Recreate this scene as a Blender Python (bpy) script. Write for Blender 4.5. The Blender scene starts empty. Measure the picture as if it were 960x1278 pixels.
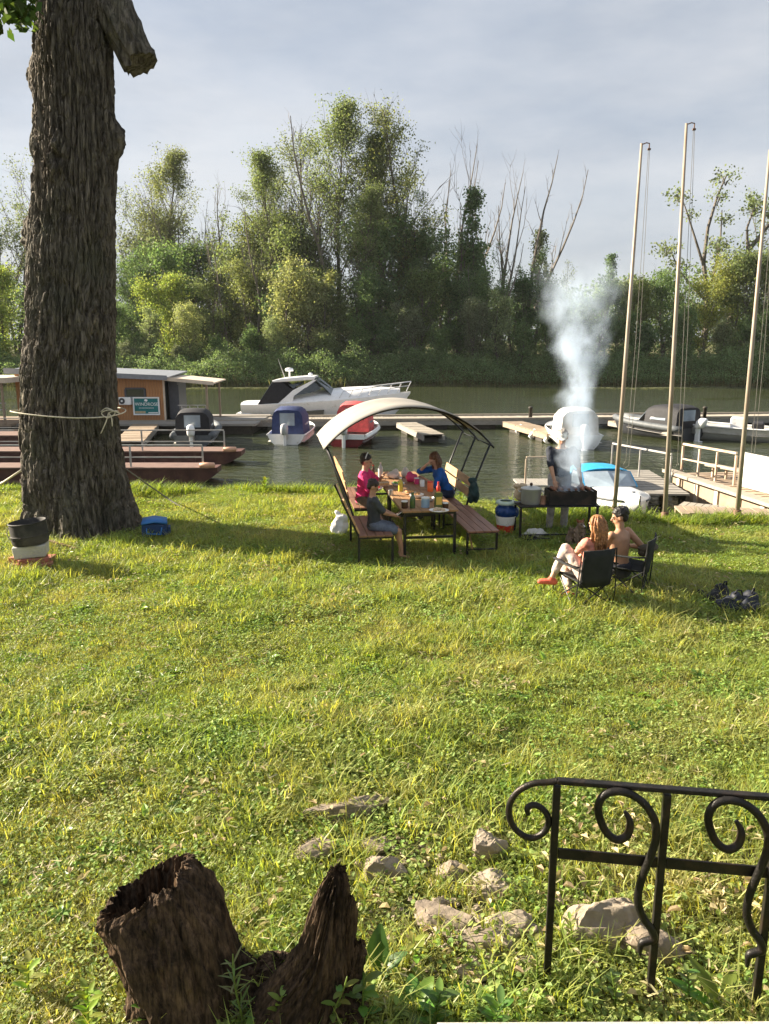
import bpy, bmesh, math, random
import numpy as np
from mathutils import Vector, Matrix, Euler

SC = bpy.context.scene
COL = SC.collection
R = math.radians
# ------------------------------------------------------------------ camera
PITCH, CAM_H, FPX = 12.2, 3.1, 947.0
cam_data = bpy.data.cameras.new('camera')
cam = bpy.data.objects.new('camera', cam_data)
COL.objects.link(cam)
cam.location = (0, 0, CAM_H)
cam.rotation_euler = (R(90 - PITCH), 0, 0)
cam_data.sensor_fit = 'VERTICAL'
cam_data.sensor_height = 36.0
cam_data.lens = 36.0 * FPX / 1278.0
cam_data.clip_start = 0.05
cam_data.clip_end = 3000
SC.camera = cam
# ------------------------------------------------------------------ sky, sun, exposure
SUN_DIR = Vector((-0.9455, 0.3256, 0.0)).normalized()
SUN_EL = R(24)
world = bpy.data.worlds.new('World')
SC.world = world
world.use_nodes = True
wn, wl = world.node_tree.nodes, world.node_tree.links
for n in list(wn):
    wn.remove(n)
w_out = wn.new('ShaderNodeOutputWorld')
w_bg = wn.new('ShaderNodeBackground')
w_bg.inputs['Strength'].default_value = 0.05
sky = wn.new('ShaderNodeTexSky')
sky.sky_type = 'NISHITA'
sky.sun_disc = False
sky.sun_elevation = SUN_EL
sky.sun_rotation = math.atan2(SUN_DIR.x, SUN_DIR.y)
sky.dust_density = 3.0
sky.air_density = 1.0
sky.ozone_density = 1.5
w_tc = wn.new('ShaderNodeTexCoord')
w_map = wn.new('ShaderNodeMapping')
w_map.inputs['Scale'].default_value = (1.0, 1.0, 3.2)
w_noise = wn.new('ShaderNodeTexNoise')
w_noise.inputs['Scale'].default_value = 2.6
w_noise.inputs['Detail'].default_value = 7
w_noise.inputs['Roughness'].default_value = 0.55
w_ramp = wn.new('ShaderNodeMapRange')
w_ramp.inputs['From Min'].default_value = 0.42
w_ramp.inputs['From Max'].default_value = 0.72
w_ramp.inputs['To Min'].default_value = 0.72
w_ramp.inputs['To Max'].default_value = 0.93
w_mix = wn.new('ShaderNodeMix')
w_mix.data_type = 'RGBA'
w_n2 = wn.new('ShaderNodeTexNoise'); w_n2.inputs['Scale'].default_value = 1.7; w_n2.inputs['Detail'].default_value = 8; w_n2.inputs['Roughness'].default_value = 0.6
w_r2 = wn.new('ShaderNodeValToRGB')                      # thin cloud veil, thicker and thinner places
_e = w_r2.color_ramp.elements
_e[0].position, _e[0].color = 0.40, (2.6, 2.9, 3.35, 1)
_e[1].position, _e[1].color = 0.68, (4.35, 4.42, 4.55, 1)
wl.new(w_map.outputs['Vector'], w_n2.inputs['Vector']); wl.new(w_n2.outputs['Fac'], w_r2.inputs['Fac']); wl.new(w_r2.outputs['Color'], w_mix.inputs['B'])
wl.new(w_tc.outputs['Generated'], w_map.inputs['Vector'])
wl.new(w_map.outputs['Vector'], w_noise.inputs['Vector'])
wl.new(w_noise.outputs['Fac'], w_ramp.inputs['Value'])
wl.new(w_ramp.outputs['Result'], w_mix.inputs['Factor'])
wl.new(sky.outputs['Color'], w_mix.inputs['A'])
wl.new(w_mix.outputs['Result'], w_bg.inputs['Color'])
wl.new(w_bg.outputs['Background'], w_out.inputs['Surface'])

sun_data = bpy.data.lights.new('sun', 'SUN')
sun_data.energy = 5.0
sun_data.angle = R(0.6)
sun_data.color = (1.0, 0.88, 0.70)
sun = bpy.data.objects.new('sun', sun_data)
COL.objects.link(sun)
_d = -(SUN_DIR * math.cos(SUN_EL) + Vector((0, 0, math.sin(SUN_EL))))
sun.rotation_euler = _d.to_track_quat('-Z', 'Y').to_euler()
SC.view_settings.view_transform = 'Standard'
SC.view_settings.look = 'None'
SC.view_settings.exposure = 1.9
SC.view_settings.gamma = 1.0
SC.cycles.use_denoising = True
SC.cycles.max_bounces = 8
SC.cycles.transparent_max_bounces = 8
SC.cycles.volume_bounces = 1
SC.cycles.volume_step_rate = 1.0
SC.cycles.caustics_reflective = False
SC.cycles.caustics_refractive = False

# ------------------------------------------------------------------ pixel rays (photo pixels, 960 x 1278) -> places
_ct, _st = math.cos(R(PITCH)), math.sin(R(PITCH))
def ray(px, py):
    a, b = (px - 480.0) / FPX, (639.0 - py) / FPX
    return Vector((a, _ct + b * _st, -_st + b * _ct))
def at_z(px, py, z=0.0):
    d = ray(px, py)
    t = (z - CAM_H) / d.z
    return Vector((d.x * t, d.y * t, z))
def at_y(px, py, Y):
    d = ray(px, py)
    t = Y / d.y
    return Vector((d.x * t, Y, CAM_H + d.z * t))

# ------------------------------------------------------------------ noise
def _hash(ix, iy, iz):
    n = (ix.astype(np.int64) * 374761393 + iy.astype(np.int64) * 668265263 + iz.astype(np.int64) * 2147483647) & 0xffffffff
    n = ((n ^ (n >> 13)) * 1274126177) & 0xffffffff
    n = (n ^ (n >> 16)) & 0xffff
    return n / 65535.0
def vnoise(x, y, z=0.0):
    x, y, z = np.broadcast_arrays(np.asarray(x, float), np.asarray(y, float), np.asarray(z, float))
    fx, fy, fz = np.floor(x), np.floor(y), np.floor(z)
    tx, ty, tz = x - fx, y - fy, z - fz
    tx, ty, tz = [t * t * (3 - 2 * t) for t in (tx, ty, tz)]
    o = 0
    for dx in (0, 1):
        for dy in (0, 1):
            for dz in (0, 1):
                o = o + _hash(fx + dx, fy + dy, fz + dz) * (tx if dx else 1 - tx) * (ty if dy else 1 - ty) * (tz if dz else 1 - tz)
    return o * 2 - 1
def fbm(x, y, z=0.0, o=4):
    s, a, f = 0, 1.0, 1.0
    for i in range(o):
        s = s + a * vnoise(np.asarray(x) * f + i * 17.3, np.asarray(y) * f - i * 9.1, np.asarray(z) * f + i * 3.7)
        a *= 0.5; f *= 2.0
    return s
def sstep(a, b, x):
    t = np.clip((np.asarray(x, float) - a) / (b - a), 0, 1)
    return t * t * (3 - 2 * t)

# ------------------------------------------------------------------ mesh building
def np_mesh(name, V, F, smooth=False):
    V = np.asarray(V, dtype=np.float32).reshape(-1, 3)
    F = np.asarray(F, dtype=np.int32)
    me = bpy.data.meshes.new(name)
    k = F.shape[1]
    me.vertices.add(len(V)); me.vertices.foreach_set('co', V.ravel())
    me.loops.add(F.size); me.loops.foreach_set('vertex_index', F.ravel())
    me.polygons.add(len(F))
    me.polygons.foreach_set('loop_start', np.arange(0, F.size, k, dtype=np.int32))
    me.polygons.foreach_set('loop_total', np.full(len(F), k, dtype=np.int32))
    if smooth:
        me.polygons.foreach_set('use_smooth', np.ones(len(F), dtype=bool))
    me.update(calc_edges=True)
    return me
def link(name, me, mat=None, parent=None):
    o = bpy.data.objects.new(name, me)
    COL.objects.link(o)
    if mat is not None and me is not None and not me.materials:
        me.materials.append(mat)
    if parent is not None:
        o.parent = parent
    return o

class MB:
    """collects shapes; build() links them as ONE mesh object"""
    def __init__(s):
        s.v, s.f = [], []
    def add(s, V, F):
        b = len(s.v)
        s.v += [tuple(p) for p in V]
        s.f += [tuple(i + b for i in f) for f in F]
        return s
    def box(s, c, size, rot=(0, 0, 0), M=None, taper=1.0):
        m = (M or Euler(rot).to_matrix())
        c = Vector(c); hx, hy, hz = size[0] / 2, size[1] / 2, size[2] / 2
        V = []
        for z in (-1, 1):
            k = taper if z > 0 else 1
            for x, y in ((-1, -1), (1, -1), (1, 1), (-1, 1)):
                V.append(c + m @ Vector((x * hx * k, y * hy * k, z * hz)))
        return s.add(V, [(3, 2, 1, 0), (4, 5, 6, 7), (0, 1, 5, 4), (1, 2, 6, 5), (2, 3, 7, 6), (3, 0, 4, 7)])
    def bar(s, a, b, w, h=None, up=(0, 0, 1)):
        a, b = Vector(a), Vector(b); h = h or w
        d = b - a; L = d.length; d.normalize()
        u = Vector(up)
        if abs(d.dot(u)) > 0.97: u = Vector((1, 0, 0))
        x = d.cross(u).normalized(); z = x.cross(d)
        m = Matrix((x, d, z)).transposed()
        return s.box((a + b) / 2, (w, L, h), M=m)
    def tube(s, pts, rad, n=8, caps=True, flat=1.0, up=None):
        pts = [Vector(p) for p in pts]
        if not hasattr(rad, '__len__'): rad = [rad] * len(pts)
        V, F = [], []
        prev = Vector(up) if up else None
        for i, p in enumerate(pts):
            d = (pts[min(i + 1, len(pts) - 1)] - pts[max(i - 1, 0)])
            if d.length < 1e-9: d = Vector((0, 0, 1))
            d.normalize()
            if prev is None:
                prev = Vector((1, 0, 0)) if abs(d.x) < 0.9 else Vector((0, 1, 0))
            x = prev - d * prev.dot(d)
            if x.length < 1e-6: x = d.orthogonal()
            x.normalize(); y = d.cross(x); prev = x
            for k in range(n):
                t = 2 * math.pi * k / n
                V.append(p + x * (math.cos(t) * rad[i]) + y * (math.sin(t) * rad[i] * flat))
        for i in range(len(pts) - 1):
            for k in range(n):
                k2 = (k + 1) % n
                F.append((i * n + k, i * n + k2, (i + 1) * n + k2, (i + 1) * n + k))
        if caps:
            F.append(tuple(range(n - 1, -1, -1)))
            F.append(tuple((len(pts) - 1) * n + k for k in range(n)))
        return s.add(V, F)
    def lathe(s, prof, n=16, c=(0, 0, 0), cap0=True, cap1=True, sx=1, sy=1):
        c = Vector(c); V, F = [], []
        for r, z in prof:
            for k in range(n):
                t = 2 * math.pi * k / n
                V.append(c + Vector((r * math.cos(t) * sx, r * math.sin(t) * sy, z)))
        for i in range(len(prof) - 1):
            for k in range(n):
                k2 = (k + 1) % n
                F.append((i * n + k, i * n + k2, (i + 1) * n + k2, (i + 1) * n + k))
        if cap0: F.append(tuple(range(n - 1, -1, -1)))
        if cap1: F.append(tuple((len(prof) - 1) * n + k for k in range(n)))
        return s.add(V, F)
    def ball(s, c, r, n=12, m=8, M=None):
        if not hasattr(r, '__len__'): r = (r, r, r)
        c = Vector(c); V, F = [], []
        for i in range(1, m):
            ph = math.pi * i / m
            for k in range(n):
                t = 2 * math.pi * k / n
                q = Vector((r[0] * math.sin(ph) * math.cos(t), r[1] * math.sin(ph) * math.sin(t), -r[2] * math.cos(ph)))
                V.append(c + ((M @ q) if M else q))
        b, t_ = Vector((0, 0, -r[2])), Vector((0, 0, r[2]))
        V.append(c + ((M @ b) if M else b)); V.append(c + ((M @ t_) if M else t_))
        for i in range(m - 2):
            for k in range(n):
                k2 = (k + 1) % n
                F.append((i * n + k, i * n + k2, (i + 1) * n + k2, (i + 1) * n + k))
        B, T = len(V) - 2, len(V) - 1
        for k in range(n):
            k2 = (k + 1) % n
            F.append((B, k2, k)); F.append((T, (m - 2) * n + k, (m - 2) * n + k2))
        return s.add(V, F)
    def cap(s, a, b, ra, rb, n=12, flat=1.0, side=None):
        """tapered capsule, optional elliptical section"""
        a, b = Vector(a), Vector(b); d = (b - a)
        L = d.length
        if L < 1e-6: return s.ball(a, ra)
        d.normalize()
        P, Q = [], []
        for t in (-1, -0.86, -0.5): P.append(a + d * (t * ra * flat if False else t * ra)); Q.append(ra * math.sqrt(max(0.02, 1 - t * t)))
        P.append(a); Q.append(ra); P.append((a + b) / 2); Q.append((ra + rb) / 2); P.append(b); Q.append(rb)
        for t in (0.5, 0.86, 1): P.append(b + d * (t * rb)); Q.append(rb * math.sqrt(max(0.02, 1 - t * t)))
        return s.tube(P, Q, n, True, flat, side)
    def loft(s, rings, closed=True, caps=True):
        n = len(rings[0]); V = [p for r in rings for p in r]; F = []
        for i in range(len(rings) - 1):
            for k in range(n if closed else n - 1):
                k2 = (k + 1) % n
                F.append((i * n + k, i * n + k2, (i + 1) * n + k2, (i + 1) * n + k))
        if caps:
            F.append(tuple(range(n - 1, -1, -1))); F.append(tuple((len(rings) - 1) * n + k for k in range(n)))
        return s.add(V, F)
    def prism(s, poly, z0, z1):
        n = len(poly)
        V = [(x, y, z0) for x, y in poly] + [(x, y, z1) for x, y in poly]
        return s.add(V, [tuple(range(n - 1, -1, -1)), tuple(range(n, 2 * n))] + [(k, (k + 1) % n, n + (k + 1) % n, n + k) for k in range(n)])
    def slab(s, pts, th):
        """a sheet through a grid pts[i][j] (vectors) with thickness th"""
        m, n = len(pts), len(pts[0])
        P = [[Vector(q) for q in row] for row in pts]
        top, bot = [], []
        for i in range(m):
            for j in range(n):
                du = P[min(i + 1, m - 1)][j] - P[max(i - 1, 0)][j]
                dv = P[i][min(j + 1, n - 1)] - P[i][max(j - 1, 0)]
                nn = du.cross(dv)
                nn = nn.normalized() if nn.length > 1e-9 else Vector((0, 0, 1))
                top.append(P[i][j] + nn * th / 2); bot.append(P[i][j] - nn * th / 2)
        N = m * n; F = []
        for i in range(m - 1):
            for j in range(n - 1):
                a, b, c, d = i * n + j, (i + 1) * n + j, (i + 1) * n + j + 1, i * n + j + 1
                F.append((a, b, c, d)); F.append((N + d, N + c, N + b, N + a))
        edge = [(0, j) for j in range(n)] + [(i, n - 1) for i in range(1, m)] + [(m - 1, j) for j in range(n - 2, -1, -1)] + [(i, 0) for i in range(m - 2, 0, -1)]
        E = [i * n + j for i, j in edge]
        for k in range(len(E)):
            a, b = E[k], E[(k + 1) % len(E)]
            F.append((a, b, N + b, N + a))
        return s.add(top + bot, F)
    def build(s, name, mat, parent=None, smooth=False, bevel=0.0, fix=True):
        me = bpy.data.meshes.new(name)
        me.from_pydata([tuple(p) for p in s.v], [], s.f)
        me.update()
        if fix:
            bm = bmesh.new(); bm.from_mesh(me)
            bmesh.ops.recalc_face_normals(bm, faces=bm.faces)
            bm.to_mesh(me); bm.free()
        o = link(name, me, mat, parent)
        if smooth:
            me.polygons.foreach_set('use_smooth', np.ones(len(me.polygons), dtype=bool))
            if smooth != True:
                try: me.set_sharp_from_angle(angle=R(smooth))
                except Exception: pass
        if bevel:
            md = o.modifiers.new('bevel', 'BEVEL'); md.width = bevel; md.segments = 2; md.limit_method = 'ANGLE'; md.angle_limit = R(40)
        return o

def tag(o, label=None, cat=None, group=None, kind=None):
    if label: o['label'] = label
    if cat: o['category'] = cat
    if group: o['group'] = group
    if kind: o['kind'] = kind
    return o
def thing(name, label, cat, loc=(0, 0, 0), rz=0.0, group=None):
    o = bpy.data.objects.new(name, None)
    COL.objects.link(o)
    o.empty_display_size = 0.1
    o.location = loc; o.rotation_euler = (0, 0, rz)
    return tag(o, label, cat, group)
def dup(root, loc, rz=None, label=None, group=None):
    r = root.copy(); COL.objects.link(r); r.location = loc
    if rz is not None: r.rotation_euler = (0, 0, rz)
    if label: r['label'] = label
    if group: r['group'] = group
    for ch in list(root.children):
        c = ch.copy(); COL.objects.link(c); c.parent = r
        for g in list(ch.children):
            d = g.copy(); COL.objects.link(d); d.parent = c
    return r

# ------------------------------------------------------------------ materials
def _nt(name):
    m = bpy.data.materials.new(name); m.use_nodes = True
    nt = m.node_tree
    b = nt.nodes['Principled BSDF']
    return m, nt, b
def mat(name, col, rough=0.6, metal=0.0, var=0.18, scale=6.0, bump=0.0, bscale=40.0, dirt=None, dirt_amt=0.4, dirt_scale=3.0, stretch=(1, 1, 1), spec=0.4, alpha=None, trans=0.0):
    m, nt, b = _nt(name)
    N, L = nt.nodes, nt.links
    tc = N.new('ShaderNodeTexCoord'); mp = N.new('ShaderNodeMapping')
    mp.inputs['Scale'].default_value = stretch
    L.new(tc.outputs['Object'], mp.inputs['Vector'])
    nz = N.new('ShaderNodeTexNoise'); nz.inputs['Scale'].default_value = scale; nz.inputs['Detail'].default_value = 5
    L.new(mp.outputs['Vector'], nz.inputs['Vector'])
    mr = N.new('ShaderNodeMapRange'); mr.inputs['From Min'].default_value = 0.3; mr.inputs['From Max'].default_value = 0.7
    mr.inputs['To Min'].default_value = 1 - var; mr.inputs['To Max'].default_value = 1 + var
    L.new(nz.outputs['Fac'], mr.inputs['Value'])
    mul = N.new('ShaderNodeVectorMath'); mul.operation = 'SCALE'
    mul.inputs[0].default_value = col[:3]
    L.new(mr.outputs['Result'], mul.inputs['Scale'])
    out = mul.outputs['Vector']
    if dirt:
        n2 = N.new('ShaderNodeTexNoise'); n2.inputs['Scale'].default_value = dirt_scale; n2.inputs['Detail'].default_value = 8; n2.inputs['Roughness'].default_value = 0.65
        L.new(mp.outputs['Vector'], n2.inputs['Vector'])
        r2 = N.new('ShaderNodeMapRange'); r2.inputs['From Min'].default_value = 0.62 - dirt_amt * 0.3; r2.inputs['From Max'].default_value = 0.75
        L.new(n2.outputs['Fac'], r2.inputs['Value'])
        mx = N.new('ShaderNodeMix'); mx.data_type = 'RGBA'
        L.new(r2.outputs['Result'], mx.inputs['Factor']); L.new(out, mx.inputs['A']); mx.inputs['B'].default_value = (*dirt[:3], 1)
        out = mx.outputs['Result']
    L.new(out, b.inputs['Base Color'])
    b.inputs['Roughness'].default_value = rough
    b.inputs['Metallic'].default_value = metal
    b.inputs['Specular IOR Level'].default_value = spec
    if trans: b.inputs['Transmission Weight'].default_value = trans
    if bump:
        n3 = N.new('ShaderNodeTexNoise'); n3.inputs['Scale'].default_value = bscale; n3.inputs['Detail'].default_value = 6
        L.new(mp.outputs['Vector'], n3.inputs['Vector'])
        bp = N.new('ShaderNodeBump'); bp.inputs['Strength'].default_value = bump; bp.inputs['Distance'].default_value = 0.01
        L.new(n3.outputs['Fac'], bp.inputs['Height']); L.new(bp.outputs['Normal'], b.inputs['Normal'])
    return m
def leaf_mat(name, col=None, var=0.45, trans=0.4, hue=0.03, tcol=(1.25, 1.2, 0.5), rough=0.45, patch=None, pscale=0.35):
    """foliage: colour per leaf, light passes through; col None = the object's own colour"""
    m, nt, b = _nt(name)
    N, L = nt.nodes, nt.links
    geo = N.new('ShaderNodeNewGeometry')
    if col is None:
        oi = N.new('ShaderNodeObjectInfo'); base = oi.outputs['Color']
    else:
        rgb = N.new('ShaderNodeRGB'); rgb.outputs[0].default_value = (*col, 1); base = rgb.outputs[0]
    if patch:
        nz = N.new('ShaderNodeTexNoise'); nz.inputs['Scale'].default_value = pscale; nz.inputs['Detail'].default_value = 4
        L.new(geo.outputs['Position'], nz.inputs['Vector'])
        mr = N.new('ShaderNodeMapRange'); mr.inputs['From Min'].default_value = 0.38; mr.inputs['From Max'].default_value = 0.64
        L.new(nz.outputs['Fac'], mr.inputs['Value'])
        mx = N.new('ShaderNodeMix'); mx.data_type = 'RGBA'
        L.new(mr.outputs['Result'], mx.inputs['Factor']); L.new(base, mx.inputs['A']); mx.inputs['B'].default_value = (*patch, 1)
        base = mx.outputs['Result']
    hs = N.new('ShaderNodeHueSaturation')
    L.new(base, hs.inputs['Color'])
    rv = N.new('ShaderNodeMapRange'); rv.inputs['To Min'].default_value = 1 - var; rv.inputs['To Max'].default_value = 1 + var
    L.new(geo.outputs['Random Per Island'], rv.inputs['Value']); L.new(rv.outputs['Result'], hs.inputs['Value'])
    wn_ = N.new('ShaderNodeTexWhiteNoise'); wn_.noise_dimensions = '1D'
    L.new(geo.outputs['Random Per Island'], wn_.inputs['W'])
    rh = N.new('ShaderNodeMapRange'); rh.inputs['To Min'].default_value = 0.5 - hue; rh.inputs['To Max'].default_value = 0.5 + hue
    L.new(wn_.outputs['Value'], rh.inputs['Value']); L.new(rh.outputs['Result'], hs.inputs['Hue'])
    L.new(hs.outputs['Color'], b.inputs['Base Color'])
    b.inputs['Roughness'].default_value = rough; b.inputs['Specular IOR Level'].default_value = 0.3
    tr = N.new('ShaderNodeBsdfTranslucent')
    tm = N.new('ShaderNodeVectorMath'); tm.operation = 'MULTIPLY'; tm.inputs[1].default_value = tcol
    L.new(hs.outputs['Color'], tm.inputs[0]); L.new(tm.outputs['Vector'], tr.inputs['Color'])
    ms = N.new('ShaderNodeMixShader'); ms.inputs['Fac'].default_value = trans
    L.new(b.outputs['BSDF'], ms.inputs[1]); L.new(tr.outputs['BSDF'], ms.inputs[2])
    L.new(ms.outputs['Shader'], N['Material Output'].inputs['Surface'])
    return m
# ------------------------------------------------------------------ land and water
WATER_Z = -1.2
def shore(x):
    x = np.asarray(x, float)
    return 16.55 - 3.05 * sstep(-0.5, 5.6, x) + 0.25 * np.sin(x * 1.3) * 0.5 + 0.12 * np.sin(x * 3.1)
def far_bank(x):
    x = np.asarray(x, float)
    return 88 + 1.2 * np.sin(x * 0.11) + 0.7 * np.sin(x * 0.37 + 1) + 0.05 * np.maximum(x, 0)
def ground_z(x, y):
    x = np.asarray(x, float); y = np.asarray(y, float)
    s = shore(x)
    lawn = 0.035 * fbm(x * 0.7, y * 0.7, 1.5, 3) + 0.02 * fbm(x * 3, y * 3, 4.5, 2)
    d = sstep(-0.35, 2.6, y - s)
    near = lawn * (1 - d) + (-2.6) * d
    fb = far_bank(x)
    rise = -2.6 + 3.1 * sstep(-4, 3.5, y - fb) + 1.6 * sstep(2, 30, y - fb) + 5 * sstep(40, 400, y - fb) + 0.25 * fbm(x * 0.2, y * 0.2, 7, 3) * sstep(0, 6, y - fb)
    return np.where(y < (s + fb) / 2, near, rise)
def gz(x, y):
    return float(ground_z(x, y))
def axis(lo, hi, step, far_lo, far_hi, g=1.22):
    a = list(np.arange(lo, hi + 1e-6, step))
    d, p = step, hi
    while p < far_hi:
        d = min(d * g, 40); p += d; a.append(p)
    d, p = step, lo
    while p > far_lo:
        d = min(d * g, 40); p -= d; a.insert(0, p)
    return np.array(a)
gx = axis(-11, 11, 0.16, -900, 900)
gy = np.concatenate([axis(-1, 20.0, 0.16, -60, 20.01)[:-1], np.arange(20.6, 84, 4.0), np.arange(84, 100, 0.8), axis(100, 106, 2.0, 99.9, 1200)[1:]])
gy = np.unique(gy)
XX, YY = np.meshgrid(gx, gy)
ZZ = ground_z(XX, YY)
nx, ny = len(gx), len(gy)
ii = np.arange(ny - 1)[:, None] * nx + np.arange(nx - 1)[None, :]
GF = np.stack([ii, ii + 1, ii + nx + 1, ii + nx], -1).reshape(-1, 4)
def ground_mat():
    m, nt, b = _nt('soil_and_turf')
    N, L = nt.nodes, nt.links
    geo = N.new('ShaderNodeNewGeometry')
    def noise(sc, d=5):
        n = N.new('ShaderNodeTexNoise'); n.inputs['Scale'].default_value = sc; n.inputs['Detail'].default_value = d
        L.new(geo.outputs['Position'], n.inputs['Vector']); return n.outputs['Fac']
    def ramp(src, stops):
        r = N.new('ShaderNodeValToRGB')
        e = r.color_ramp.elements
        e[0].position, e[0].color = stops[0][0], (*stops[0][1], 1)
        e[1].position, e[1].color = stops[-1][0], (*stops[-1][1], 1)
        for p, c in stops[1:-1]:
            q = e.new(p); q.color = (*c, 1)
        L.new(src, r.inputs['Fac']); return r.outputs['Color']
    a = ramp(noise(9, 8), [(0.3, (0.035, 0.042, 0.014)), (0.5, (0.085, 0.095, 0.03)), (0.7, (0.17, 0.14, 0.07))])
    s = ramp(noise(26, 6), [(0.35, (0.05, 0.035, 0.02)), (0.65, (0.17, 0.13, 0.08))])
    k = N.new('ShaderNodeMapRange'); k.inputs['From Min'].default_value = 0.5; k.inputs['From Max'].default_value = 0.66
    L.new(noise(1.1, 4), k.inputs['Value'])
    mx = N.new('ShaderNodeMix'); mx.data_type = 'RGBA'
    L.new(k.outputs['Result'], mx.inputs['Factor']); L.new(a, mx.inputs['A']); L.new(s, mx.inputs['B'])
    L.new(mx.outputs['Result'], b.inputs['Base Color'])
    b.inputs['Roughness'].default_value = 0.95; b.inputs['Specular IOR Level'].default_value = 0.1
    bp = N.new('ShaderNodeBump'); bp.inputs['Strength'].default_value = 0.6; bp.inputs['Distance'].default_value = 0.02
    L.new(noise(45, 5), bp.inputs['Height']); L.new(bp.outputs['Normal'], b.inputs['Normal'])
    return m
ground = link('ground', np_mesh('ground', np.stack([XX, YY, ZZ], -1), GF, True), ground_mat())
tag(ground, 'grassy ground sloping into the river and rising on the far bank', kind='structure')

def water_mat():
    m, nt, b = _nt('river_water')
    N, L = nt.nodes, nt.links
    geo = N.new('ShaderNodeNewGeometry')
    b.inputs['Base Color'].default_value = (0.040, 0.048, 0.020, 1)
    b.inputs['Roughness'].default_value = 0.025
    b.inputs['IOR'].default_value = 1.33
    def layer(scale, st, detail):
        mp = N.new('ShaderNodeMapping'); mp.inputs['Scale'].default_value = st
        L.new(geo.outputs['Position'], mp.inputs['Vector'])
        n = N.new('ShaderNodeTexNoise'); n.inputs['Scale'].default_value = scale; n.inputs['Detail'].default_value = detail
        L.new(mp.outputs['Vector'], n.inputs['Vector']); return n.outputs['Fac']
    a = layer(1.1, (0.9, 2.0, 1), 4)
    c = layer(4.2, (0.8, 1.4, 1), 4)
    calm = layer(0.09, (1, 2.2, 1), 2)
    cr = N.new('ShaderNodeMapRange'); cr.inputs['From Min'].default_value = 0.35; cr.inputs['From Max'].default_value = 0.65
    cr.inputs['To Min'].default_value = 0.25; cr.inputs['To Max'].default_value = 1.0
    L.new(calm, cr.inputs['Value'])
    mm = N.new('ShaderNodeMath'); mm.operation = 'MULTIPLY_ADD'; mm.inputs[1].default_value = 0.45
    L.new(c, mm.inputs[0]); L.new(a, mm.inputs[2])
    bp = N.new('ShaderNodeBump'); bp.inputs['Distance'].default_value = 0.36
    L.new(cr.outputs['Result'], bp.inputs['Strength'])
    L.new(mm.outputs['Value'], bp.inputs['Height']); L.new(bp.outputs['Normal'], b.inputs['Normal'])
    return m
wme = np_mesh('river', [(-900, 12, WATER_Z), (900, 12, WATER_Z), (900, 110, WATER_Z), (-900, 110, WATER_Z)], [(0, 1, 2, 3)])
tag(link('river', wme, water_mat()), 'dark green river water with small ripples', kind='structure')

# ------------------------------------------------------------------ scattered plants (geometry nodes on loose points)
def blade_mesh(name, n, rad, h0, h1, w, bend, seed, segs=2):
    rg = np.random.default_rng(seed)
    V, F3, F4 = [], [], []
    for i in range(n):
        r, t = rad * math.sqrt(rg.random()), rg.random() * 6.283
        x, y = r * math.cos(t), r * math.sin(t)
        h = h0 + (h1 - h0) * rg.random() ** 1.3
        d = rg.random() * 6.283
        bx, by = math.cos(d), math.sin(d)
        sx, sy = -by, bx
        b = bend * (0.3 + rg.random()) * h
        ww = w * (0.6 + 0.8 * rg.random())
        base = len(V)
        V += [(x - sx * ww / 2, y - sy * ww / 2, -0.01), (x + sx * ww / 2, y + sy * ww / 2, -0.01)]
        m = 0.55
        V += [(x + bx * b * 0.3 - sx * ww * .42, y + by * b * 0.3 - sy * ww * .42, h * m), (x + bx * b * 0.3 + sx * ww * .42, y + by * b * 0.3 + sy * ww * .42, h * m)]
        V += [(x + bx * b, y + by * b, h * (1 - 0.25 * bend * rg.random()))]
        F4.append((base, base + 1, base + 3, base + 2)); F3.append((base + 2, base + 3, base + 4))
    me = bpy.data.meshes.new(name)
    me.from_pydata(V, [], F4 + F3); me.update()
    return me
def leaf_poly(c, d, nrm, L, W, fold=0.15):
    """six point leaf from c along d"""
    d = d.normalized(); s = d.cross(nrm).normalized(); n = s.cross(d)
    P = [c, c + d * L * .3 + s * W * .42 + n * fold * W, c + d * L * .7 + s * W * .4 + n * fold * W * .6, c + d * L - n * L * .12,
         c + d * L * .7 - s * W * .4 + n * fold * W * .6, c + d * L * .3 - s * W * .42 + n * fold * W, c + d * L * .5]
    return P, [(0, 1, 6), (1, 2, 6), (2, 3, 6), (3, 4, 6), (4, 5, 6), (5, 0, 6)]
def clover_mesh(name, n, rad, h, L, W, seed, tilt=0.5):
    rg = random.Random(seed)
    V, F = [], []
    for i in range(n):
        r, t = rad * math.sqrt(rg.random()), rg.random() * 6.283
        c = Vector((r * math.cos(t), r * math.sin(t), h * (0.3 + 0.7 * rg.random())))
        a = rg.random() * 6.283
        d = Vector((math.cos(a), math.sin(a), rg.uniform(-0.3, tilt)))
        P, Q = leaf_poly(c, d, Vector((rg.uniform(-.4, .4), rg.uniform(-.4, .4), 1)), L * rg.uniform(.6, 1.2), W * rg.uniform(.7, 1.2))
        b = len(V); V += P; F += [tuple(k + b for k in q) for q in Q]
    me = bpy.data.meshes.new(name); me.from_pydata(V, [], F); me.update()
    return me
def rosette_mesh(name, n, L, W, seed):
    rg = random.Random(seed)
    V, F = [], []
    for i in range(n):
        a = i * 2.4 + rg.uniform(-.3, .3)
        d = Vector((math.cos(a), math.sin(a), rg.uniform(.1, .7)))
        P, Q = leaf_poly(Vector((0, 0, 0.005)), d, Vector((0, 0, 1)), L * rg.uniform(.6, 1.15), W * rg.uniform(.7, 1.15), .25)
        b = len(V); V += P; F += [tuple(k + b for k in q) for q in Q]
    me = bpy.data.meshes.new(name); me.from_pydata(V, [], F); me.update()
    return me
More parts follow.
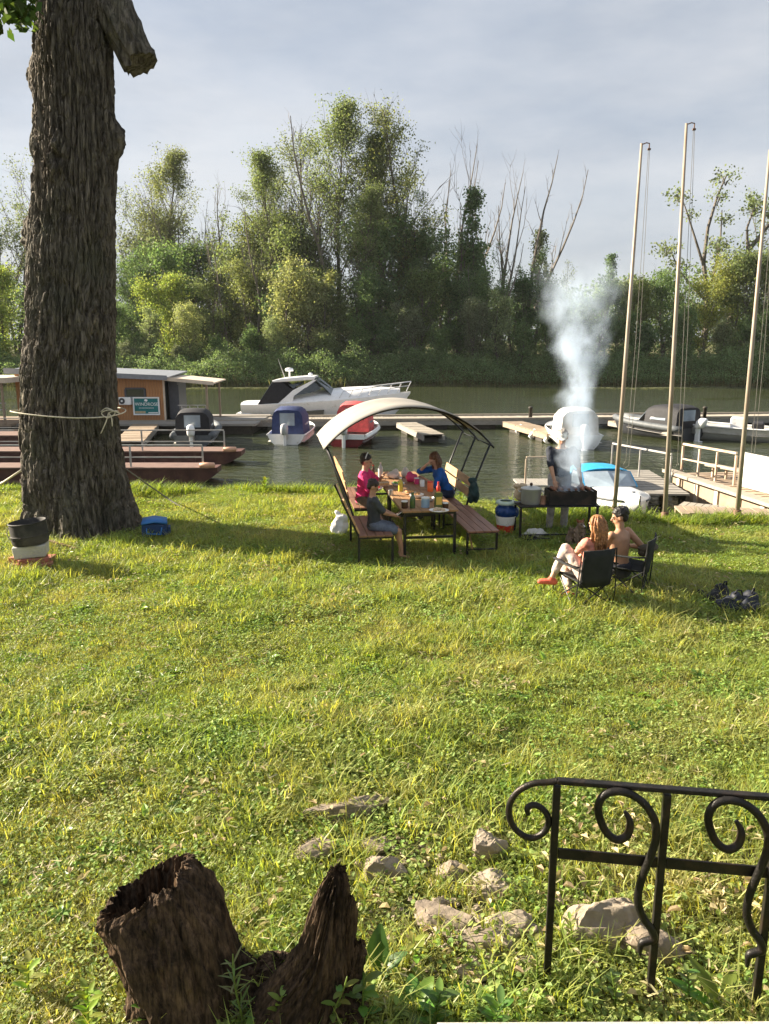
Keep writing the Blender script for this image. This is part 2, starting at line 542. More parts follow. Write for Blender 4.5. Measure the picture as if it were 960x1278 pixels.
def straw_mesh(name, n, rad, L, seed):
    rg = random.Random(seed)
    mb = MB()
    for i in range(n):
        x, y, a = rg.uniform(-rad, rad), rg.uniform(-rad, rad), rg.random() * 6.28
        l = L * rg.uniform(.4, 1.2); z = rg.uniform(.03, .09); dz = rg.uniform(-.02, .03)
        dx, dy = math.cos(a), math.sin(a); w = rg.uniform(.002, .005)
        mb.add([(x - dy * w, y + dx * w, z), (x + dy * w, y - dx * w, z + .003), (x + dx * l + dy * w, y + dy * l - dx * w, z + dz), (x + dx * l - dy * w, y + dy * l + dx * w, z + dz)], [(0, 1, 2, 3)])
    me = bpy.data.meshes.new(name); me.from_pydata(mb.v, [], mb.f); me.update()
    return me

def scatter(name, protos, pts, idx, rot, scl, label, cat):
    """one object of points that carries instances of the prototype meshes"""
    col = bpy.data.collections.new(name + '_kinds')
    for k, (me, mt) in enumerate(protos):
        o = bpy.data.objects.new('%s_kind_%03d' % (name, k), me)
        if not me.materials: me.materials.append(mt)
        col.objects.link(o)
    me = bpy.data.meshes.new(name)
    me.vertices.add(len(pts)); me.vertices.foreach_set('co', np.asarray(pts, np.float32).ravel())
    a = me.attributes.new('idx', 'INT', 'POINT'); a.data.foreach_set('value', np.asarray(idx, np.int32))
    a = me.attributes.new('rot', 'FLOAT_VECTOR', 'POINT'); a.data.foreach_set('vector', np.asarray(rot, np.float32).ravel())
    a = me.attributes.new('scl', 'FLOAT', 'POINT'); a.data.foreach_set('value', np.asarray(scl, np.float32))
    me.update()
    o = link(name, me)
    ng = bpy.data.node_groups.new(name + '_scatter', 'GeometryNodeTree')
    ng.interface.new_socket('Geometry', in_out='INPUT', socket_type='NodeSocketGeometry')
    ng.interface.new_socket('Geometry', in_out='OUTPUT', socket_type='NodeSocketGeometry')
    N, L = ng.nodes, ng.links
    gi, go = N.new('NodeGroupInput'), N.new('NodeGroupOutput')
    ci = N.new('GeometryNodeCollectionInfo'); ci.inputs['Collection'].default_value = col
    ci.inputs['Separate Children'].default_value = True; ci.inputs['Reset Children'].default_value = True
    iop = N.new('GeometryNodeInstanceOnPoints'); iop.inputs['Pick Instance'].default_value = True
    def attr(nm, ty):
        n = N.new('GeometryNodeInputNamedAttribute'); n.data_type = ty; n.inputs['Name'].default_value = nm
        return n.outputs['Attribute']
    e2r = N.new('FunctionNodeEulerToRotation')
    L.new(attr('rot', 'FLOAT_VECTOR'), e2r.inputs['Euler'])
    L.new(gi.outputs[0], iop.inputs['Points']); L.new(ci.outputs[0], iop.inputs['Instance'])
    L.new(attr('idx', 'INT'), iop.inputs['Instance Index']); L.new(e2r.outputs[0], iop.inputs['Rotation'])
    L.new(attr('scl', 'FLOAT'), iop.inputs['Scale']); L.new(iop.outputs[0], go.inputs[0])
    md = o.modifiers.new('scatter', 'NODES'); md.node_group = ng
    return tag(o, label, cat, kind='stuff')

# bare places: round the stones and the stump, and the worn strip before the picnic
def bare(x, y):
    b = np.zeros_like(x)
    for cx, cy, rx, ry, k in ((0.25, 3.95, 1.0, .9, .7), (1.35, 3.5, .8, .7, .5), (1.9, 3.85, .9, .6, .62), (-0.6, 10.2, 2.2, .8, .6), (1.8, 10.9, 1.4, .9, .5), (.6, 10.9, .9, .8, .5), (2.6, 9.2, .8, .7, .5), (2.9, 12.3, 1, .5, .5), (-2.6, 9.0, 1.0, .6, .35), (2.2, 6.2, 1.2, .7, .35), (-1.8, 6.6, 1.1, .6, .3), (-5.2, 13, 1.25, 1.1, .9), (0.6, 7.6, 1.6, .9, .3)):
        b = np.maximum(b, k * np.clip(1.4 - ((x - cx) / rx) ** 2 - ((y - cy) / ry) ** 2 + .7 * fbm(x * 2.3, y * 2.3, 5.5, 3), 0, 1))
    return b
rg = np.random.default_rng(7)
def lawn_points(n, ylo=1.0, yhi=18.0):
    y = ylo + (yhi - ylo) * rg.random(n * 2)
    x = (rg.random(n * 2) * 2 - 1) * 12.0
    ok = (np.abs(x) < 0.56 * y + 1.6) & (y < shore(x) + 0.25)
    return x[ok], y[ok]
G = {
    'a': leaf_mat('grass_blade', (0.275, 0.345, 0.08), .42, .5, .035, (1.35, 1.25, .45), .4, patch=(0.375, 0.375, 0.135), pscale=.8),
    'c': leaf_mat('clover_leaf', (0.235, 0.335, 0.08), .45, .45, .03, (1.3, 1.25, .4), .6, patch=(0.33, 0.375, 0.12), pscale=1.3),
    'y': leaf_mat('shore_grass_blade', (0.25, 0.325, 0.065), .45, .5, .035, (1.3, 1.2, .4), .45),
    'd': leaf_mat('dry_straw', (0.36, 0.31, 0.17), .45, .2, .02, (1, 1, .8), .6),
    'w': leaf_mat('weed_leaf', (0.18, 0.28, 0.065), .5, .4, .03, (1.3, 1.25, .4), .35),
}
protos = []
for k in range(5): protos.append((blade_mesh('grass_tuft', 62, .13, .03, .075, .0055, 1.0, 10 + k), G['a']))        # 0-4 short
for k in range(3): protos.append((blade_mesh('grass_tuft_long', 26, .09, .09, .19, .006, 1.0, 30 + k), G['a']))      # 5-7 long
for k in range(3): protos.append((clover_mesh('clover_patch', 46, .14, .055, .028, .021, 50 + k, .8), G['c']))            # 8-10 clover
for k in range(2): protos.append((straw_mesh('dry_clippings', 9, .14, .055, 60 + k), G['d']))                         # 11-12 straw
for k in range(3): protos.append((blade_mesh('shore_tuft', 34, .16, .06, .20, .010, 1.0, 70 + k), G['y']))             # 13-15 shore
for k in range(3): protos.append((rosette_mesh('weed_rosette', 7 + k, .11, .042, 80 + k), G['w']))                    # 16-18 broad
def litter_mesh(name, n, rad, seed):
    rg_ = random.Random(seed); V, F = [], []
    for i in range(n):
        a = rg_.random() * 6.28; q = rad * math.sqrt(rg_.random())
        P, Q = leaf_poly(Vector((q * math.cos(a), q * math.sin(a), rg_.uniform(.045, .08))), Vector((math.cos(a * 3), math.sin(a * 3), rg_.uniform(-.2, .3))), Vector((rg_.uniform(-.5, .5), rg_.uniform(-.5, .5), 1)), rg_.uniform(.03, .075), rg_.uniform(.015, .035), .5)
        b = len(V); V += P; F += [tuple(k + b for k in q_) for q_ in Q]
    me = bpy.data.meshes.new(name); me.from_pydata(V, [], F); me.update(); return me
G['l'] = leaf_mat('dead_leaf', (.42, .34, .19), .5, .25, .03, (1, 1, .8), .7)
for k in range(3): protos.append((litter_mesh('dead_leaves', 5, .14, 90 + k), G['l']))                               # 19-21 litter
x, y = lawn_points(56000)
bb = bare(x, y)
keep = rg.random(len(x)) > bb
x, y = x[keep], y[keep]
n = len(x)
patch = fbm(x * .55, y * .55, 3.3, 3); patch2 = fbm(x * 1.3, y * 1.3, 9.3, 3)
u = rg.random(n)
idx = rg.integers(0, 5, n)
idx = np.where((u > .88) & (patch > -.25), rg.integers(5, 8, n), idx)
idx = np.where((u < .20) | ((patch2 > .3) & (u < .5)), rg.integers(8, 11, n), idx)
idx = np.where((u > .26) & (u < .285 + .03 * (patch2 < -.3)), rg.integers(11, 13, n), idx)
idx = np.where((u > .6) & (u < .63) & (y < 12), rg.integers(16, 19, n), idx)
idx = np.where((u > .7) & (u < .7025 + .012 * (patch2 < -.35)), rg.integers(19, 22, n), idx)
idx = np.where((((x - .9) / 1.7) ** 2 + ((y - 3.85) / .8) ** 2 < 1 + .5 * patch2) & (u > .55) & (u < .66), rg.integers(19, 22, n), idx)
sh = shore(x) - y
idx = np.where((sh < .75 + .9 * patch) & (rg.random(n) < .6), rg.integers(13, 16, n), idx)
z = ground_z(x, y)
scl = (0.75 + .55 * rg.random(n)) * (1 + .25 * patch) * (0.9 + 0.025 * y)
rot = np.stack([rg.normal(0, .1, n), rg.normal(0, .1, n), rg.random(n) * 6.283], -1)
scatter('grass', protos, np.stack([x, y, z], -1), idx, rot, scl, 'sunlit lawn grass with clover and dry clippings down to the river', 'grass')
# ------------------------------------------------------------------ trees
def bark_mat(name, c1, c2, scale=14, stretch=(1, 1, .18), bump=.8):
    m, nt, b = _nt(name)
    N, L = nt.nodes, nt.links
    tc = N.new('ShaderNodeTexCoord'); mp = N.new('ShaderNodeMapping'); mp.inputs['Scale'].default_value = stretch
    L.new(tc.outputs['Object'], mp.inputs['Vector'])
    nz = N.new('ShaderNodeTexNoise'); nz.inputs['Scale'].default_value = scale; nz.inputs['Detail'].default_value = 8; nz.inputs['Roughness'].default_value = .6
    L.new(mp.outputs['Vector'], nz.inputs['Vector'])
    r = N.new('ShaderNodeValToRGB'); e = r.color_ramp.elements
    e[0].position, e[0].color = .32, (*c1, 1); e[1].position, e[1].color = .68, (*c2, 1)
    L.new(nz.outputs['Fac'], r.inputs['Fac']); L.new(r.outputs['Color'], b.inputs['Base Color'])
    b.inputs['Roughness'].default_value = .9; b.inputs['Specular IOR Level'].default_value = .2
    bp = N.new('ShaderNodeBump'); bp.inputs['Strength'].default_value = bump; bp.inputs['Distance'].default_value = .02
    n2 = N.new('ShaderNodeTexNoise'); n2.inputs['Scale'].default_value = scale * 2.5; n2.inputs['Detail'].default_value = 6
    L.new(mp.outputs['Vector'], n2.inputs['Vector'])
    L.new(n2.outputs['Fac'], bp.inputs['Height']); L.new(bp.outputs['Normal'], b.inputs['Normal'])
    return m
BARK_FAR = bark_mat('bark_grey_brown', (.07, .06, .05), (.21, .18, .15), 3, (1, 1, .3))
BARK_DEAD = bark_mat('dead_wood_grey', (.12, .10, .085), (.26, .23, .20), 3, (1, 1, .3))
LEAF = leaf_mat('tree_leaf', None, .5, .48, .025, (1.15, 1.15, .68), .6)

def leaves_np(rg, centers, per, sig, size, droop=0.0):
    """per leaf quads round every centre"""
    C = np.repeat(np.asarray(centers, float), per, 0)
    n = len(C)
    C = C + rg.normal(0, 1, (n, 3)) * np.array([sig, sig, sig * .75])
    d = rg.normal(0, 1, (n, 3)); d[:, 2] -= droop; d /= np.linalg.norm(d, axis=1, keepdims=True)
    e = np.cross(d, rg.normal(0, 1, (n, 3))); e /= np.linalg.norm(e, axis=1, keepdims=True) + 1e-9
    L = size * (.6 + .8 * rg.random(n))[:, None]; W = L * .62
    V = np.stack([C - d * L * .5, C + e * W * .5 - d * L * .05, C + d * L * .5, C - e * W * .5 - d * L * .05], 1).reshape(-1, 3)
    F = np.arange(n * 4).reshape(-1, 4)
    return V, F

def wander(rng, p, d, L, n, wob, up=0.0):
    pts = [Vector(p)]; d = Vector(d).normalized()
    for i in range(n):
        d = (d + Vector((rng.gauss(0, wob), rng.gauss(0, wob), rng.gauss(0, wob) + up))).normalized()
        pts.append(pts[-1] + d * (L / n))
    return pts

def tree_shape(seed, H, r, stems=1, base=.3, top=1.0, nb=26, spread=.24, form='oval', up=.25, ang=55, sub=4, per=9, sig=.5, leaf=.3, bare_top=0.0, wob=.07, leafless=False, droop=0.0, lean=0.0, skip=0.0):
    """(wood mesh builder, leaf vertices, leaf faces); z = 0 at the foot"""
    rng = random.Random(seed); rg = np.random.default_rng(seed)
    wood = MB(); cent = []
    for s in range(stems):
        a0 = rng.random() * 6.28
        tilt = (0.0 if stems == 1 else rng.uniform(.05, .22)) 
        hs = H * (1 if s == 0 else rng.uniform(.7, .97))
        d0 = Vector((math.cos(a0) * tilt + lean, math.sin(a0) * tilt, 1))
        tp = wander(rng, (0.25 * math.cos(a0) * (stems > 1), 0.25 * math.sin(a0) * (stems > 1), -.3), d0, hs * top, 8, wob, .05)
        rr = [r * (1 - .88 * i / 8) * (1 if s == 0 else .8) for i in range(9)]
        wood.tube(tp, rr, 6)
        for b in range(max(3, nb // stems)):
            t = base + (1 - base) * ((b + rng.random()) / max(3, nb // stems))
            if rng.random() < skip: continue
            k = min(7, int(t * 8)); fr = t * 8 - k
            p = tp[k].lerp(tp[k + 1], fr)
            q = (t - base) / (1 - base)
            if form == 'oval': sh = math.sin(math.pi * (.12 + .84 * q)) ** .7
            elif form == 'cone': sh = 1.0 - .8 * q
            elif form == 'round': sh = math.sqrt(max(.05, 1 - (2 * q - .75) ** 2 / 1.6))
            elif form == 'flat': sh = .55 + .6 * q
            else: sh = .6
            bl = H * spread * sh * rng.uniform(.65, 1.2)
            az = b * 2.4 + rng.uniform(-.5, .5)
            el = R(90 - ang) + q * .5
            d = Vector((math.cos(az) * math.cos(el), math.sin(az) * math.cos(el), math.sin(el)))
            bp = wander(rng, p, d, bl, 4, .16, up * .3)
            br = max(.02, r * (1 - .8 * t) * .42)
            wood.tube(bp, [br, br * .8, br * .6, br * .4, br * .2], 4, False)
            bare_b = leafless or t > 1 - bare_top
            for c in range(sub):
                m = rng.uniform(.35, 1.0) * 4; kk = min(3, int(m))
                sp = bp[kk].lerp(bp[kk + 1], m - kk)
                dd = (bp[kk + 1] - bp[kk]).normalized() + Vector((rng.gauss(0, .6), rng.gauss(0, .6), rng.gauss(.2, .5)))
                tw = wander(rng, sp, dd, bl * rng.uniform(.25, .5), 3, .2, up * .2)
                wood.tube(tw, [br * .42, br * .3, br * .2, max(.006, br * .08)], 3, False)
                if not bare_b:
                    cent += [tuple(tw[1]), tuple(tw[2]), tuple(tw[3])]
            if not bare_b: cent += [tuple(bp[3]), tuple(bp[4])]
    if leafless or not cent:
        return wood, None, None
    ca = np.array(cent); cs = H * .11                       # leave gaps: clumps of leaves and holes between them
    keep = vnoise(ca[:, 0] / cs + seed, ca[:, 1] / cs, ca[:, 2] / cs) > -.18
    V, F = leaves_np(rg, ca[keep], int(per * 1.35), sig * .85, leaf * .85, droop)
    return wood, V, F

def forest_floor(x, y): return gz(x, y)
SHAPES = {}
def tree(px, ytop, Y, key, col, label, group='trees along the far bank', name='tree', dead=False, ybase=None, rz=None, wide=1.0):
    """a tree at distance Y whose tip reaches photo row ytop; crown and trunk meshes are shared by kind"""
    x = at_y(px, 480, Y).x
    zb = gz(x, Y)
    h = at_y(px, ytop, Y).z - zb
    H0, wm, lm = SHAPES[key]
    t = thing(name, label, 'shrub' if 'shrub' in name else 'tree', (x, Y, zb), 0 if rz is None else rz, group)
    s = h / H0
    t.scale = (s * wide, s * wide, s)
    w = link('trunk', wm, None, t)
    if lm is not None:
        c = link('crown', lm, None, t); c.color = (*col, 1)
    return t
def shape(key, dead=False, **k):
    wood, V, F = tree_shape(**k)
    me = bpy.data.meshes.new('wood_' + key); me.from_pydata([tuple(p) for p in wood.v], [], wood.f); me.update()
    me.materials.append(BARK_DEAD if dead else BARK_FAR)
    zmax = max(p[2] for p in wood.v)
    lm = None
    if V is not None:
        lm = np_mesh('leaves_' + key, V, F); lm.materials.append(LEAF); zmax = max(zmax, float(np.percentile(V[:, 2], 99.5)))
    SHAPES[key] = (zmax, me, lm)
shape('tall1', seed=1, H=27, r=.36, base=.25, nb=50, spread=.26, form='oval', up=.5, ang=45, sub=5, per=20, sig=.6, leaf=.27, skip=.15)
shape('tall2', seed=2, H=28, r=.4, base=.2, nb=50, spread=.24, form='none', up=.2, ang=70, sub=5, per=26, sig=.6, leaf=.27, skip=.18, wob=.05)
shape('tall3', seed=3, H=27, r=.34, stems=2, base=.3, nb=54, spread=.24, form='oval', up=.5, ang=42, sub=6, per=9, sig=.6, leaf=.3, bare_top=.15, skip=.1)
shape('tall4', seed=14, H=26, r=.36, stems=2, base=.22, nb=54, spread=.25, form='oval', up=.4, ang=55, sub=5, per=17, sig=.65, leaf=.26, bare_top=.08)
shape('sparse1', seed=4, H=20, r=.24, stems=2, base=.25, nb=34, spread=.22, form='oval', up=.6, ang=38, sub=5, per=5, sig=.4, leaf=.28, bare_top=.2)
shape('sparse2', seed=5, H=20, r=.2, stems=3, base=.2, nb=36, spread=.18, form='oval', up=.6, ang=32, sub=5, per=6, sig=.4, leaf=.27)
shape('twiggy', seed=15, H=15, r=.18, stems=4, base=.2, nb=44, spread=.24, form='oval', up=.5, ang=45, sub=6, per=4, sig=.4, leaf=.25, bare_top=.3)
shape('bushy1', seed=6, H=13, r=.22, base=.08, nb=40, spread=.36, form='round', up=.3, ang=60, sub=6, per=24, sig=.75, leaf=.28, skip=.15, wob=.1)
shape('bushy2', seed=7, H=12, r=.2, stems=3, base=.06, nb=42, spread=.34, form='oval', up=.4, ang=50, sub=6, per=22, sig=.7, leaf=.27, skip=.15, wob=.12)
shape('bushy3', seed=8, H=14, r=.22, stems=2, base=.06, nb=42, spread=.30, form='oval', up=.4, ang=58, sub=6, per=22, sig=.7, leaf=.27, skip=.2, wob=.12)
shape('willow1', seed=9, H=8, r=.13, stems=4, base=.05, nb=40, spread=.36, form='oval', up=.7, ang=38, sub=5, per=16, sig=.45, leaf=.22, droop=.5, skip=.15, wob=.12)
shape('willow2', seed=10, H=8, r=.12, stems=5, base=.04, nb=40, spread=.30, form='oval', up=.6, ang=40, sub=5, per=13, sig=.34, leaf=.25, droop=.3)
shape('shrub1', seed=11, H=4.5, r=.07, stems=5, base=.02, nb=36, spread=.45, form='round', up=.5, ang=50, sub=5, per=11, sig=.3, leaf=.22)
shape('shrub2', seed=12, H=5, r=.07, stems=6, base=.02, nb=36, spread=.36, form='oval', up=.5, ang=42, sub=5, per=11, sig=.3, leaf=.22)
shape('narrow', seed=13, H=14, r=.14, base=.2, nb=26, spread=.10, form='oval', up=.6, ang=35, sub=4, per=9, sig=.35, leaf=.28)
shape('bare1', dead=True, seed=21, H=22, r=.26, stems=3, base=.35, nb=20, spread=.26, form='oval', up=.9, ang=28, sub=4, leafless=True, wob=.09)
shape('bare2', dead=True, seed=22, H=22, r=.28, stems=2, base=.4, nb=16, spread=.22, form='cone', up=.9, ang=30, sub=4, leafless=True, wob=.08)
shape('bare3', dead=True, seed=23, H=22, r=.3, base=.45, nb=10, spread=.16, form='cone', up=.7, ang=40, sub=3, leafless=True, wob=.05)

# the gnarled trees on the right: limbs laid out one by one, foliage in pads at their ends
def gnarled(key, limbs, pads, seed, leaf=.32):
    rg = np.random.default_rng(seed); rng = random.Random(seed)
    w = MB(); H = max(p[2] for l in limbs for p in l[0])
    for pts, r0, r1 in limbs:
        n = len(pts)
        w.tube(pts, [r0 + (r1 - r0) * i / (n - 1) for i in range(n)], 6)
    cent = []
    for (x, y, z, rx, rz_, k) in pads:
        for i in range(k):
            q = rg.normal(0, .5, 3)
            c = (x + q[0] * rx, y + q[1] * rx, z + q[2] * rz_)
            cent.append(c)
            if i % 3 == 0:
                w.tube([(x - rx * .1, y, z - rz_ * .8), ((x + c[0]) / 2, (y + c[1]) / 2, (z + c[2]) / 2 - .1), c], [.06, .04, .015], 3, False)
        H = max(H, z + rz_ * .8)
    V, F = leaves_np(rg, cent, 13, .42, leaf)
    me = bpy.data.meshes.new('wood_' + key); me.from_pydata([tuple(p) for p in w.v], [], w.f); me.update(); me.materials.append(BARK_FAR)
    lm = np_mesh('leaves_' + key, V, F); lm.materials.append(LEAF)
    SHAPES[key] = (H, me, lm)
gnarled('gnarl1', [([(0, 0, -.3), (.3, 0, 4), (.1, 0, 7.5), (-.6, .2, 11), (-.5, 0, 15), (.3, 0, 18.5), (1.2, 0, 21)], .42, .08),
                   ([(.1, 0, 6.5), (-1.8, .4, 8.4), (-3.6, .2, 10.2), (-4.8, 0, 12.5)], .22, .06),
                   ([(-.5, .2, 10.5), (-2, -.4, 13.5), (-3.2, -.3, 16.5), (-4.2, 0, 19)], .18, .05),
                   ([(.1, 0, 7), (.9, .3, 10), (1.2, .2, 14), (1.0, 0, 17)], .2, .06)],
        [(-5.0, 0, 12.6, 1.9, 1.1, 26), (-3.6, .3, 10.9, 1.3, .8, 12), (-4.2, 0, 18.6, 1.5, .9, 16), (-2.9, 0, 16.4, .8, .6, 7), (1.3, 0, 20.6, 1.5, 1.1, 16), (.5, 0, 18.4, 1.3, .9, 12), (1.3, 0, 16, 1.1, .8, 10), (1.2, 0, 13, 1.2, 1, 10)], 31)
gnarled('gnarl2', [([(0, 0, -.3), (.2, 0, 4), (.6, 0, 8), (1.6, .2, 11), (3.6, 0, 13.8), (5.4, 0, 15.2)], .46, .08),
                   ([(.6, 0, 7.5), (-.4, .3, 9.5), (-1.4, 0, 11)], .2, .06), ([(1.4, .2, 10.6), (1.0, 0, 13), (1.6, 0, 15)], .18, .06),
                   ([(3.4, 0, 13.6), (5, .4, 12.6), (6.8, 0, 12.2)], .14, .04)],
        [(5.4, 0, 15.6, 2.2, 1.0, 30), (3.2, 0, 14.8, 1.7, 1.1, 22), (1.5, 0, 15, 1.5, 1.1, 18), (6.9, 0, 12.4, 1.5, .8, 12), (-1.6, 0, 11.1, 1.5, .9, 16), (.3, 0, 9.6, 1.6, 1, 16), (2, .4, 11.8, 1.6, .9, 14), (-.2, 0, 7.2, 1.4, 1, 10)], 32)

OLV, MID, DRK, YEL, WIL, GRY = (.18, .225, .10), (.145, .22, .09), (.115, .18, .08), (.27, .33, .085), (.25, .30, .16), (.18, .21, .135)
T = [
 # left, either side of the old trunk
 (-40, 200, 122, 'tall4', GRY, 'tall pale olive tree at the very left edge beyond the river'),
 (3, 176, 124, 'tall3', GRY, 'tall thin-leaved olive tree showing just left of the old trunk'),
 (26, 200, 120, 'sparse1', OLV, 'slender see-through tree half hidden by the left side of the old trunk'),
 (6, 318, 101, 'bushy2', YEL, 'bright yellow-green bushy tree left of the old trunk'),
 (-34, 330, 99, 'bushy1', MID, 'mid green round tree at the left edge of the far bank'),
 (178, 188, 123, 'tall3', GRY, 'tall airy grey-olive poplar just right of the old trunk'),
 (205, 192, 121, 'tall1', (.19,.215,.10), 'tall darker poplar second right of the old trunk'),
 (232, 232, 118, 'twiggy', GRY, 'thin twiggy tree right of the two tall poplars'),
 (160, 290, 112, 'bushy3', MID, 'dark bushy tree under the two tall poplars'),
 (196, 318, 108, 'bushy1', DRK, 'deep green round tree below the two tall poplars'),
 (217, 330, 101, 'bushy2', YEL, 'sunlit yellow-green bushy tree above the plank cabin'),
 (252, 245, 113, 'twiggy', OLV, 'olive twiggy tree with bare tips left of the forked one'),
 (292, 222, 111, 'sparse1', OLV, 'sparse tall olive tree with a leafy tip over the driftwood'),
 (326, 228, 109, 'twiggy', GRY, 'grey twiggy tree with dead limbs left of the tall clump'),
 (272, 322, 103, 'bushy1', OLV, 'olive round-crowned tree above the driftwood log'),
 (312, 318, 103, 'bushy3', (.21,.24,.10), 'olive bushy tree with a narrow top beside the driftwood'),
 (150, 372, 98, 'bushy2', MID, 'low green bushy tree peeping out right of the old trunk'),
 (350, 330, 99, 'bushy1', DRK, 'dark green tree behind the pale willow of the far bank'),
 # the tall clump in the middle
 (390, 132, 109, 'tall4', GRY, 'tall grey-leaved tree on the left flank of the tallest clump'),
 (424, 140, 111, 'tall1', OLV, 'tall olive tree in the left half of the tallest clump'),
 (370, 195, 107, 'tall1', OLV, 'loose multi-stemmed tree leaning off the tallest clump'),
 (350, 250, 105, 'tall4', GRY, 'short thin tree at the left foot of the tallest clump'),
 (452, 112, 110, 'bare1', GRY, 'tall bare-tipped tree poking out of the tallest clump'),
 (472, 128, 106, 'tall2', (.18,.205,.075), 'tallest dark leafy tree with shelf-like boughs'),
 (506, 122, 107, 'tall4', (.20,.225,.085), 'tall tree with tufted top right in the tallest clump'),
 (522, 235, 103, 'tall2', DRK, 'dark shelf-boughed tree on the right flank of the tallest clump'),
 (440, 235, 103, 'tall1', OLV, 'leafy olive tree low in front of the tallest clump'),
 (552, 148, 109, 'bare1', GRY, 'dead forked tree right beside the tallest clump'),
 (578, 205, 107, 'bare2', GRY, 'leaning dead tree with upswept boughs, second of the dead ones'),
 (588, 236, 104, 'narrow', DRK, 'narrow dark leafy tree between the dead trees'),
 (614, 180, 107, 'bare1', GRY, 'dead grey tree with several forked stems in the open sky'),
 (652, 196, 108, 'bare3', GRY, 'single dead spar with few stubs above the smoke'),
 (664, 288, 108, 'narrow', GRY, 'small pale narrow tree at the foot of the dead spar'),
 (640, 305, 106, 'sparse2', MID, 'small loose tree left of the dead spar'),
 (698, 322, 110, 'sparse2', GRY, 'small greyish tree showing above the smoke'),
 (752, 316, 112, 'narrow', DRK, 'lone tufted treetop left of the first flagpole'),
 (424, 322, 99, 'bushy3', OLV, 'olive bushy tree at the foot of the tallest clump'),
 (472, 330, 99, 'bushy1', DRK, 'deep green tree under the shelf-boughed giant'),
 (520, 325, 100, 'bushy2', (.15,.205,.075), 'dark green tree below the dead forked tree'),
 (566, 322, 101, 'bushy3', DRK, 'shadowy tree under the leaning dead tree'),
 (610, 330, 102, 'bushy1', MID, 'mid green tree at the foot of the dead grey tree'),
 (655, 335, 104, 'bushy2', DRK, 'dark tree just left of the smoke column'),
 (700, 345, 105, 'bushy3', MID, 'green tree seen through the smoke column'),
 (742, 345, 106, 'bushy1', DRK, 'dark round tree between the smoke and the first flagpole'),
 (790, 338, 106, 'bushy2', (.19,.23,.085), 'olive-green round tree behind the first flagpole'),
 (826, 325, 104, 'bushy3', MID, 'green tree between the first and second flagpole'),
 (872, 318, 105, 'bushy1', (.27,.295,.08), 'yellowish round tree right behind the second flagpole'),
 (912, 300, 105, 'bushy2', OLV, 'olive bushy tree left of the third flagpole'),
 (955, 285, 104, 'bushy3', MID, 'tall bushy tree behind the third flagpole'),
 (1002, 280, 104, 'bushy1', OLV, 'olive round crown cut by the right edge of the view'),
 (872, 212, 111, 'gnarl1', (.17,.21,.10), 'gnarled tall tree with foliage pads behind the second flagpole'),
 (902, 240, 109, 'gnarl2', (.17,.21,.095), 'umbrella-topped gnarled tree left of the third flagpole'),
 (962, 225, 116, 'sparse2', OLV, 'thin tall tree behind the third flagpole'),
 (360, 190, 112, 'tall4', GRY, 'tall grey-olive tree filling the left edge of the tallest clump'),
 (488, 175, 110, 'tall1', OLV, 'olive tree between the shelf-boughed giants of the clump'),
 (530, 262, 108, 'bushy3', MID, 'rounded green tree behind the dead forked tree'),
 (406, 250, 105, 'bushy3', OLV, 'broad olive tree low in the left of the tallest clump'),
 (462, 262, 104, 'bushy2', MID, 'broad green tree low in the middle of the tallest clump'),
 (302, 262, 112, 'bushy3', (.20,.23,.10), 'olive tree closing the gap behind the twiggy grey tree'),
 (250, 288, 111, 'bushy2', MID, 'green tree closing the gap right of the two poplars'),
 (340, 285, 108, 'bushy2', OLV, 'olive tree between the twiggy tree and the clump'),
 (188, 248, 118, 'bushy3', GRY, 'greyish tree low between the two poplars'),
 (570, 290, 108, 'bushy2', MID, 'green tree behind the leaning dead tree'),
 (318, 262, 102, 'bare2', GRY, 'bare leaning tree in front of the olive crowns over the cruiser'),
 (352, 236, 103, 'bare1', GRY, 'bare many-stemmed tree at the left foot of the tallest clump'),
 (404, 160, 107, 'bare2', GRY, 'bare forked stems rising through the left of the tallest clump'),
 (286, 270, 104, 'bare1', GRY, 'bare twiggy stems over the driftwood'),
 (236, 250, 113, 'bare3', GRY, 'thin bare spar right of the two poplars'),
 (598, 300, 100, 'bare2', GRY, 'small bare tree before the dark trees left of the smoke'),
 (640, 205, 109, 'bare2', GRY, 'faint dead tree between the grey dead tree and the spar'),
]
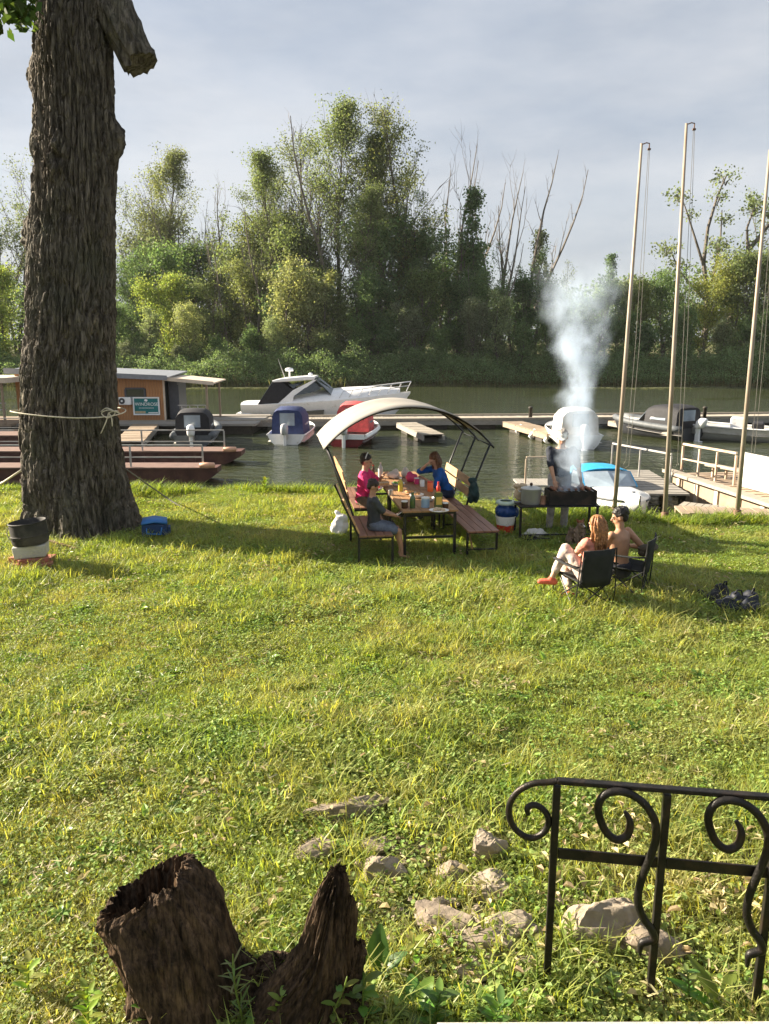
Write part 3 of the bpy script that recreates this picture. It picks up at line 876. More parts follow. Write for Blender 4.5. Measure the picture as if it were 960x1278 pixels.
S = [
 (-10, 400, 94, 'shrub1', MID, 'green shrub by the water left of the old trunk'),
 (165, 425, 93, 'shrub1', GRY, 'greyish shrub by the water right of the old trunk'),
 (192, 384, 95, 'willow2', WIL, 'pale upright willow shrub above the plank cabin roof'),
 (240, 378, 94, 'willow1', (.32,.35,.165), 'pale willow shrub standing over the cabin lean-to'),
 (225, 428, 92.5, 'shrub2', GRY, 'low grey-green shrub right behind the cabin lean-to'),
 (278, 418, 93.5, 'shrub1', MID, 'low green shrub beside the driftwood log'),
 (312, 405, 94, 'shrub2', DRK, 'dark shrub over the driftwood log'),
 (366, 322, 95, 'willow1', (.30,.32,.15), 'large pale yellow willow above the white cruiser'),
 (392, 335, 96, 'willow2', (.29,.31,.145), 'tall pale yellow willow right behind the cruiser cabin'),
 (345, 395, 93.5, 'willow1', WIL, 'pale willow shrub left above the cruiser mast'),
 (410, 412, 93, 'shrub1', OLV, 'olive shrub by the water over the cruiser bow'),
 (448, 395, 94, 'willow2', MID, 'green upright shrub over the arched awning'),
 (488, 400, 94, 'shrub1', DRK, 'dark round shrub over the arched awning crest'),
 (512, 376, 94.5, 'willow2', GRY, 'grey-green upright shrub right of the awning crest'),
 (548, 405, 93.5, 'shrub2', MID, 'green shrub beyond the awning right end'),
 (588, 372, 95, 'willow1', GRY, 'grey willow shrub under the leaning dead tree'),
 (622, 362, 95, 'willow2', WIL, 'pale upright willow left of the smoke'),
 (646, 398, 94, 'shrub2', MID, 'green shrub close left of the smoke'),
 (686, 385, 95, 'willow1', MID, 'green willow shrub behind the smoke'),
 (730, 395, 95, 'shrub1', DRK, 'dark shrub behind the right edge of the smoke'),
 (770, 390, 96, 'willow2', MID, 'green upright shrub behind the first flagpole'),
 (806, 400, 96, 'shrub1', DRK, 'dark shrub between the first two flagpoles'),
 (852, 385, 96, 'willow1', MID, 'green willow shrub behind the second flagpole'),
 (892, 395, 96, 'shrub2', (.19,.22,.12), 'grey-green shrub between the last two flagpoles'),
 (930, 388, 97, 'willow2', DRK, 'dark upright shrub behind the third flagpole'),
 (972, 392, 97, 'shrub1', MID, 'green shrub at the right edge of the far bank'),
]
_r = random.Random(5)
for a in T:
    tree(*a, name='dead_tree' if a[3].startswith('bare') else 'tree', rz=None if a[3].startswith('gnarl') else _r.random() * 6.28)
for a in S:
    tree(*a, group='shrubs along the far bank', name='shrub', rz=_r.random() * 6.28)

# undergrowth on the far bank, reeds, lily pads, the wood that closes the view behind
rg2 = np.random.default_rng(77)
def undergrowth():
    n = 36000
    x = rg2.uniform(-66, 74, n); d = rg2.random(n) ** 1.3 * 10 - .3
    y = far_bank(x) + d
    hh = (.7 + 2.9 * np.clip(fbm(x * .33, y * .4, 2.2, 3) + .35, 0, 1.5)) * (.35 + .65 * sstep(-.3, 3.5, d))
    z = np.maximum(ground_z(x, y), WATER_Z) + .1 + hh * rg2.random(n) ** .7
    V, F = leaves_np(rg2, np.stack([x, y, z], -1), 6, .24, .20)
    o = link('undergrowth', np_mesh('undergrowth', V, F), LEAF); o.color = (.175, .245, .115, 1)
    tag(o, 'tangled green undergrowth covering the far bank', 'undergrowth', kind='stuff')
undergrowth()
def far_wood():
    n = 26000
    x = rg2.uniform(-85, 95, n); y = rg2.uniform(107, 140, n)
    top = 9.5 + 4.0 * fbm(x * .07, y * .07, 1.2, 3)
    z = ground_z(x, y) + np.maximum(1, top) * rg2.random(n) ** .6
    V, F = leaves_np(rg2, np.stack([x, y, z], -1), 4, .5, .48)
    o = link('far_wood', np_mesh('far_wood', V, F), LEAF); o.color = (.13, .185, .085, 1)
    tag(o, 'dense wood closing the view behind the bank trees', 'wood', kind='stuff')
far_wood()
def reeds():
    mb = MB(); rng = random.Random(3)
    V, F = [], []
    for i in range(5200):
        x = rng.uniform(-70, 80)
        if vnoise(x * .16, 3.3) < -.35: continue
        y = float(far_bank(x)) + rng.gauss(-.1, .55); h = rng.uniform(.4, 1.35)
        a = rng.random() * 3.14; w = .03; dx = rng.gauss(0, .15)
        b = len(V)
        V += [(x - w * math.cos(a), y - w * math.sin(a), WATER_Z - .1), (x + w * math.cos(a), y + w * math.sin(a), WATER_Z - .1), (x + dx, y + rng.gauss(0, .1), WATER_Z + h), (x + dx * .5 - w * math.cos(a), y, WATER_Z + h * .6)]
        F.append((b, b + 1, b + 2, b + 3))
    me = bpy.data.meshes.new('reeds'); me.from_pydata(V, [], F); me.update()
    o = link('reeds', me, LEAF); o.color = (.15, .145, .065, 1)
    tag(o, 'pale reeds standing along the far waterline', 'reeds', kind='stuff')
reeds()
def pads():
    V, F = [], []; rng = random.Random(4)
    for i in range(2600):
        x = rng.uniform(-60, 70); y = float(far_bank(x)) - abs(rng.gauss(0, 1.0)) - 3.0 - 1.2 * math.sin(x * .09)
        if vnoise(x * .12, 7.7) < -.1: continue
        r = rng.uniform(.12, .26); b = len(V)
        V += [(x + r * math.cos(k * 1.047), y + r * math.sin(k * 1.047), WATER_Z + .012 + .01 * rng.random()) for k in range(6)]
        F.append(tuple(range(b, b + 6)))
    me = bpy.data.meshes.new('lily_pads'); me.from_pydata(V, [], F); me.update()
    o = link('lily_pads', me, LEAF); o.color = (.22, .23, .12, 1)
    tag(o, 'pale lily pads floating in a strip before the far bank', 'water lilies', kind='stuff')
pads()
DEADW = bark_mat('driftwood_grey', (.13, .11, .09), (.30, .26, .22), 3, (.3, 1, 1))
def driftwood():
    p = at_z(272, 472, -.9); q = at_y(340, 438, p.y + 2.5)
    m1 = p.lerp(q, .5) + Vector((0, 0, .25))
    mb = MB(); mb.tube([p, m1, q], [.16, .14, .07], 7).tube([m1, m1 + Vector((1.2, .2, .1)), m1 + Vector((2.6, .4, .9))], [.09, .07, .03], 5).tube([m1.lerp(q, .5), m1.lerp(q, .5) + Vector((-.3, 0, .8)), m1.lerp(q, .5) + Vector((-.2, .1, 1.6))], [.07, .05, .02], 5)
    o = mb.build('driftwood_log', DEADW, smooth=True)
    tag(o, 'bleached fallen tree trunk leaning on the far bank into the water', 'driftwood')
driftwood()

# ------------------------------------------------------------------ the old tree in front
def old_tree():
    Y0 = 13.0
    rows = [(0, 40, 148), (50, 36, 149), (100, 37, 150), (180, 38, 153), (250, 38, 152), (350, 32, 150), (450, 26, 148), (520, 24, 153), (600, 25, 163), (640, 27, 170), (668, 22, 178), (690, 12, 190)]
    zs, cx, rr = [], [], []
    for y, l, r in rows:
        p, q = at_y(l, y, Y0), at_y(r, y, Y0)
        zs.append(p.z); cx.append((p.x + q.x) / 2); rr.append((q.x - p.x) / 2)
    zs, cx, rr = np.array(zs)[::-1], np.array(cx)[::-1], np.array(rr)[::-1]
    bx = -5.3
    # extend up out of the picture, to where the limbs part
    zs = np.append(zs, [9.5, 11.0]); cx = np.append(cx, [cx[-1] + .12, cx[-1] + .25]); rr = np.append(rr, [rr[-1] * 1.02, rr[-1] * .95])
    zz = np.linspace(-.25, 10.6, 760)
    th = np.linspace(0, 2 * math.pi, 460, endpoint=False)
    Z, TH = np.meshgrid(zz, th, indexing='ij')
    C, RR = np.interp(Z, zs, cx), np.interp(Z, zs, rr)
    ux, uy = np.cos(TH), np.sin(TH)
    arc = TH * .8
    # ridged bark: long vertical plates that split and join; periodic in the angle
    wx = ux * 1.0 + .10 * fbm(ux * 2, uy * 2, Z * .9, 3); wy = uy * 1.0 + .10 * fbm(ux * 2 + 9, uy * 2, Z * .9, 3)
    n1 = vnoise(wx * 10.5, wy * 10.5, Z * 1.1)
    n2 = vnoise(wx * 23 + 5, wy * 23, Z * 2.6)
    n3 = fbm(ux * 34, uy * 34, Z * 7, 3)
    ridge = 1 - np.abs(n1) * 1.9; ridge2 = 1 - np.abs(n2) * 1.8
    cracks = vnoise(ux * 12 + 30, uy * 12, Z * 6.5)
    dsp = .05 - .085 * np.exp(-np.abs(n1 / .17)) - .055 * np.exp(-np.abs(n2 / .18)) + .02 * n1 * n2 + .016 * n3 - .030 * np.exp(-np.abs(cracks / .07))
    dsp += .05 * fbm(ux * 1.2, uy * 1.2, Z * .35, 3)
    flare = sstep(1.2, -.1, Z) 
    dsp += flare * (.14 * np.sin(TH * 5 + 1.2) + .10 * np.sin(TH * 3))
    def bump(th0, z0, sz, sth, h, rough=.25):
        da = (TH - th0 + math.pi) % (2 * math.pi) - math.pi
        g = np.exp(-((da / sth) ** 2 + ((Z - z0) / sz) ** 2))
        return h * g * (1 + rough * fbm(ux * 14, uy * 14, Z * 9, 3))
    zat = lambda y: at_y(100, y, Y0).z
    dsp += bump(-.12, zat(178), .26, .22, .22)                   # burl on the right
    dsp += bump(math.pi + .05, zat(96), .3, .2, .12)               # burls on the left
    dsp += bump(math.pi + .05, zat(288), .34, .2, .17, .5)
    dsp += bump(-math.pi / 2 - .12, zat(205), .3, .22, .12, .6) - bump(-math.pi / 2 - .12, zat(207), .10, .08, .16)   # healed knot in front
    RR = RR * .97 + dsp - .105
    V = np.stack([C - bx + RR * ux, RR * uy * .97, Z], -1).reshape(-1, 3)
    m_, n_ = Z.shape
    i = np.arange(m_ - 1)[:, None] * n_; j = np.arange(n_)[None, :]
    F = np.stack([i + j, i + (j + 1) % n_, i + n_ + (j + 1) % n_, i + n_ + j], -1).reshape(-1, 4)
    t = thing('old_tree', 'huge old tree with a deeply furrowed trunk and a sawn branch stub', 'tree', (bx, Y0, 0))
    me = np_mesh('trunk', V, F, True)
    bark, nt, b = _nt('old_bark')
    N, L = nt.nodes, nt.links
    tc = N.new('ShaderNodeTexCoord'); mp = N.new('ShaderNodeMapping'); mp.inputs['Scale'].default_value = (1, 1, .2)
    L.new(tc.outputs['Object'], mp.inputs['Vector'])
    nz = N.new('ShaderNodeTexNoise'); nz.inputs['Scale'].default_value = 16; nz.inputs['Detail'].default_value = 8; nz.inputs['Roughness'].default_value = .65
    L.new(mp.outputs['Vector'], nz.inputs['Vector'])
    ra = N.new('ShaderNodeValToRGB'); e = ra.color_ramp.elements
    e[0].position, e[0].color = 0.38, (.046, .038, .031, 1); e[1].position, e[1].color = .60, (.21, .182, .148, 1)
    L.new(nz.outputs['Fac'], ra.inputs['Fac'])
    n2_ = N.new('ShaderNodeTexNoise'); n2_.inputs['Scale'].default_value = 1.3; n2_.inputs['Detail'].default_value = 6
    L.new(tc.outputs['Object'], n2_.inputs['Vector'])
    mr = N.new('ShaderNodeMapRange'); mr.inputs['From Min'].default_value = .48; mr.inputs['From Max'].default_value = .7; mr.inputs['To Max'].default_value = .7
    L.new(n2_.outputs['Fac'], mr.inputs['Value'])
    mx = N.new('ShaderNodeMix'); mx.data_type = 'RGBA'; mx.inputs['B'].default_value = (.10, .10, .072, 1)     # algae
    L.new(mr.outputs['Result'], mx.inputs['Factor']); L.new(ra.outputs['Color'], mx.inputs['A'])
    L.new(mx.outputs['Result'], b.inputs['Base Color'])
    b.inputs['Roughness'].default_value = .9; b.inputs['Specular IOR Level'].default_value = .25
    n3_ = N.new('ShaderNodeTexNoise'); n3_.inputs['Scale'].default_value = 55; n3_.inputs['Detail'].default_value = 6
    L.new(mp.outputs['Vector'], n3_.inputs['Vector'])
    bp = N.new('ShaderNodeBump'); bp.inputs['Strength'].default_value = 1.0; bp.inputs['Distance'].default_value = .02
    mp4 = N.new('ShaderNodeMapping'); mp4.inputs['Scale'].default_value = (1, 1, .11)
    L.new(tc.outputs['Object'], mp4.inputs['Vector'])
    n4_ = N.new('ShaderNodeTexNoise'); n4_.inputs['Scale'].default_value = 21; n4_.inputs['Detail'].default_value = 3; n4_.inputs['Distortion'].default_value = .6
    L.new(mp4.outputs['Vector'], n4_.inputs['Vector'])
    ab = N.new('ShaderNodeMath'); ab.operation = 'SUBTRACT'; ab.inputs[1].default_value = .5; L.new(n4_.outputs['Fac'], ab.inputs[0])
    ab2 = N.new('ShaderNodeMath'); ab2.operation = 'ABSOLUTE'; L.new(ab.outputs[0], ab2.inputs[0])
    ab3 = N.new('ShaderNodeMapRange'); ab3.inputs['From Max'].default_value = .09; L.new(ab2.outputs[0], ab3.inputs['Value'])
    bp4 = N.new('ShaderNodeBump'); bp4.inputs['Strength'].default_value = 1.0; bp4.inputs['Distance'].default_value = .022
    L.new(ab3.outputs['Result'], bp4.inputs['Height'])
    L.new(bp4.outputs['Normal'], bp.inputs['Normal'])
    L.new(n3_.outputs['Fac'], bp.inputs['Height']); L.new(bp.outputs['Normal'], b.inputs['Normal'])
    link('trunk', me, bark, t)
    def limb(name, pts, rad, nseg=48, ring=36, amp=.03, m=bark, jag=0):
        pts = [Vector(p) for p in pts]
        # resample
        P, Q = [], []
        for k in range(nseg + 1):
            f = k / nseg * (len(pts) - 1); a = min(len(pts) - 2, int(f))
            P.append(pts[a].lerp(pts[a + 1], f - a)); Q.append(rad[a] + (rad[a + 1] - rad[a]) * (f - a))
        mb = MB(); mb.tube(P, Q, ring)
        A = np.array([tuple(v) for v in mb.v]); nn = len(P)
        cen = np.repeat(np.array([tuple(p) for p in P]), ring, 0)
        dirn = A - cen; ln = np.linalg.norm(dirn, axis=1, keepdims=True) + 1e-9; dirn /= ln
        tang = np.repeat(np.arange(nn), ring) / nn
        d = amp * (1 - 1.6 * np.abs(vnoise(dirn[:, 0] * 5 + 3, dirn[:, 1] * 5 + dirn[:, 2] * 5, tang * 4)))
        A = A + dirn * d[:, None]
        if jag:
            dirv = np.array(tuple((P[-1] - P[-2]).normalized()))
            A[-ring:] += dirv * (jag * vnoise(dirn[-ring:, 0] * 6, dirn[-ring:, 1] * 6 + dirn[-ring:, 2] * 6)[:, None])
        mb.v = [tuple(a) for a in A]
        return mb.build(name, m, t, 60)
    # sawn stub slanting down to the right, at photo (150..195, 10..95)
    a, c = at_y(122, -30, Y0 - .1), at_y(176, 80, Y0 - .25)
    loc = Vector((bx, Y0, 0))
    limb('branch_stub', [a - loc, a.lerp(c, .5) - loc, c - loc], [.27, .24, .225], amp=.06, jag=.06)
    a2 = at_y(150, -60, Y0 - .1)
    # limbs and crown above the picture
    top = Vector((cx[-1] - bx, 0, 10.3))
    L1 = [top, top + Vector((-1.2, .5, 1.8)), top + Vector((-2.8, 1, 4)), top + Vector((-3.4, 1.4, 7))]
    L2 = [top, top + Vector((1.3, -.4, 2)), top + Vector((2.4, -.8, 4.6)), top + Vector((3.6, -.6, 7.4))]
    L3 = [top, top + Vector((0, .8, 2.5)), top + Vector((.3, 2, 5.5)), top + Vector((.2, 2.6, 9))]
    cent = []; rng = random.Random(8)
    for k, Lm in enumerate((L1, L2, L3)):
        limb('limb', Lm, [.52, .36, .24, .1], 30, 20, .03)
        for q in range(26):
            f = rng.uniform(1.0, 2.98); i0 = int(f); p = Lm[i0].lerp(Lm[i0 + 1], f - i0)
            d = Vector((rng.gauss(0, 1), rng.gauss(0, 1), rng.gauss(.25, .5)))
            w = wander(rng, p, d, rng.uniform(1.4, 3.2), 4, .2, 0)
            cent += [tuple(x) for x in w[2:]]
    # the low spray whose leaves hang into the top left corner
    tw = at_y(-30, -60, Y0 - 1.2) - loc; tip = at_y(8, 14, Y0 - 1.6) - loc
    spray = MB(); rngs = np.random.default_rng(3)
    lows = []
    for q in range(14):
        e = at_y(rng.uniform(-40, 30), rng.uniform(-45, 26), Y0 - rng.uniform(1.0, 2.0)) - loc
        spray.tube([at_y(20, -90, Y0 - .6) - loc, tw.lerp(e, .6) + Vector((0, 0, .1)), e], [.03, .02, .008], 5)
        lows += [tuple(e), tuple(tw.lerp(e, .75))]
    spray.build('low_twigs', bark, t)
    V1, F1 = leaves_np(np.random.default_rng(2), cent, 42, .55, .17)
    V2, F2 = leaves_np(rngs, lows, 30, .14, .15, .8)
    V = np.concatenate([V1, V2]); F = np.concatenate([F1, F2 + len(V1)])
    c = link('crown', np_mesh('old_crown', V, F), LEAF, t); c.color = (.07, .12, .025, 1)
old_tree()
# ------------------------------------------------------------------ materials of the harbour
M = {
    'plank': mat('weathered_planks', (.36, .32, .26), .85, var=.3, scale=3, bump=.5, bscale=30, stretch=(1, 6, 6), dirt=(.20, .17, .13)),
    'plank2': mat('grey_planks', (.30, .28, .25), .85, var=.3, scale=3, bump=.5, bscale=30, stretch=(1, 6, 6), dirt=(.15, .13, .10)),
    'tan': mat('tan_planks', (.34, .26, .185), .85, var=.25, scale=3, bump=.4, dirt=(.20, .145, .10)),
    'rust': mat('dark_red_steel', (.085, .035, .028), .55, var=.3, scale=2.5, bump=.2, dirt=(.16, .08, .05), dirt_scale=2),
    'rustlight': mat('worn_red_deck', (.20, .125, .10), .75, var=.25, scale=3, dirt=(.12, .07, .05)),
    'rail': mat('grey_painted_rail', (.42, .41, .39), .5, var=.15, dirt=(.22, .14, .09)),
    'railrust': mat('pale_rusty_rail', (.55, .45, .34), .6, var=.2, dirt=(.30, .16, .09), dirt_amt=.7),
    'white': mat('white_gelcoat', (.86, .86, .86), .25, var=.05, dirt=(.55, .52, .46), dirt_amt=.1),
    'dirtywhite': mat('chalky_white_paint', (.62, .60, .56), .5, var=.1, dirt=(.40, .36, .30)),
    'black': mat('black_canvas', (.018, .018, .022), .75, var=.3, scale=8, bump=.3),
    'navy': mat('navy_canvas', (.025, .04, .12), .75, var=.25, scale=8, bump=.3),
    'redcanvas': mat('faded_red_canvas', (.55, .085, .085), .75, var=.25, scale=6, bump=.3),
    'bluecanvas': mat('bright_blue_canvas', (.02, .30, .58), .7, var=.15, scale=6, bump=.3),
    'maroon': mat('maroon_hull_paint', (.16, .02, .025), .35, var=.15),
    'glass': mat('dark_tinted_glass', (.03, .04, .045), .06, var=.1, spec=.8),
    'clear': mat('clear_vinyl_window', (.26, .32, .38), .12, var=.25, scale=2, spec=.8),
    'steel': mat('polished_steel', (.60, .60, .60), .3, metal=.9, var=.1),
    'motor': mat('dark_motor_cowl', (.04, .042, .05), .35, var=.15),
    'motorgrey': mat('silver_motor_cowl', (.42, .43, .45), .35, var=.15),
    'rubber': mat('grey_rubber_tube', (.10, .11, .12), .6, var=.2),
    'barrel': mat('pale_blue_plastic', (.30, .52, .66), .45, var=.15, dirt=(.2, .25, .25)),
    'fender': mat('orange_fender', (.75, .42, .27), .5, var=.15),
    'wet': mat('dark_wet_timber', (.045, .038, .030), .6, var=.3),
    'siding': mat('varnished_siding', (.40, .195, .08), .5, var=.28, scale=2.2, stretch=(7, 7, .8), bump=.3, dirt=(.30, .12, .04), dirt_amt=.3),
    'roofgrey': mat('grey_roof_sheet', (.23, .245, .27), .5, var=.12),
    'beige': mat('beige_roof_edge', (.62, .53, .42), .7, var=.12, dirt=(.4, .32, .24)),
    'darkdoor': mat('dark_grey_panel', (.075, .08, .095), .5, var=.15),
    'teal': mat('teal_sign_face', (.012, .165, .17), .4, var=.2, scale=3),
    'signwhite': mat('white_sign_print', (.80, .82, .82), .5, var=.03),
    'signtan': mat('tan_sign_print', (.45, .36, .22), .5, var=.2),
}
DOCKS = 'docks and pontoons on the river'
BOATS = 'boats moored in the marina'

def deck_boards(mb, p, q, w, z, bw=.16, th=.04, rng=random.Random(9)):
    """boards laid across a walkway that runs from p to q (xy), width w"""
    p, q = Vector((p[0], p[1], 0)), Vector((q[0], q[1], 0)); d = q - p; L = d.length; d.normalize()
    s = Vector((-d.y, d.x, 0)); n = int(L / bw); a = math.atan2(s.y, s.x)
    for i in range(n):
        c = p + d * ((i + .5) * bw) 
        mb.box((c.x, c.y, z + rng.uniform(-.008, .008)), (w + rng.uniform(-.04, .04), bw * .9, th), (0, 0, a + rng.uniform(-.006, .006)))
def walkway(name, label, p, q, w, z, m_board='plank', m_side='plank2', floats=True, cat='dock', kerb=0.0, fl='wet', group=DOCKS, singles=False):
    p, q = Vector((*p, 0)), Vector((*q, 0))
    t = thing(name, label, cat, (p.x, p.y, 0), 0, group)
    d = (q - p); L = d.length; d.normalize(); s = Vector((-d.y, d.x, 0))
    mb = MB(); deck_boards(mb, (0, 0), (q - p)[:2], w, z)
    tag(mb.build('deck_boards', M[m_board], t), kind='stuff')
    for k in (-1, 1):
        a = s * (k * (w / 2 - .04)) + Vector((0, 0, z - .14))
        MB().bar(a + d * .02, a + d * (L - .02), .09, .22).build('side_beam', M[m_side], t)
        if kerb:
            b = s * (k * (w / 2 - .08)) + Vector((0, 0, z + .075))
            MB().bar(b + d * .05, b + d * (L - .05), .14, .10).build('kerb_board', M[m_board], t)
    if floats:
        n = max(2, int(L / 2.6))
        for i in range(n):
            c = d * (L * (i + .5) / n) + Vector((0, 0, (z + WATER_Z) / 2 - .25))
            MB().box(c, (1.5, w * .86, .5), (0, 0, math.atan2(d.y, d.x)), taper=.94).build('float', M[fl], t)
    return t
def PX(px, py, z): 
    p = at_z(px, py, z); return (p.x, p.y)

# the long pier across the marina, its fingers
pier = walkway('floating_pier', 'long grey plank pier floating across the marina', (-22.5, 40.3), (33, 44.6), 2.6, -.72, 'plank', 'plank2', kerb=.1, cat='pier')
walkway('finger_dock', 'short plank finger dock beside the awning crest', (1.15, 40.4), (2.25, 34.6), 1.05, -.78, 'plank', 'plank2')
f2 = walkway('finger_dock', 'finger dock with white bumpers left of the smoking grill', PX(640, 526, -.75), PX(697, 541.5, -.75), 1.1, -.76, 'tan', 'tan')
for i, (px, py) in enumerate(((652, 534), (669, 540), (688, 545))):
    p = at_z(px, py, -.9) - Vector((f2.location.x, f2.location.y, 0))
    MB().tube([p + Vector((-.05, -.1, .15)), p + Vector((-.32, -.2, -.16)), p + Vector((-.1, -.1, -.36))], .09, 8).build('bumper', M['white'], f2, True)
f3 = walkway('finger_dock', 'finger dock on pale blue drums behind the second flagpole', PX(772, 525, -.75), PX(850, 537.5, -.75), 1.3, -.75, 'tan', 'plank2', floats=False)
for px in (822, 831):
    p = at_z(px, 541, WATER_Z + .15) - Vector((f3.location.x, f3.location.y, 0))
    d_ = MB().lathe([(.02, -.45), (.26, -.44), (.29, -.38), (.29, -.1), (.31, -.08), (.29, -.06), (.29, .38), (.26, .44), (.02, .45)], 14).build('drum', M['barrel'], f3, True)
    d_.location = p; d_.rotation_euler = (R(90), 0, R(20))
MB().box((7.9 - f3.location.x + 6, 0, -1.0), (1, .5, .4)).build('float', M['wet'], f3)
walkway('finger_dock', 'tan plank gangway leading from the cabin pontoon', (-12.2, 39.0), (-10.6, 31.2), 1.25, -.7, 'tan', 'plank2')
walkway('finger_dock', 'plank finger between the blue and the red canopied boat', (-5.0, 39.8), (-4.3, 36.0), .9, -.74, 'plank', 'plank2')
# piles on the pier
for px, lab in ((662, 'dark mooring post on the pier left of the smoke'), (879, 'dark mooring post on the pier behind the black canopied boat')):
    p = at_z(px, 523, -.72)
    o = MB().lathe([(.10, 0), (.10, .55), (.13, .57), (.13, .63), (.05, .66)], 10).build('mooring_post', M['wet'], None, True)
    o.location = (p.x, p.y, -.69); tag(o, lab, 'post', 'mooring posts on the pier')

# ------------------------------------------------------------------ dark red pontoons on the left
def pontoon(label, Y, x0, x1, zdeck, dep, railtop, bow, posts, loose):
    t = thing('steel_pontoon', label, 'pontoon', (x0, Y, 0), 0, 'dark red steel pontoons')
    L = x1 - x0
    prof = [(0, 0), (L, 0)]
    h = MB()
    zb = WATER_Z - .2
    rings = []
    for (x, zt, zl, y0, y1) in ((0, zdeck, zb, 0, dep), (L - bow * 1.2, zdeck, zb, 0, dep), (L - bow * .4, zdeck, zb + .25, .06, dep - .06), (L, zdeck + .02, zdeck - .16, .18, dep - .18)):
        rings.append([Vector((x, y0, zl)), Vector((x, y1, zl)), Vector((x, y1, zt)), Vector((x, y0, zt))])
    h.loft(rings); h.build('hull', M['rust'], t)
    MB().box((L / 2 - bow * .3, dep / 2, zdeck + .025), (L - bow * .5, dep + .10, .05)).build('deck_plate', M['rustlight'], t)
    MB().box((L / 2 - bow, -.035, zdeck - .42), (L - bow * 1.6, .06, .07)).build('rubbing_strake', M['rustlight'], t)
    y = .10
    xs = [L - bow * .55 - i * posts for i in range(int(L / posts))]
    rl = MB()
    rl.bar((xs[-1], y, railtop), (xs[0], y, railtop), .045)
    rl.build('top_rail', M['rail'], t)
    MB().bar((xs[-1], y, zdeck + (railtop - zdeck) * .48), (xs[0] - .02, y, zdeck + (railtop - zdeck) * .48), .035).build('mid_rail', M['rail'], t)
    for x in xs:
        MB().box((x, y, (zdeck + .05 + railtop) / 2 - .02), (.05, .05, railtop - zdeck - .07)).build('rail_post', M['rail'], t)
    for i in range(7):
        MB().box((L * (i + .7) / 7.6, -.012, (zdeck + zb) / 2 + .05), (.05, .025, zdeck - zb - .3)).build('hull_rib', M['rust'], t)
    f = MB().lathe([(.02, -.26), (.09, -.23), (.10, 0), (.09, .23), (.02, .26)], 10).build('fender', M['fender'], t, True)
    f.location = (L - bow * .35, -.02, zdeck + .12); f.rotation_euler = (0, R(90), 0)
    return t
pontoon('nearer dark red steel pontoon with low grey railing behind the old trunk', 24.4, -17, at_y(270, 590, 24.4).x, -.74, 1.0, .02, .8, 2.35, 1)
pontoon('farther dark red steel pontoon with grey railing and pointed end', 28.4, -20, at_y(300, 565, 28.4).x, -.74, 1.2, .08, 1.1, 3.1, 1)
pontoon('dark steel pontoon farthest back, reaching left of the old trunk', 32.6, -24, -14.6, -.62, 1.6, .15, .8, 3.0, 1)

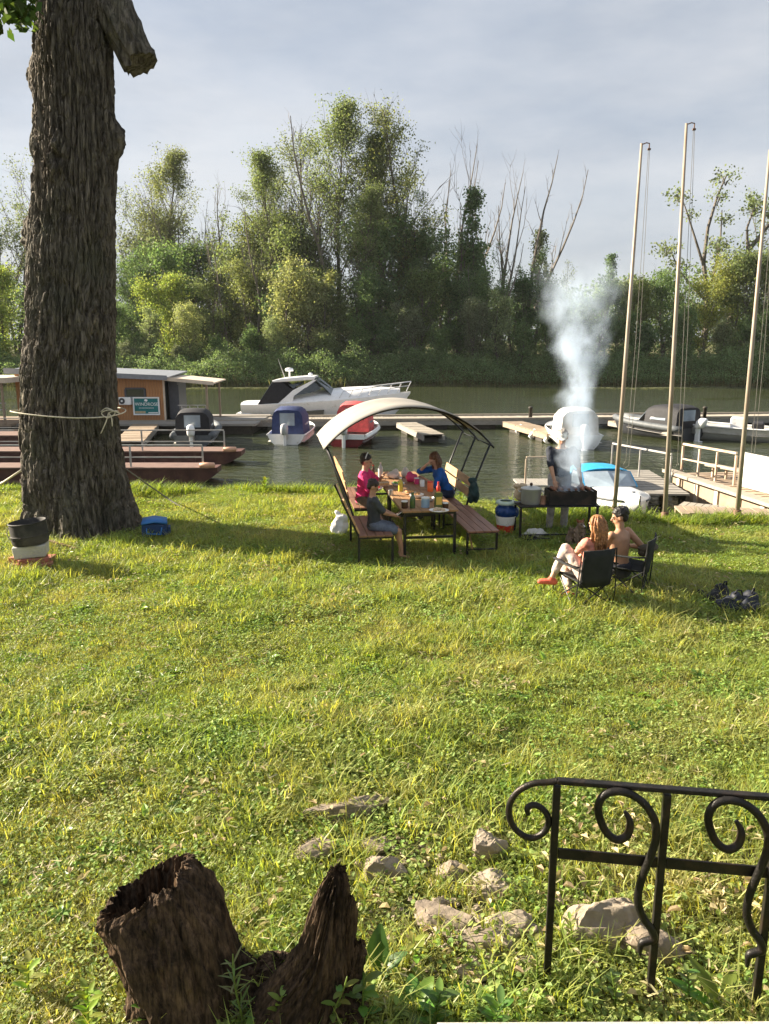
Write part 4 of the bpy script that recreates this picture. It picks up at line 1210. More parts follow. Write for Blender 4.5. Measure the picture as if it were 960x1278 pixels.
# ------------------------------------------------------------------ the plank cabin on its raft
def cabin():
    x0, x1, Y = -19.2, at_y(204.5, 500, 40).x, 40.0
    t = thing('plank_cabin', 'orange plank cabin with grey mono-pitch roof on the pier', 'cabin', (x0, Y, -.62))
    W, D, hl, hr = x1 - x0, 3.4, 2.42, 2.12
    MB().box((W / 2 + 1.8, D / 2 - .4, -.09), (W + 6.4, D + 2.2, .12)).build('raft_deck', M['plank2'], t)
    MB().box((W / 2 + 1.8, D / 2 - .4, -.42), (W + 6.0, D + 1.8, .5)).build('raft_float', M['wet'], t)
    # framed walls behind the boards, a window opening is left free in front
    MB().box((W / 2, D / 2 + .03, hr / 2), (W - .08, D - .06, hr - .02)).build('wall_core', M['darkdoor'], t)
    n = int(W / .145)
    wx0, wx1, wz0, wz1 = at_y(157, 490, Y).x - x0, at_y(181, 490, Y).x - x0, .98, 1.66
    bw = W / n; me = {}
    for i in range(n):
        x = (i + .5) * bw; h = hl + (hr - hl) * x / W
        inside = wx0 - .02 < x < wx1 + .02
        for (a, b) in (((0, wz0), (wz1, h)) if inside else ((0, h),)):
            if i < n - 55 and i % 1 == 0 and x < 3.2: pass
            key = (round(b - a, 2),)
            if key not in me:
                mb = MB().box((0, 0, (b - a) / 2), (bw * .93, .03, b - a)); 
                o = mb.build('board', M['siding'], t); me[key] = o.data
            else:
                o = link('board', me[key], None, t)
            o.location = (x, -.016 + .004 * math.sin(i * 7.7), a)
    MB().box(((wx0 + wx1) / 2, .0, (wz0 + wz1) / 2), (wx1 - wx0 - .1, .02, wz1 - wz0 - .1)).build('pane', M['glass'], t)
    fr = MB()
    for (c, s) in ((((wx0 + wx1) / 2, -.03, wz0), (wx1 - wx0, .07, .09)), (((wx0 + wx1) / 2, -.03, wz1), (wx1 - wx0, .07, .09)), ((wx0, -.03, (wz0 + wz1) / 2), (.09, .068, wz1 - wz0 - .09)), ((wx1, -.03, (wz0 + wz1) / 2), (.09, .068, wz1 - wz0 - .09))):
        fr.box(c, s)
    fr.build('window_frame', M['darkdoor'], t)
    # corner post, dark side annex with its door
    MB().box((W + .03, .02, hr / 2), (.09, .1, hr)).build('corner_post', M['beige'], t)
    ax0, ax1 = W + .14, at_y(222, 500, Y + .5).x - x0
    MB().box(((ax0 + ax1) / 2, 1.4, 1.0), (ax1 - ax0, 1.8, 2.0)).build('annex', M['darkdoor'], t)
    MB().box(((ax0 + ax1) / 2 + .06, .485, .95), (.5, .03, 1.75)).build('door', M['darkdoor'], t)
    # roof: slanting sheet with grey fascia
    rf = MB()
    rf.slab([[Vector((-.3, -.5, hl + .16)), Vector((-.3, D + .3, hl + .35))], [Vector((W + .38, -.5, hr + .10)), Vector((W + .38, D + .3, hr + .30))]], .06)
    rf.build('roof', M['roofgrey'], t)
    MB().slab([[Vector((-.3, -.52, hl + .30)), Vector((W + .38, -.52, hr + .22))], [Vector((-.3, -.52, hl + .02)), Vector((W + .38, -.52, hr - .02))]], .03).build('fascia', M['roofgrey'], t)
    # lean-to roof on one post
    lx0, lx1 = at_y(204, 475, Y - .2).x - x0, at_y(267, 480, Y - .2).x - x0
    MB().slab([[Vector((lx0, -.25, 2.17)), Vector((lx0, 2.8, 2.25))], [Vector((lx1, -.25, 1.93)), Vector((lx1, 2.8, 2.0))]], .07).build('lean_to_roof', M['beige'], t)
    MB().slab([[Vector((lx0, -.29, 2.26)), Vector((lx1, -.29, 2.02))], [Vector((lx0, -.29, 2.08)), Vector((lx1, -.29, 1.84))]], .04).build('lean_to_fascia', M['beige'], t)
    for px, y in ((258.5, .0), (262, 2.4)):
        MB().box((at_y(px, 500, Y).x - x0, y, .93), (.10, .10, 1.86)).build('lean_to_post', M['tan'], t)
    # railing under the lean-to, rolled things at the wall
    MB().bar((ax1 + .1, .1, .78), (at_y(256, 500, Y).x - x0, .1, .78), .05).build('handrail', M['rail'], t)
    for q in range(4):
        MB().box((ax1 + .3 + q * .42, .1, .38), (.035, .035, .76)).build('baluster', M['rail'], t)
    return t, x0, Y
cab, cx0, cY = cabin()
def cabin_kit():
    # sign board on the cabin wall
    p, q = at_y(165.5, 495.5, cY - .12), at_y(200, 518, cY - .12)
    w, h = q.x - p.x, p.z - q.z
    t = thing('sign_board', 'teal sign board with white lettering and white frame on the cabin', 'sign', ((p.x + q.x) / 2, cY - .12, (p.z + q.z) / 2))
    MB().box((0, 0, 0), (w - .1, .03, h - .1)).build('panel', M['teal'], t)
    f = MB()
    f.box((0, -.005, h / 2 - .035), (w, .05, .07)).box((0, -.005, -h / 2 + .035), (w, .05, .07)).box((-w / 2 + .035, -.005, 0), (.07, .048, h - .14)).box((w / 2 - .035, -.005, 0), (.07, .048, h - .14))
    f.build('frame', M['signwhite'], t)
    MB().add([(-.10, -.019, .27), (.03, -.019, .22), (.10, -.019, .31), (.02, -.019, .36), (-.06, -.019, .36)], [(0, 1, 2, 3, 4)]).build('logo', M['signwhite'], t)
    def text(s, size, x, z, m, name='lettering'):
        c = bpy.data.curves.new(name, 'FONT'); c.body = s; c.size = size; c.align_x = 'CENTER'; c.extrude = .002
        o = bpy.data.objects.new(name, c); COL.objects.link(o); o.parent = t
        o.location = (x, -.019, z); o.rotation_euler = (R(90), 0, 0); c.materials.append(M[m])
        me = bpy.data.meshes.new_from_object(o.evaluated_get(bpy.context.evaluated_depsgraph_get())); loc_, rot_ = o.location.copy(), o.rotation_euler.copy()
        bpy.data.objects.remove(o); o = link(name, me, M[m], t); o.location = loc_; o.rotation_euler = rot_; return o
    text('WINDROSE', .235, 0.02, .02, 'signwhite')
    ln = MB()
    for i in range(11): ln.box((-.36 + i * .072, -.018, -.10), (.05, .006, .028))
    ln.build('small_print', M['signwhite'], t)
    MB().box((-.33, -.018, -.32), (.55, .006, .11)).build('print_strip', M['signtan'], t)
    MB().box((.34, -.018, -.345), (.5, .006, .05)).build('print_line', M['signwhite'], t)
    # outdoor unit
    a, b = at_y(149, 495.5, cY - .14), at_y(164.5, 505, cY - .14)
    w, h = b.x - a.x, a.z - b.z
    t2 = thing('air_conditioner', 'white outdoor air conditioner unit with round fan beside the sign', 'air conditioner', ((a.x + b.x) / 2, cY - .16, (a.z + b.z) / 2))
    MB().box((0, 0, 0), (w, .26, h)).build('casing', M['white'], t2, bevel=.02)
    fan = MB().lathe([(.155, -.02), (.155, .02)], 20).build('fan_grille', M['motor'], t2); fan.location = (-w * .22, -.135, 0); fan.rotation_euler = (R(90), 0, 0)
    hub = MB().lathe([(.05, -.02), (.05, .02)], 12).build('fan_hub', M['signwhite'], t2); hub.location = (-w * .22, -.16, 0); hub.rotation_euler = (R(90), 0, 0)
cabin_kit()
# neighbour raft to the left of the trunk: awning roof, railing, table
def raft_left():
    t = thing('canopy_raft', 'raft with long beige awning roof left of the old trunk', 'raft', (-26, 38.5, 0), 0, DOCKS)
    MB().box((2.6, 1.5, -.66), (9.5, 4.2, .12)).build('deck', M['tan'], t)
    MB().box((2.6, 1.5, -1.0), (9.2, 4.0, .55)).build('float', M['wet'], t)
    zt = at_y(10, 474, 38.5).z
    MB().box((2.6, 1.2, zt), (9.6, 4.0, .26)).build('roof', M['beige'], t)
    for x in (-1.9, 1.2, 4.4, 7.1):
        MB().box((x, -.6, (zt - .13 - .6) / 2), (.09, .09, zt - .13 + .6)).build('post', M['tan'], t)
    MB().bar((-2, -.55, .42), (7.2, -.55, .42), .06).build('top_rail', M['rail'], t)
    MB().bar((-2, -.552, .1), (7.2, -.552, .1), .05).build('mid_rail', M['rail'], t)
    tb = thing('raft_table', 'dark garden table on the canopy raft', 'table', (-20.9, 37.6, -.6))
    MB().box((0, 0, .72), (1.3, .8, .05)).build('tabletop', M['motor'], tb)
    for sx in (-1, 1):
        for sy in (-1, 1):
            MB().box((sx * .55, sy * .32, .35), (.07, .07, .70)).build('leg', M['motor'], tb)
raft_left()

# ------------------------------------------------------------------ boats (bow along +Y of their own frame)
def hull_shape(L, B, z0, zs, zb, n=12, flare=.8, stern=.92):
    """rings from stern to bow; zs sheer at stern, zb sheer at bow"""
    rings, sheer = [], []
    for i in range(n + 1):
        t = i / n
        b = B / 2 * (stern + (1 - stern) * math.sin(min(1, t * 2) * math.pi / 2)) * (1 - max(0, (t - .5) / .5) ** 2.2 * .97)
        z = zs + (zb - zs) * t ** 1.6
        k = z0 + (z - .1 - z0) * max(0, (t - .78) / .22) ** 1.8
        y = L * t
        rings.append([Vector((b, y, z)), Vector((b * .99, y, z - .07)), Vector((b * flare, y, (z + k) / 2 - .05)), Vector((b * flare * .6, y, k + .04)), Vector((0, y, k)), Vector((-b * flare * .6, y, k + .04)), Vector((-b * flare, y, (z + k) / 2 - .05)), Vector((-b * .99, y, z - .07)), Vector((-b, y, z))])
        sheer.append((b, y, z))
    return rings, sheer
def outboard(t, x, y, z, s=1.0, cowl='motorgrey', tilt=0.0):
    e = MB()
    rg_ = []
    for (zz, rx, ry) in ((0, .13, .20), (.06, .17, .26), (.28, .18, .28), (.42, .15, .24), (.48, .07, .14)):
        rg_.append([Vector((x + math.cos(k * .5236) * rx * s, y - .18 * s + math.sin(k * .5236) * ry * s - math.sin(tilt) * zz, z + zz * s)) for k in range(12)])
    e.loft(rg_); c = e.build('motor_cowl', M[cowl], t, 50)
    MB().box((x, y - .16 * s + .02, z - .34 * s), (.12 * s, .22 * s, .7 * s)).box((x, y - .2 * s, z - .62 * s), (.20 * s, .38 * s, .03)).build('motor_leg', M['white' if cowl != 'motor' else 'motorgrey'], t, bevel=.02)
    MB().box((x, y + .02, z - .12 * s), (.22 * s, .2 * s, .28 * s)).build('motor_bracket', M['steel'], t)
def canopy_boat(name, label, px, py, L, B, rot, hullm, canm, canopy, motor='motorgrey', zs=.62, windows=True, deck='dirtywhite', rubber=False, cz=1.55, parts=None, motor_tilt=0):
    p = at_z(px, py, WATER_Z)
    t = thing(name, label, 'boat', (p.x, p.y, WATER_Z), R(rot), BOATS)
    rings, sheer = hull_shape(L, B, -.15, zs, zs + .28)
    MB().loft(rings, False, False).add(rings[0], [tuple(range(9))]).build('hull', M[hullm], t, 50)
    if hullm == 'maroon':
        MB().tube([Vector((b_ * 1.0, y_, z_ - .12)) for b_, y_, z_ in sheer[:-1]], .09, 6).tube([Vector((-b_ * 1.0, y_, z_ - .12)) for b_, y_, z_ in sheer[:-1]], .09, 6).box((0, -.02, zs - .12), (B * .88, .05, .22)).build('topside', M['white'], t)
    # inner deck: cockpit floor and foredeck
    d = MB(); n = len(sheer)
    for i in range(n - 1):
        b0, y0, z0_ = sheer[i]; b1, y1, z1_ = sheer[i + 1]
        dz = -.34 if i < n * .55 else -.015
        d.add([(-b0 * .98, y0, z0_ + dz), (b0 * .98, y0, z0_ + dz), (b1 * .98, y1, z1_ + dz), (-b1 * .98, y1, z1_ + dz)], [(0, 1, 2, 3)])
    k = int(n * .55); b, y, z = sheer[k]
    d.add([(-b * .97, y, z - .34), (b * .97, y, z - .34), (b * .97, y, z - .02), (-b * .97, y, z - .02)], [(0, 1, 2, 3)])
    d.build('deck', M[deck], t)
    for s in (-1, 1):
        MB().tube([Vector((s * b_ * 1.005, y_, z_ - .03)) for b_, y_, z_ in sheer[:-1]], .15 if rubber else .035, 8).build('side_tube' if rubber else 'rub_rail', M['rubber' if rubber else 'white'], t, True)
    if canopy:
        y0, y1, wb, wt = canopy           # stern edge, front edge, width at base / top
        zt = cz
        g = []
        for (yy, w, ztop) in ((y0, wt, zt - .10), (y0 + .35, wt, zt), ((y0 + y1) / 2, wt * 1.02, zt + .03), (y1 - .3, wt * .95, zt - .04), (y1, wt * .9, zt - .16)):
            row = []
            for a in range(9):
                th = math.pi * a / 8
                ex = .30
                cx_, cz_ = math.cos(th), math.sin(th)
                row.append(Vector(((wb / 2 * (1 - abs(cz_) ** 1.5) + w / 2 * abs(cz_) ** 1.5) * math.copysign(abs(cx_) ** ex, cx_), yy, zs - .06 + (ztop - zs + .06) * abs(cz_) ** ex)))
            g.append(row)
        MB().slab(g, .03).build('canopy', M[canm], t, 60)
        MB().add(g[0], [tuple(range(9))]).build('stern_curtain', M[canm], t)
        if windows:
            w_ = wt * .56; za, zb_ = zs + (zt - zs) * .30, zs + (zt - zs) * .80
            MB().box((0, y0 - .02, (za + zb_) / 2), (w_, .02, zb_ - za)).build('stern_window', M['clear'], t)
        # windscreen in front
        yb = y1 - .02
        ws = MB().slab([[Vector((-wb * .46, yb + .55, zs + .1)), Vector((-wt * .40, yb + .03, zt - .22))], [Vector((0, yb + .8, zs + .12)), Vector((0, yb + .1, zt - .17))], [Vector((wb * .46, yb + .55, zs + .1)), Vector((wt * .40, yb + .03, zt - .22))]], .02)
        ws.build('windscreen', M['clear'], t)
        for s in (-1, 1):
            MB().slab([[Vector((s * (wb * .505), (y0 + y1) / 2 - .3, zs + .32)), Vector((s * (wt * .512), (y0 + y1) / 2 - .25, zt - .30))], [Vector((s * (wb * .505), y1 - .35, zs + .32)), Vector((s * (wt * .495), y1 - .4, zt - .32))]], .01).build('side_window', M['clear'], t)
    if motor:
        outboard(t, 0, -.12, zs + .02, 1.0, motor, motor_tilt)
    return t
canopy_boat('canopy_boat', 'small white motorboat under navy canvas moored left of the red one', 357, 555, 4.4, 1.85, -4, 'white', 'navy', (.45, 2.2, 1.45, 1.22), 'motorgrey', .48, cz=1.62)
canopy_boat('canopy_boat', 'maroon and white motorboat under faded red canvas', 431, 558, 4.8, 2.0, -10, 'maroon', 'redcanvas', (1.5, 2.9, 1.5, 1.15), 'motorgrey', .58, cz=1.85)
canopy_boat('canopy_boat', 'dark motorboat with black canopy and white outboard by the cabin', 240.5, 559, 4.6, 1.8, 6, 'rubber', 'black', (.3, 2.1, 1.5, 1.25), 'white', .55, rubber=True, cz=1.62)
canopy_boat('canopy_boat', 'white motorboat with pale canvas top behind the smoke', 726, 561, 4.4, 1.95, 2, 'white', 'dirtywhite', (.4, 2.0, 1.65, 1.25), 'motorgrey', .62, cz=1.72)
canopy_boat('canopy_boat', 'motorboat with black canopy and tilted white outboard behind the second flagpole', 864, 550, 5.0, 1.9, 30, 'motor', 'black', (.3, 2.2, 1.7, 1.5), 'white', .6, rubber=True, cz=1.62, motor_tilt=.5)
def open_boat():
    t = canopy_boat('open_boat', 'pale open motorboat with dark engines at the right edge of the marina', 968, 551, 6.0, 2.1, 62, 'dirtywhite', 'black', None, 'motor', .62)
    MB().box((0, .8, .62), (1.2, .5, .5)).build('bench', M['black'], t, bevel=.05)
    MB().box((.1, 1.7, .72), (.8, .6, .7)).build('console', M['white'], t, bevel=.06)
    MB().lathe([(.18, .9), (.16, 1.2), (.05, 1.3)], 10).build('engine_cover', M['motor'], t)
open_boat()

def cruiser():
    Y = 46.0
    p0, p1 = at_y(306, 520, Y), at_y(512, 520, Y)
    L, B = p1.x - p0.x, 3.0
    t = thing('cabin_cruiser', 'big white cabin cruiser with dark windows lying behind the pier', 'boat', (p0.x, Y, WATER_Z), R(-90), BOATS)
    # own frame: +Y bow (picture right), +X towards the camera after the turn is -Y ... sides are symmetric
    rings, sheer = hull_shape(L, B, -.35, 1.05, 1.75, 16, .84, .9)
    MB().loft(rings, False, False).add(rings[0], [tuple(range(9))]).build('hull', M['white'], t, 50)
    dk = MB(); g = []
    for b, y, z in sheer[:-1]:
        crown = .5 * math.sin(math.pi * min(1, max(0, (y - 2.2) / (L - 2.4)))) ** .8 if y > 2.2 else 0
        g.append([Vector((-b * .985, y, z)), Vector((-b * .8, y, z + .10 + crown * .5)), Vector((0, y, z + .14 + crown)), Vector((b * .8, y, z + .10 + crown * .5)), Vector((b * .985, y, z))])
    dk.loft(g, False, False); dk.build('deck', M['white'], t, 50)
    zy = lambda y: WATER_Z * 0 + y
    def Z(py): return at_y(400, py, Y - 1.2).z - WATER_Z
    def YB(px): return at_y(px, 500, Y - 1.2).x - p0.x
    # hardtop with raked pillars: outline in side view, built across the beam
    hw = 1.22
    top = [(YB(340), Z(475)), (YB(352), Z(472.5)), (YB(385), Z(469.5)), (YB(394), Z(470)), (YB(393), Z(474)), (YB(342), Z(477.5))]
    mb = MB(); n = len(top)
    V = [(-hw, y, z) for y, z in top] + [(hw, y, z) for y, z in top]
    mb.add(V, [tuple(range(n)), tuple(range(2 * n - 1, n - 1, -1))] + [(k, n + k, n + (k + 1) % n, (k + 1) % n) for k in range(n)])
    mb.build('hardtop', M['white'], t, bevel=.05)
    # aft canvas enclosure
    def sidepane(name, pts, m, off=.0, s=1, w0=1.36, w1=1.2):
        zmin, zmax = min(z for y, z in pts), max(z for y, z in pts)
        P = [Vector((s * ((w0 + (w1 - w0) * (z - zmin) / max(.01, zmax - zmin)) + off), y, z)) for y, z in pts]
        Q = [q - Vector((s * .03, 0, 0)) for q in P]; n = len(P)
        MB().add(P + Q, [tuple(range(n)), tuple(range(2 * n - 1, n - 1, -1))] + [(k, (k + 1) % n, n + (k + 1) % n, n + k) for k in range(n)]).build(name, M[m], t)
    for s in (1, -1):
        sidepane('aft_canvas', [(YB(321), Z(506)), (YB(341), Z(476.8)), (YB(352), Z(477)), (YB(366), Z(487)), (YB(345), Z(505))], 'black', 0, s)
        sidepane('side_wall', [(YB(345), Z(506)), (YB(366), Z(487)), (YB(392), Z(474)), (YB(396), Z(474)), (YB(367), Z(495)), (YB(364), Z(507))], 'white', .01, s)
        sidepane('cabin_window', [(YB(367), Z(494.5)), (YB(392), Z(476)), (YB(402), Z(485.5)), (YB(388), Z(490))], 'glass', -.01, s)
        sidepane('vent_window', [(YB(361), Z(480)), (YB(376), Z(478.5)), (YB(367), Z(485))], 'glass', -.005, s)
        sidepane('hull_window', [(YB(369), Z(513.5)), (YB(405), Z(511)), (YB(404), Z(517)), (YB(371), Z(520.5))], 'glass', .03, s, 1.42, 1.44)
    MB().slab([[Vector((-1.2, YB(392), Z(472))), Vector((-1.3, YB(413), Z(493)))], [Vector((0, YB(396), Z(471.5))), Vector((0, YB(422), Z(492)))], [Vector((1.2, YB(392), Z(472))), Vector((1.3, YB(413), Z(493)))]], .03).build('windscreen', M['glass'], t)
    MB().slab([[Vector((-1.3, YB(321), Z(506))), Vector((-1.18, YB(341), Z(476.5)))], [Vector((1.3, YB(321), Z(506))), Vector((1.18, YB(341), Z(476.5)))]], .02).build('aft_window', M['clear'], t)
    MB().box((0, .15, .48), (2.5, .9, .16)).build('swim_platform', M['white'], t, bevel=.04)
    # mast with radar and aerial
    MB().lathe([(.05, 0), (.05, .3), (.24, .32), (.26, .42), (.2, .50), (.05, .53)], 12, (0, YB(359), Z(471))).build('radar_dome', M['white'], t, True)
    MB().tube([(0, YB(353), Z(472)), (0, YB(345), Z(448))], [.03, .012], 6).build('aerial', M['rail'], t)
    MB().lathe([(.12, 0), (.14, .1), (.06, .16)], 10, (0, YB(386), Z(469.5))).build('horn_box', M['white'], t, True)
    # bow rail
    for s in (-1, 1):
        pts = []
        for i in range(8):
            f = i / 7; yb = YB(423) + (YB(508) - YB(423)) * f
            kx = np.interp(yb, [q[1] for q in sheer], [q[0] for q in sheer]); kz = np.interp(yb, [q[1] for q in sheer], [q[2] for q in sheer])
            pts.append((Vector((s * max(.25, kx * .93), yb, kz + .05)), Vector((s * max(.2, kx * .9), yb + .28, kz + .5 + .12 * f))))
        MB().tube([b for a, b in pts], .022, 6).build('bow_rail', M['steel'], t)
        MB().tube([a.lerp(b, .55) for a, b in pts[3:]], .014, 5).build('rail_wire', M['steel'], t)
        for a, b in pts[::1]:
            MB().tube([a, b], .018, 5).build('stanchion', M['steel'], t)
    MB().tube([(-.25, YB(508) + .28, 2.3), (.25, YB(508) + .28, 2.3)], .022, 6).build('pulpit', M['steel'], t)
    # waterline stripe
    return t
cruiser()
# the man's flag: dark figure-like winch cover on the navy boat is left to the boat; near boat with blue top
def blue_boat():
    a, b = at_z(797, 634, -.75), at_z(737, 602, -.75)
    d = (a - b); L = 4.3; ang = math.atan2(d.x, d.y)
    t = thing('runabout', 'white runabout with bright blue canvas top nosing into the bank', 'boat', (b.x, b.y, WATER_Z), -ang, BOATS)
    rings, sheer = hull_shape(L, 1.9, -.15, .55, .72, 12, .85)
    MB().loft(rings, False, False).add(rings[0], [tuple(range(9))]).build('hull', M['white'], t, 50)
    g = []
    for bb_, y, z in sheer:
        cr = .18 if y > 1.6 else .02
        g.append([Vector((-bb_ * .99, y, z)), Vector((-bb_ * .6, y, z + cr * .8)), Vector((0, y, z + cr)), Vector((bb_ * .6, y, z + cr * .8)), Vector((bb_ * .99, y, z))])
    MB().loft(g, False, False).build('deck', M['white'], t, 50)
    for s in (-1, 1):
        MB().tube([Vector((s * b_ * 1.005, y_, z_ - .04)) for b_, y_, z_ in sheer[:-1]], .035, 6).build('rub_rail', M['rubber'], t, True)
    # canvas top: roof, rear and posts; windscreen raked forward
    zt = 1.22
    MB().slab([[Vector((x, y, zt - .10 * (abs(x) / .75) ** 3 - (.12 if y < .2 else 0))) for x in (-.78, -.6, -.3, 0, .3, .6, .78)] for y in (.0, .25, .9, 1.45)], .03).build('canvas_top', M['bluecanvas'], t, 60)
    MB().slab([[Vector((x * .78, .0, zt - .16)) for x in (-1, 0, 1)], [Vector((x * .86, -.12, .6)) for x in (-1, 0, 1)]], .02).build('rear_curtain', M['bluecanvas'], t)
    for s in (-1, 1):
        MB().slab([[Vector((s * .79, .0, zt - .15)), Vector((s * .79, .55, zt - .11))], [Vector((s * .88, -.12, .6)), Vector((s * .88, .25, .6))]], .02).build('side_curtain', M['bluecanvas'], t)
        MB().bar((s * .78, 1.42, zt - .12), (s * .84, 1.95, .72), .05).build('screen_pillar', M['bluecanvas'], t)
        MB().slab([[Vector((s * .80, .6, zt - .16)), Vector((s * .79, 1.4, zt - .16))], [Vector((s * .87, .45, .66)), Vector((s * .85, 1.85, .72))]], .01).build('side_window', M['clear'], t)
    MB().slab([[Vector((-.76, 1.44, zt - .1)), Vector((0, 1.55, zt - .06)), Vector((.76, 1.44, zt - .1))], [Vector((-.82, 1.95, .74)), Vector((0, 2.35, .80)), Vector((.82, 1.95, .74))]], .02).build('windscreen', M['clear'], t)
    MB().tube([(-.05, L - .5, .9), (.05, L - .5, .9)], .03, 6).build('bow_cleat', M['steel'], t)
    t.scale = (.86, .86, .86)
blue_boat()

# ------------------------------------------------------------------ docks on the right shore
def rail_run(t, pts, h, posts, m='railrust', w=.06, mid=True):
    for a, b in zip(pts[:-1], pts[1:]):
        a, b = Vector(a), Vector(b)
        MB().bar(a + Vector((0, 0, h)), b + Vector((0, 0, h)), w).build('top_rail', M[m], t)
        if mid: MB().bar(a + Vector((0, 0, h * .5)), b + Vector((0, 0, h * .5)), w * .7).build('mid_rail', M[m], t)
        for i in range(posts):
            p = a.lerp(b, i / max(1, posts - 1))
            MB().box(p + Vector((0, 0, h / 2 - w / 2 - .003)), (w * .9, w * .9, h - w - .002)).build('rail_post', M[m], t)
def right_dock():
    x, y = 9.15, 16.4
    t = thing('timber_dock', 'old timber dock with rusty railing and white side panel on the right shore', 'dock', (x, y, 0), R(7), DOCKS)
    L = 6.1
    MB().box((1.9, L / 2, -1.0), (3.4, L - .2, .7)).build('barge_hull', M['tan'], t)
    bd = MB(); 
    for i in range(26): bd.box((1.95, .1 + L * (i + .5) / 26, -.62 + .012 * (i % 3)), (3.5, L / 26 * .9, .05))
    tag(bd.build('deck_boards', M['tan'], t), kind='stuff')
    MB().box((.12, L / 2, -.50), (.34, L + .2, .09)).build('gunwale_plank', M['plank'], t)
    for i in range(6):
        MB().box((.22, .5 + i * 1.02, -.98), (.14, .16, .70)).build('frame_post', M['beige'], t)
    rail_run(t, [(.45, L - .1, -.56), (.85, 3.9, -.56)], .88, 4)
    MB().box((1.12, 2.3, -.10), (.06, 3.2, .92), (0, 0, R(5))).build('side_panel', M['dirtywhite'], t)
    MB().bar((1.05, 5.6, -.25), (1.45, 4.3, -.25), .28, .06).build('seat_plank', M['plank'], t)
    for i in range(3): MB().box((1.1 + i * .14, 5.4 - i * .45, -.43), (.06, .06, .32)).build('seat_leg', M['railrust'], t)
    return t
right_dock()
walkway('gangplank', 'plank gangway lying on the shore before the right dock', PX(846, 636, -.35), PX(968, 640, -.35), .8, -.36, 'tan', 'tan', floats=False)
walkway('gangplank', 'narrow second gangplank a little below the first on the right shore', PX(850, 628, -.5), PX(905, 634, -.5), .5, -.52, 'plank', 'tan', floats=False)
def small_jetty():
    p = at_z(775, 603, -.7)
    t = thing('small_jetty', 'small timber jetty with white rail beside the blue topped runabout', 'jetty', (p.x, p.y, 0), R(-4), DOCKS)
    bd = MB()
    for i in range(20): bd.box((.75, -1.6 + i * .2, -.7 + .01 * (i % 2)), (1.3, .18, .05))
    tag(bd.build('deck_boards', M['plank2'], t), kind='stuff')
    for x in (.15, 1.35):
        MB().bar((x, -1.7, -.82), (x, 2.4, -.82), .1, .16).build('side_beam', M['wet'], t)
        for yy in (-1.2, .6, 2.2): MB().box((x, yy, -1.3), (.12, .12, .9)).build('pile', M['wet'], t)
    rail_run(t, [(.2, 2.2, -.67), (1.3, -.2, -.67)], .85, 3, 'rail', .045, False)
    MB().box((.1, .9, -.1), (.06, .06, 1.6)).build('mast_post', M['white'], t)
    return t
small_jetty()
def shore_walk():
    p = at_z(690, 600, -.8)
    t = thing('shore_jetty', 'low jetty with pale rail seen behind the grill pot', 'jetty', (p.x, p.y, 0), 0, DOCKS)
    bd = MB()
    for i in range(12): bd.box((-1.0 + i * .2, 0, -.86), (.18, 1.2, .05))
    tag(bd.build('deck_boards', M['plank2'], t), kind='stuff')
    for x in (-1, 1.1): MB().box((x, 0, -1.3), (.12, .8, .8)).build('pile', M['wet'], t)
    rail_run(t, [(-.9, -.4, -.83), (-.1, -.4, -.83)], .8, 2, 'railrust', .05, False)
shore_walk()
# ------------------------------------------------------------------ flagpoles
POLE = mat('pole_cream_paint', (.36, .31, .245), .5, var=.2, scale=2, stretch=(1, 1, .4), dirt=(.22, .12, .07), dirt_amt=.55, dirt_scale=2.2)
ROPE = mat('pale_rope', (.62, .56, .44), .85, var=.2, scale=30, bump=.6, bscale=90)
ROPE2 = mat('thin_grey_line', (.16, .15, .13), .85, var=.2)
IRONRUST = mat('rusty_iron', (.16, .085, .05), .7, var=.3, dirt=(.07, .05, .04))
for (bx_, by_, tx, ty, lab) in ((767, 634, 801, 179, 'tall cream flagpole standing nearest the smoking grill'), (830, 643, 857, 154, 'tallest cream flagpole, the middle one of three by the water'), (919, 652, 961, 187, 'rust streaked flagpole nearest the right dock')):
    b = at_z(bx_, by_, 0); b.y = min(b.y, float(shore(b.x)) - .12); b.x = at_y(bx_, by_, b.y).x; b.z = gz(b.x, b.y); tp = at_y(tx, ty, b.y)
    t = thing('flagpole', lab, 'flagpole', b, 0, 'flagpoles on the shore')
    H = tp.z - b.z; dx = tp.x - b.x
    MB().tube([(0, 0, -.1), (dx * .5, 0, H * .5), (dx, 0, H)], [.043, .035, .022], 12).build('pole', POLE, t, True)
    MB().lathe([(.12, -.02), (.12, .02), (.075, .03), (.07, .22), (.06, .23)], 12).build('base_collar', IRONRUST, t, True)
    MB().tube([(dx, 0, H - .02), (dx + .08, 0, H + .01), (dx + .13, 0, H), (dx + .13, 0, H - .07)], .010, 6).build('pulley_arm', IRONRUST, t)
    MB().lathe([(.01, -.01), (.03, -.012), (.03, .012), (.01, .01)], 10, (dx + .13, 0, H - .09)).build('pulley', IRONRUST, t)
    MB().tube([(dx + .12, .0, H - .1), (dx * .5 + .17, .05, H * .5), (.16, .03, 1.1), (.065, -.01, .95)], .004, 4).tube([(dx + .14, .0, H - .1), (dx * .5 + .24, .05, H * .5), (.22, .03, 1.0), (.065, -.01, .90)], .004, 4).build('halyard', ROPE2, t)

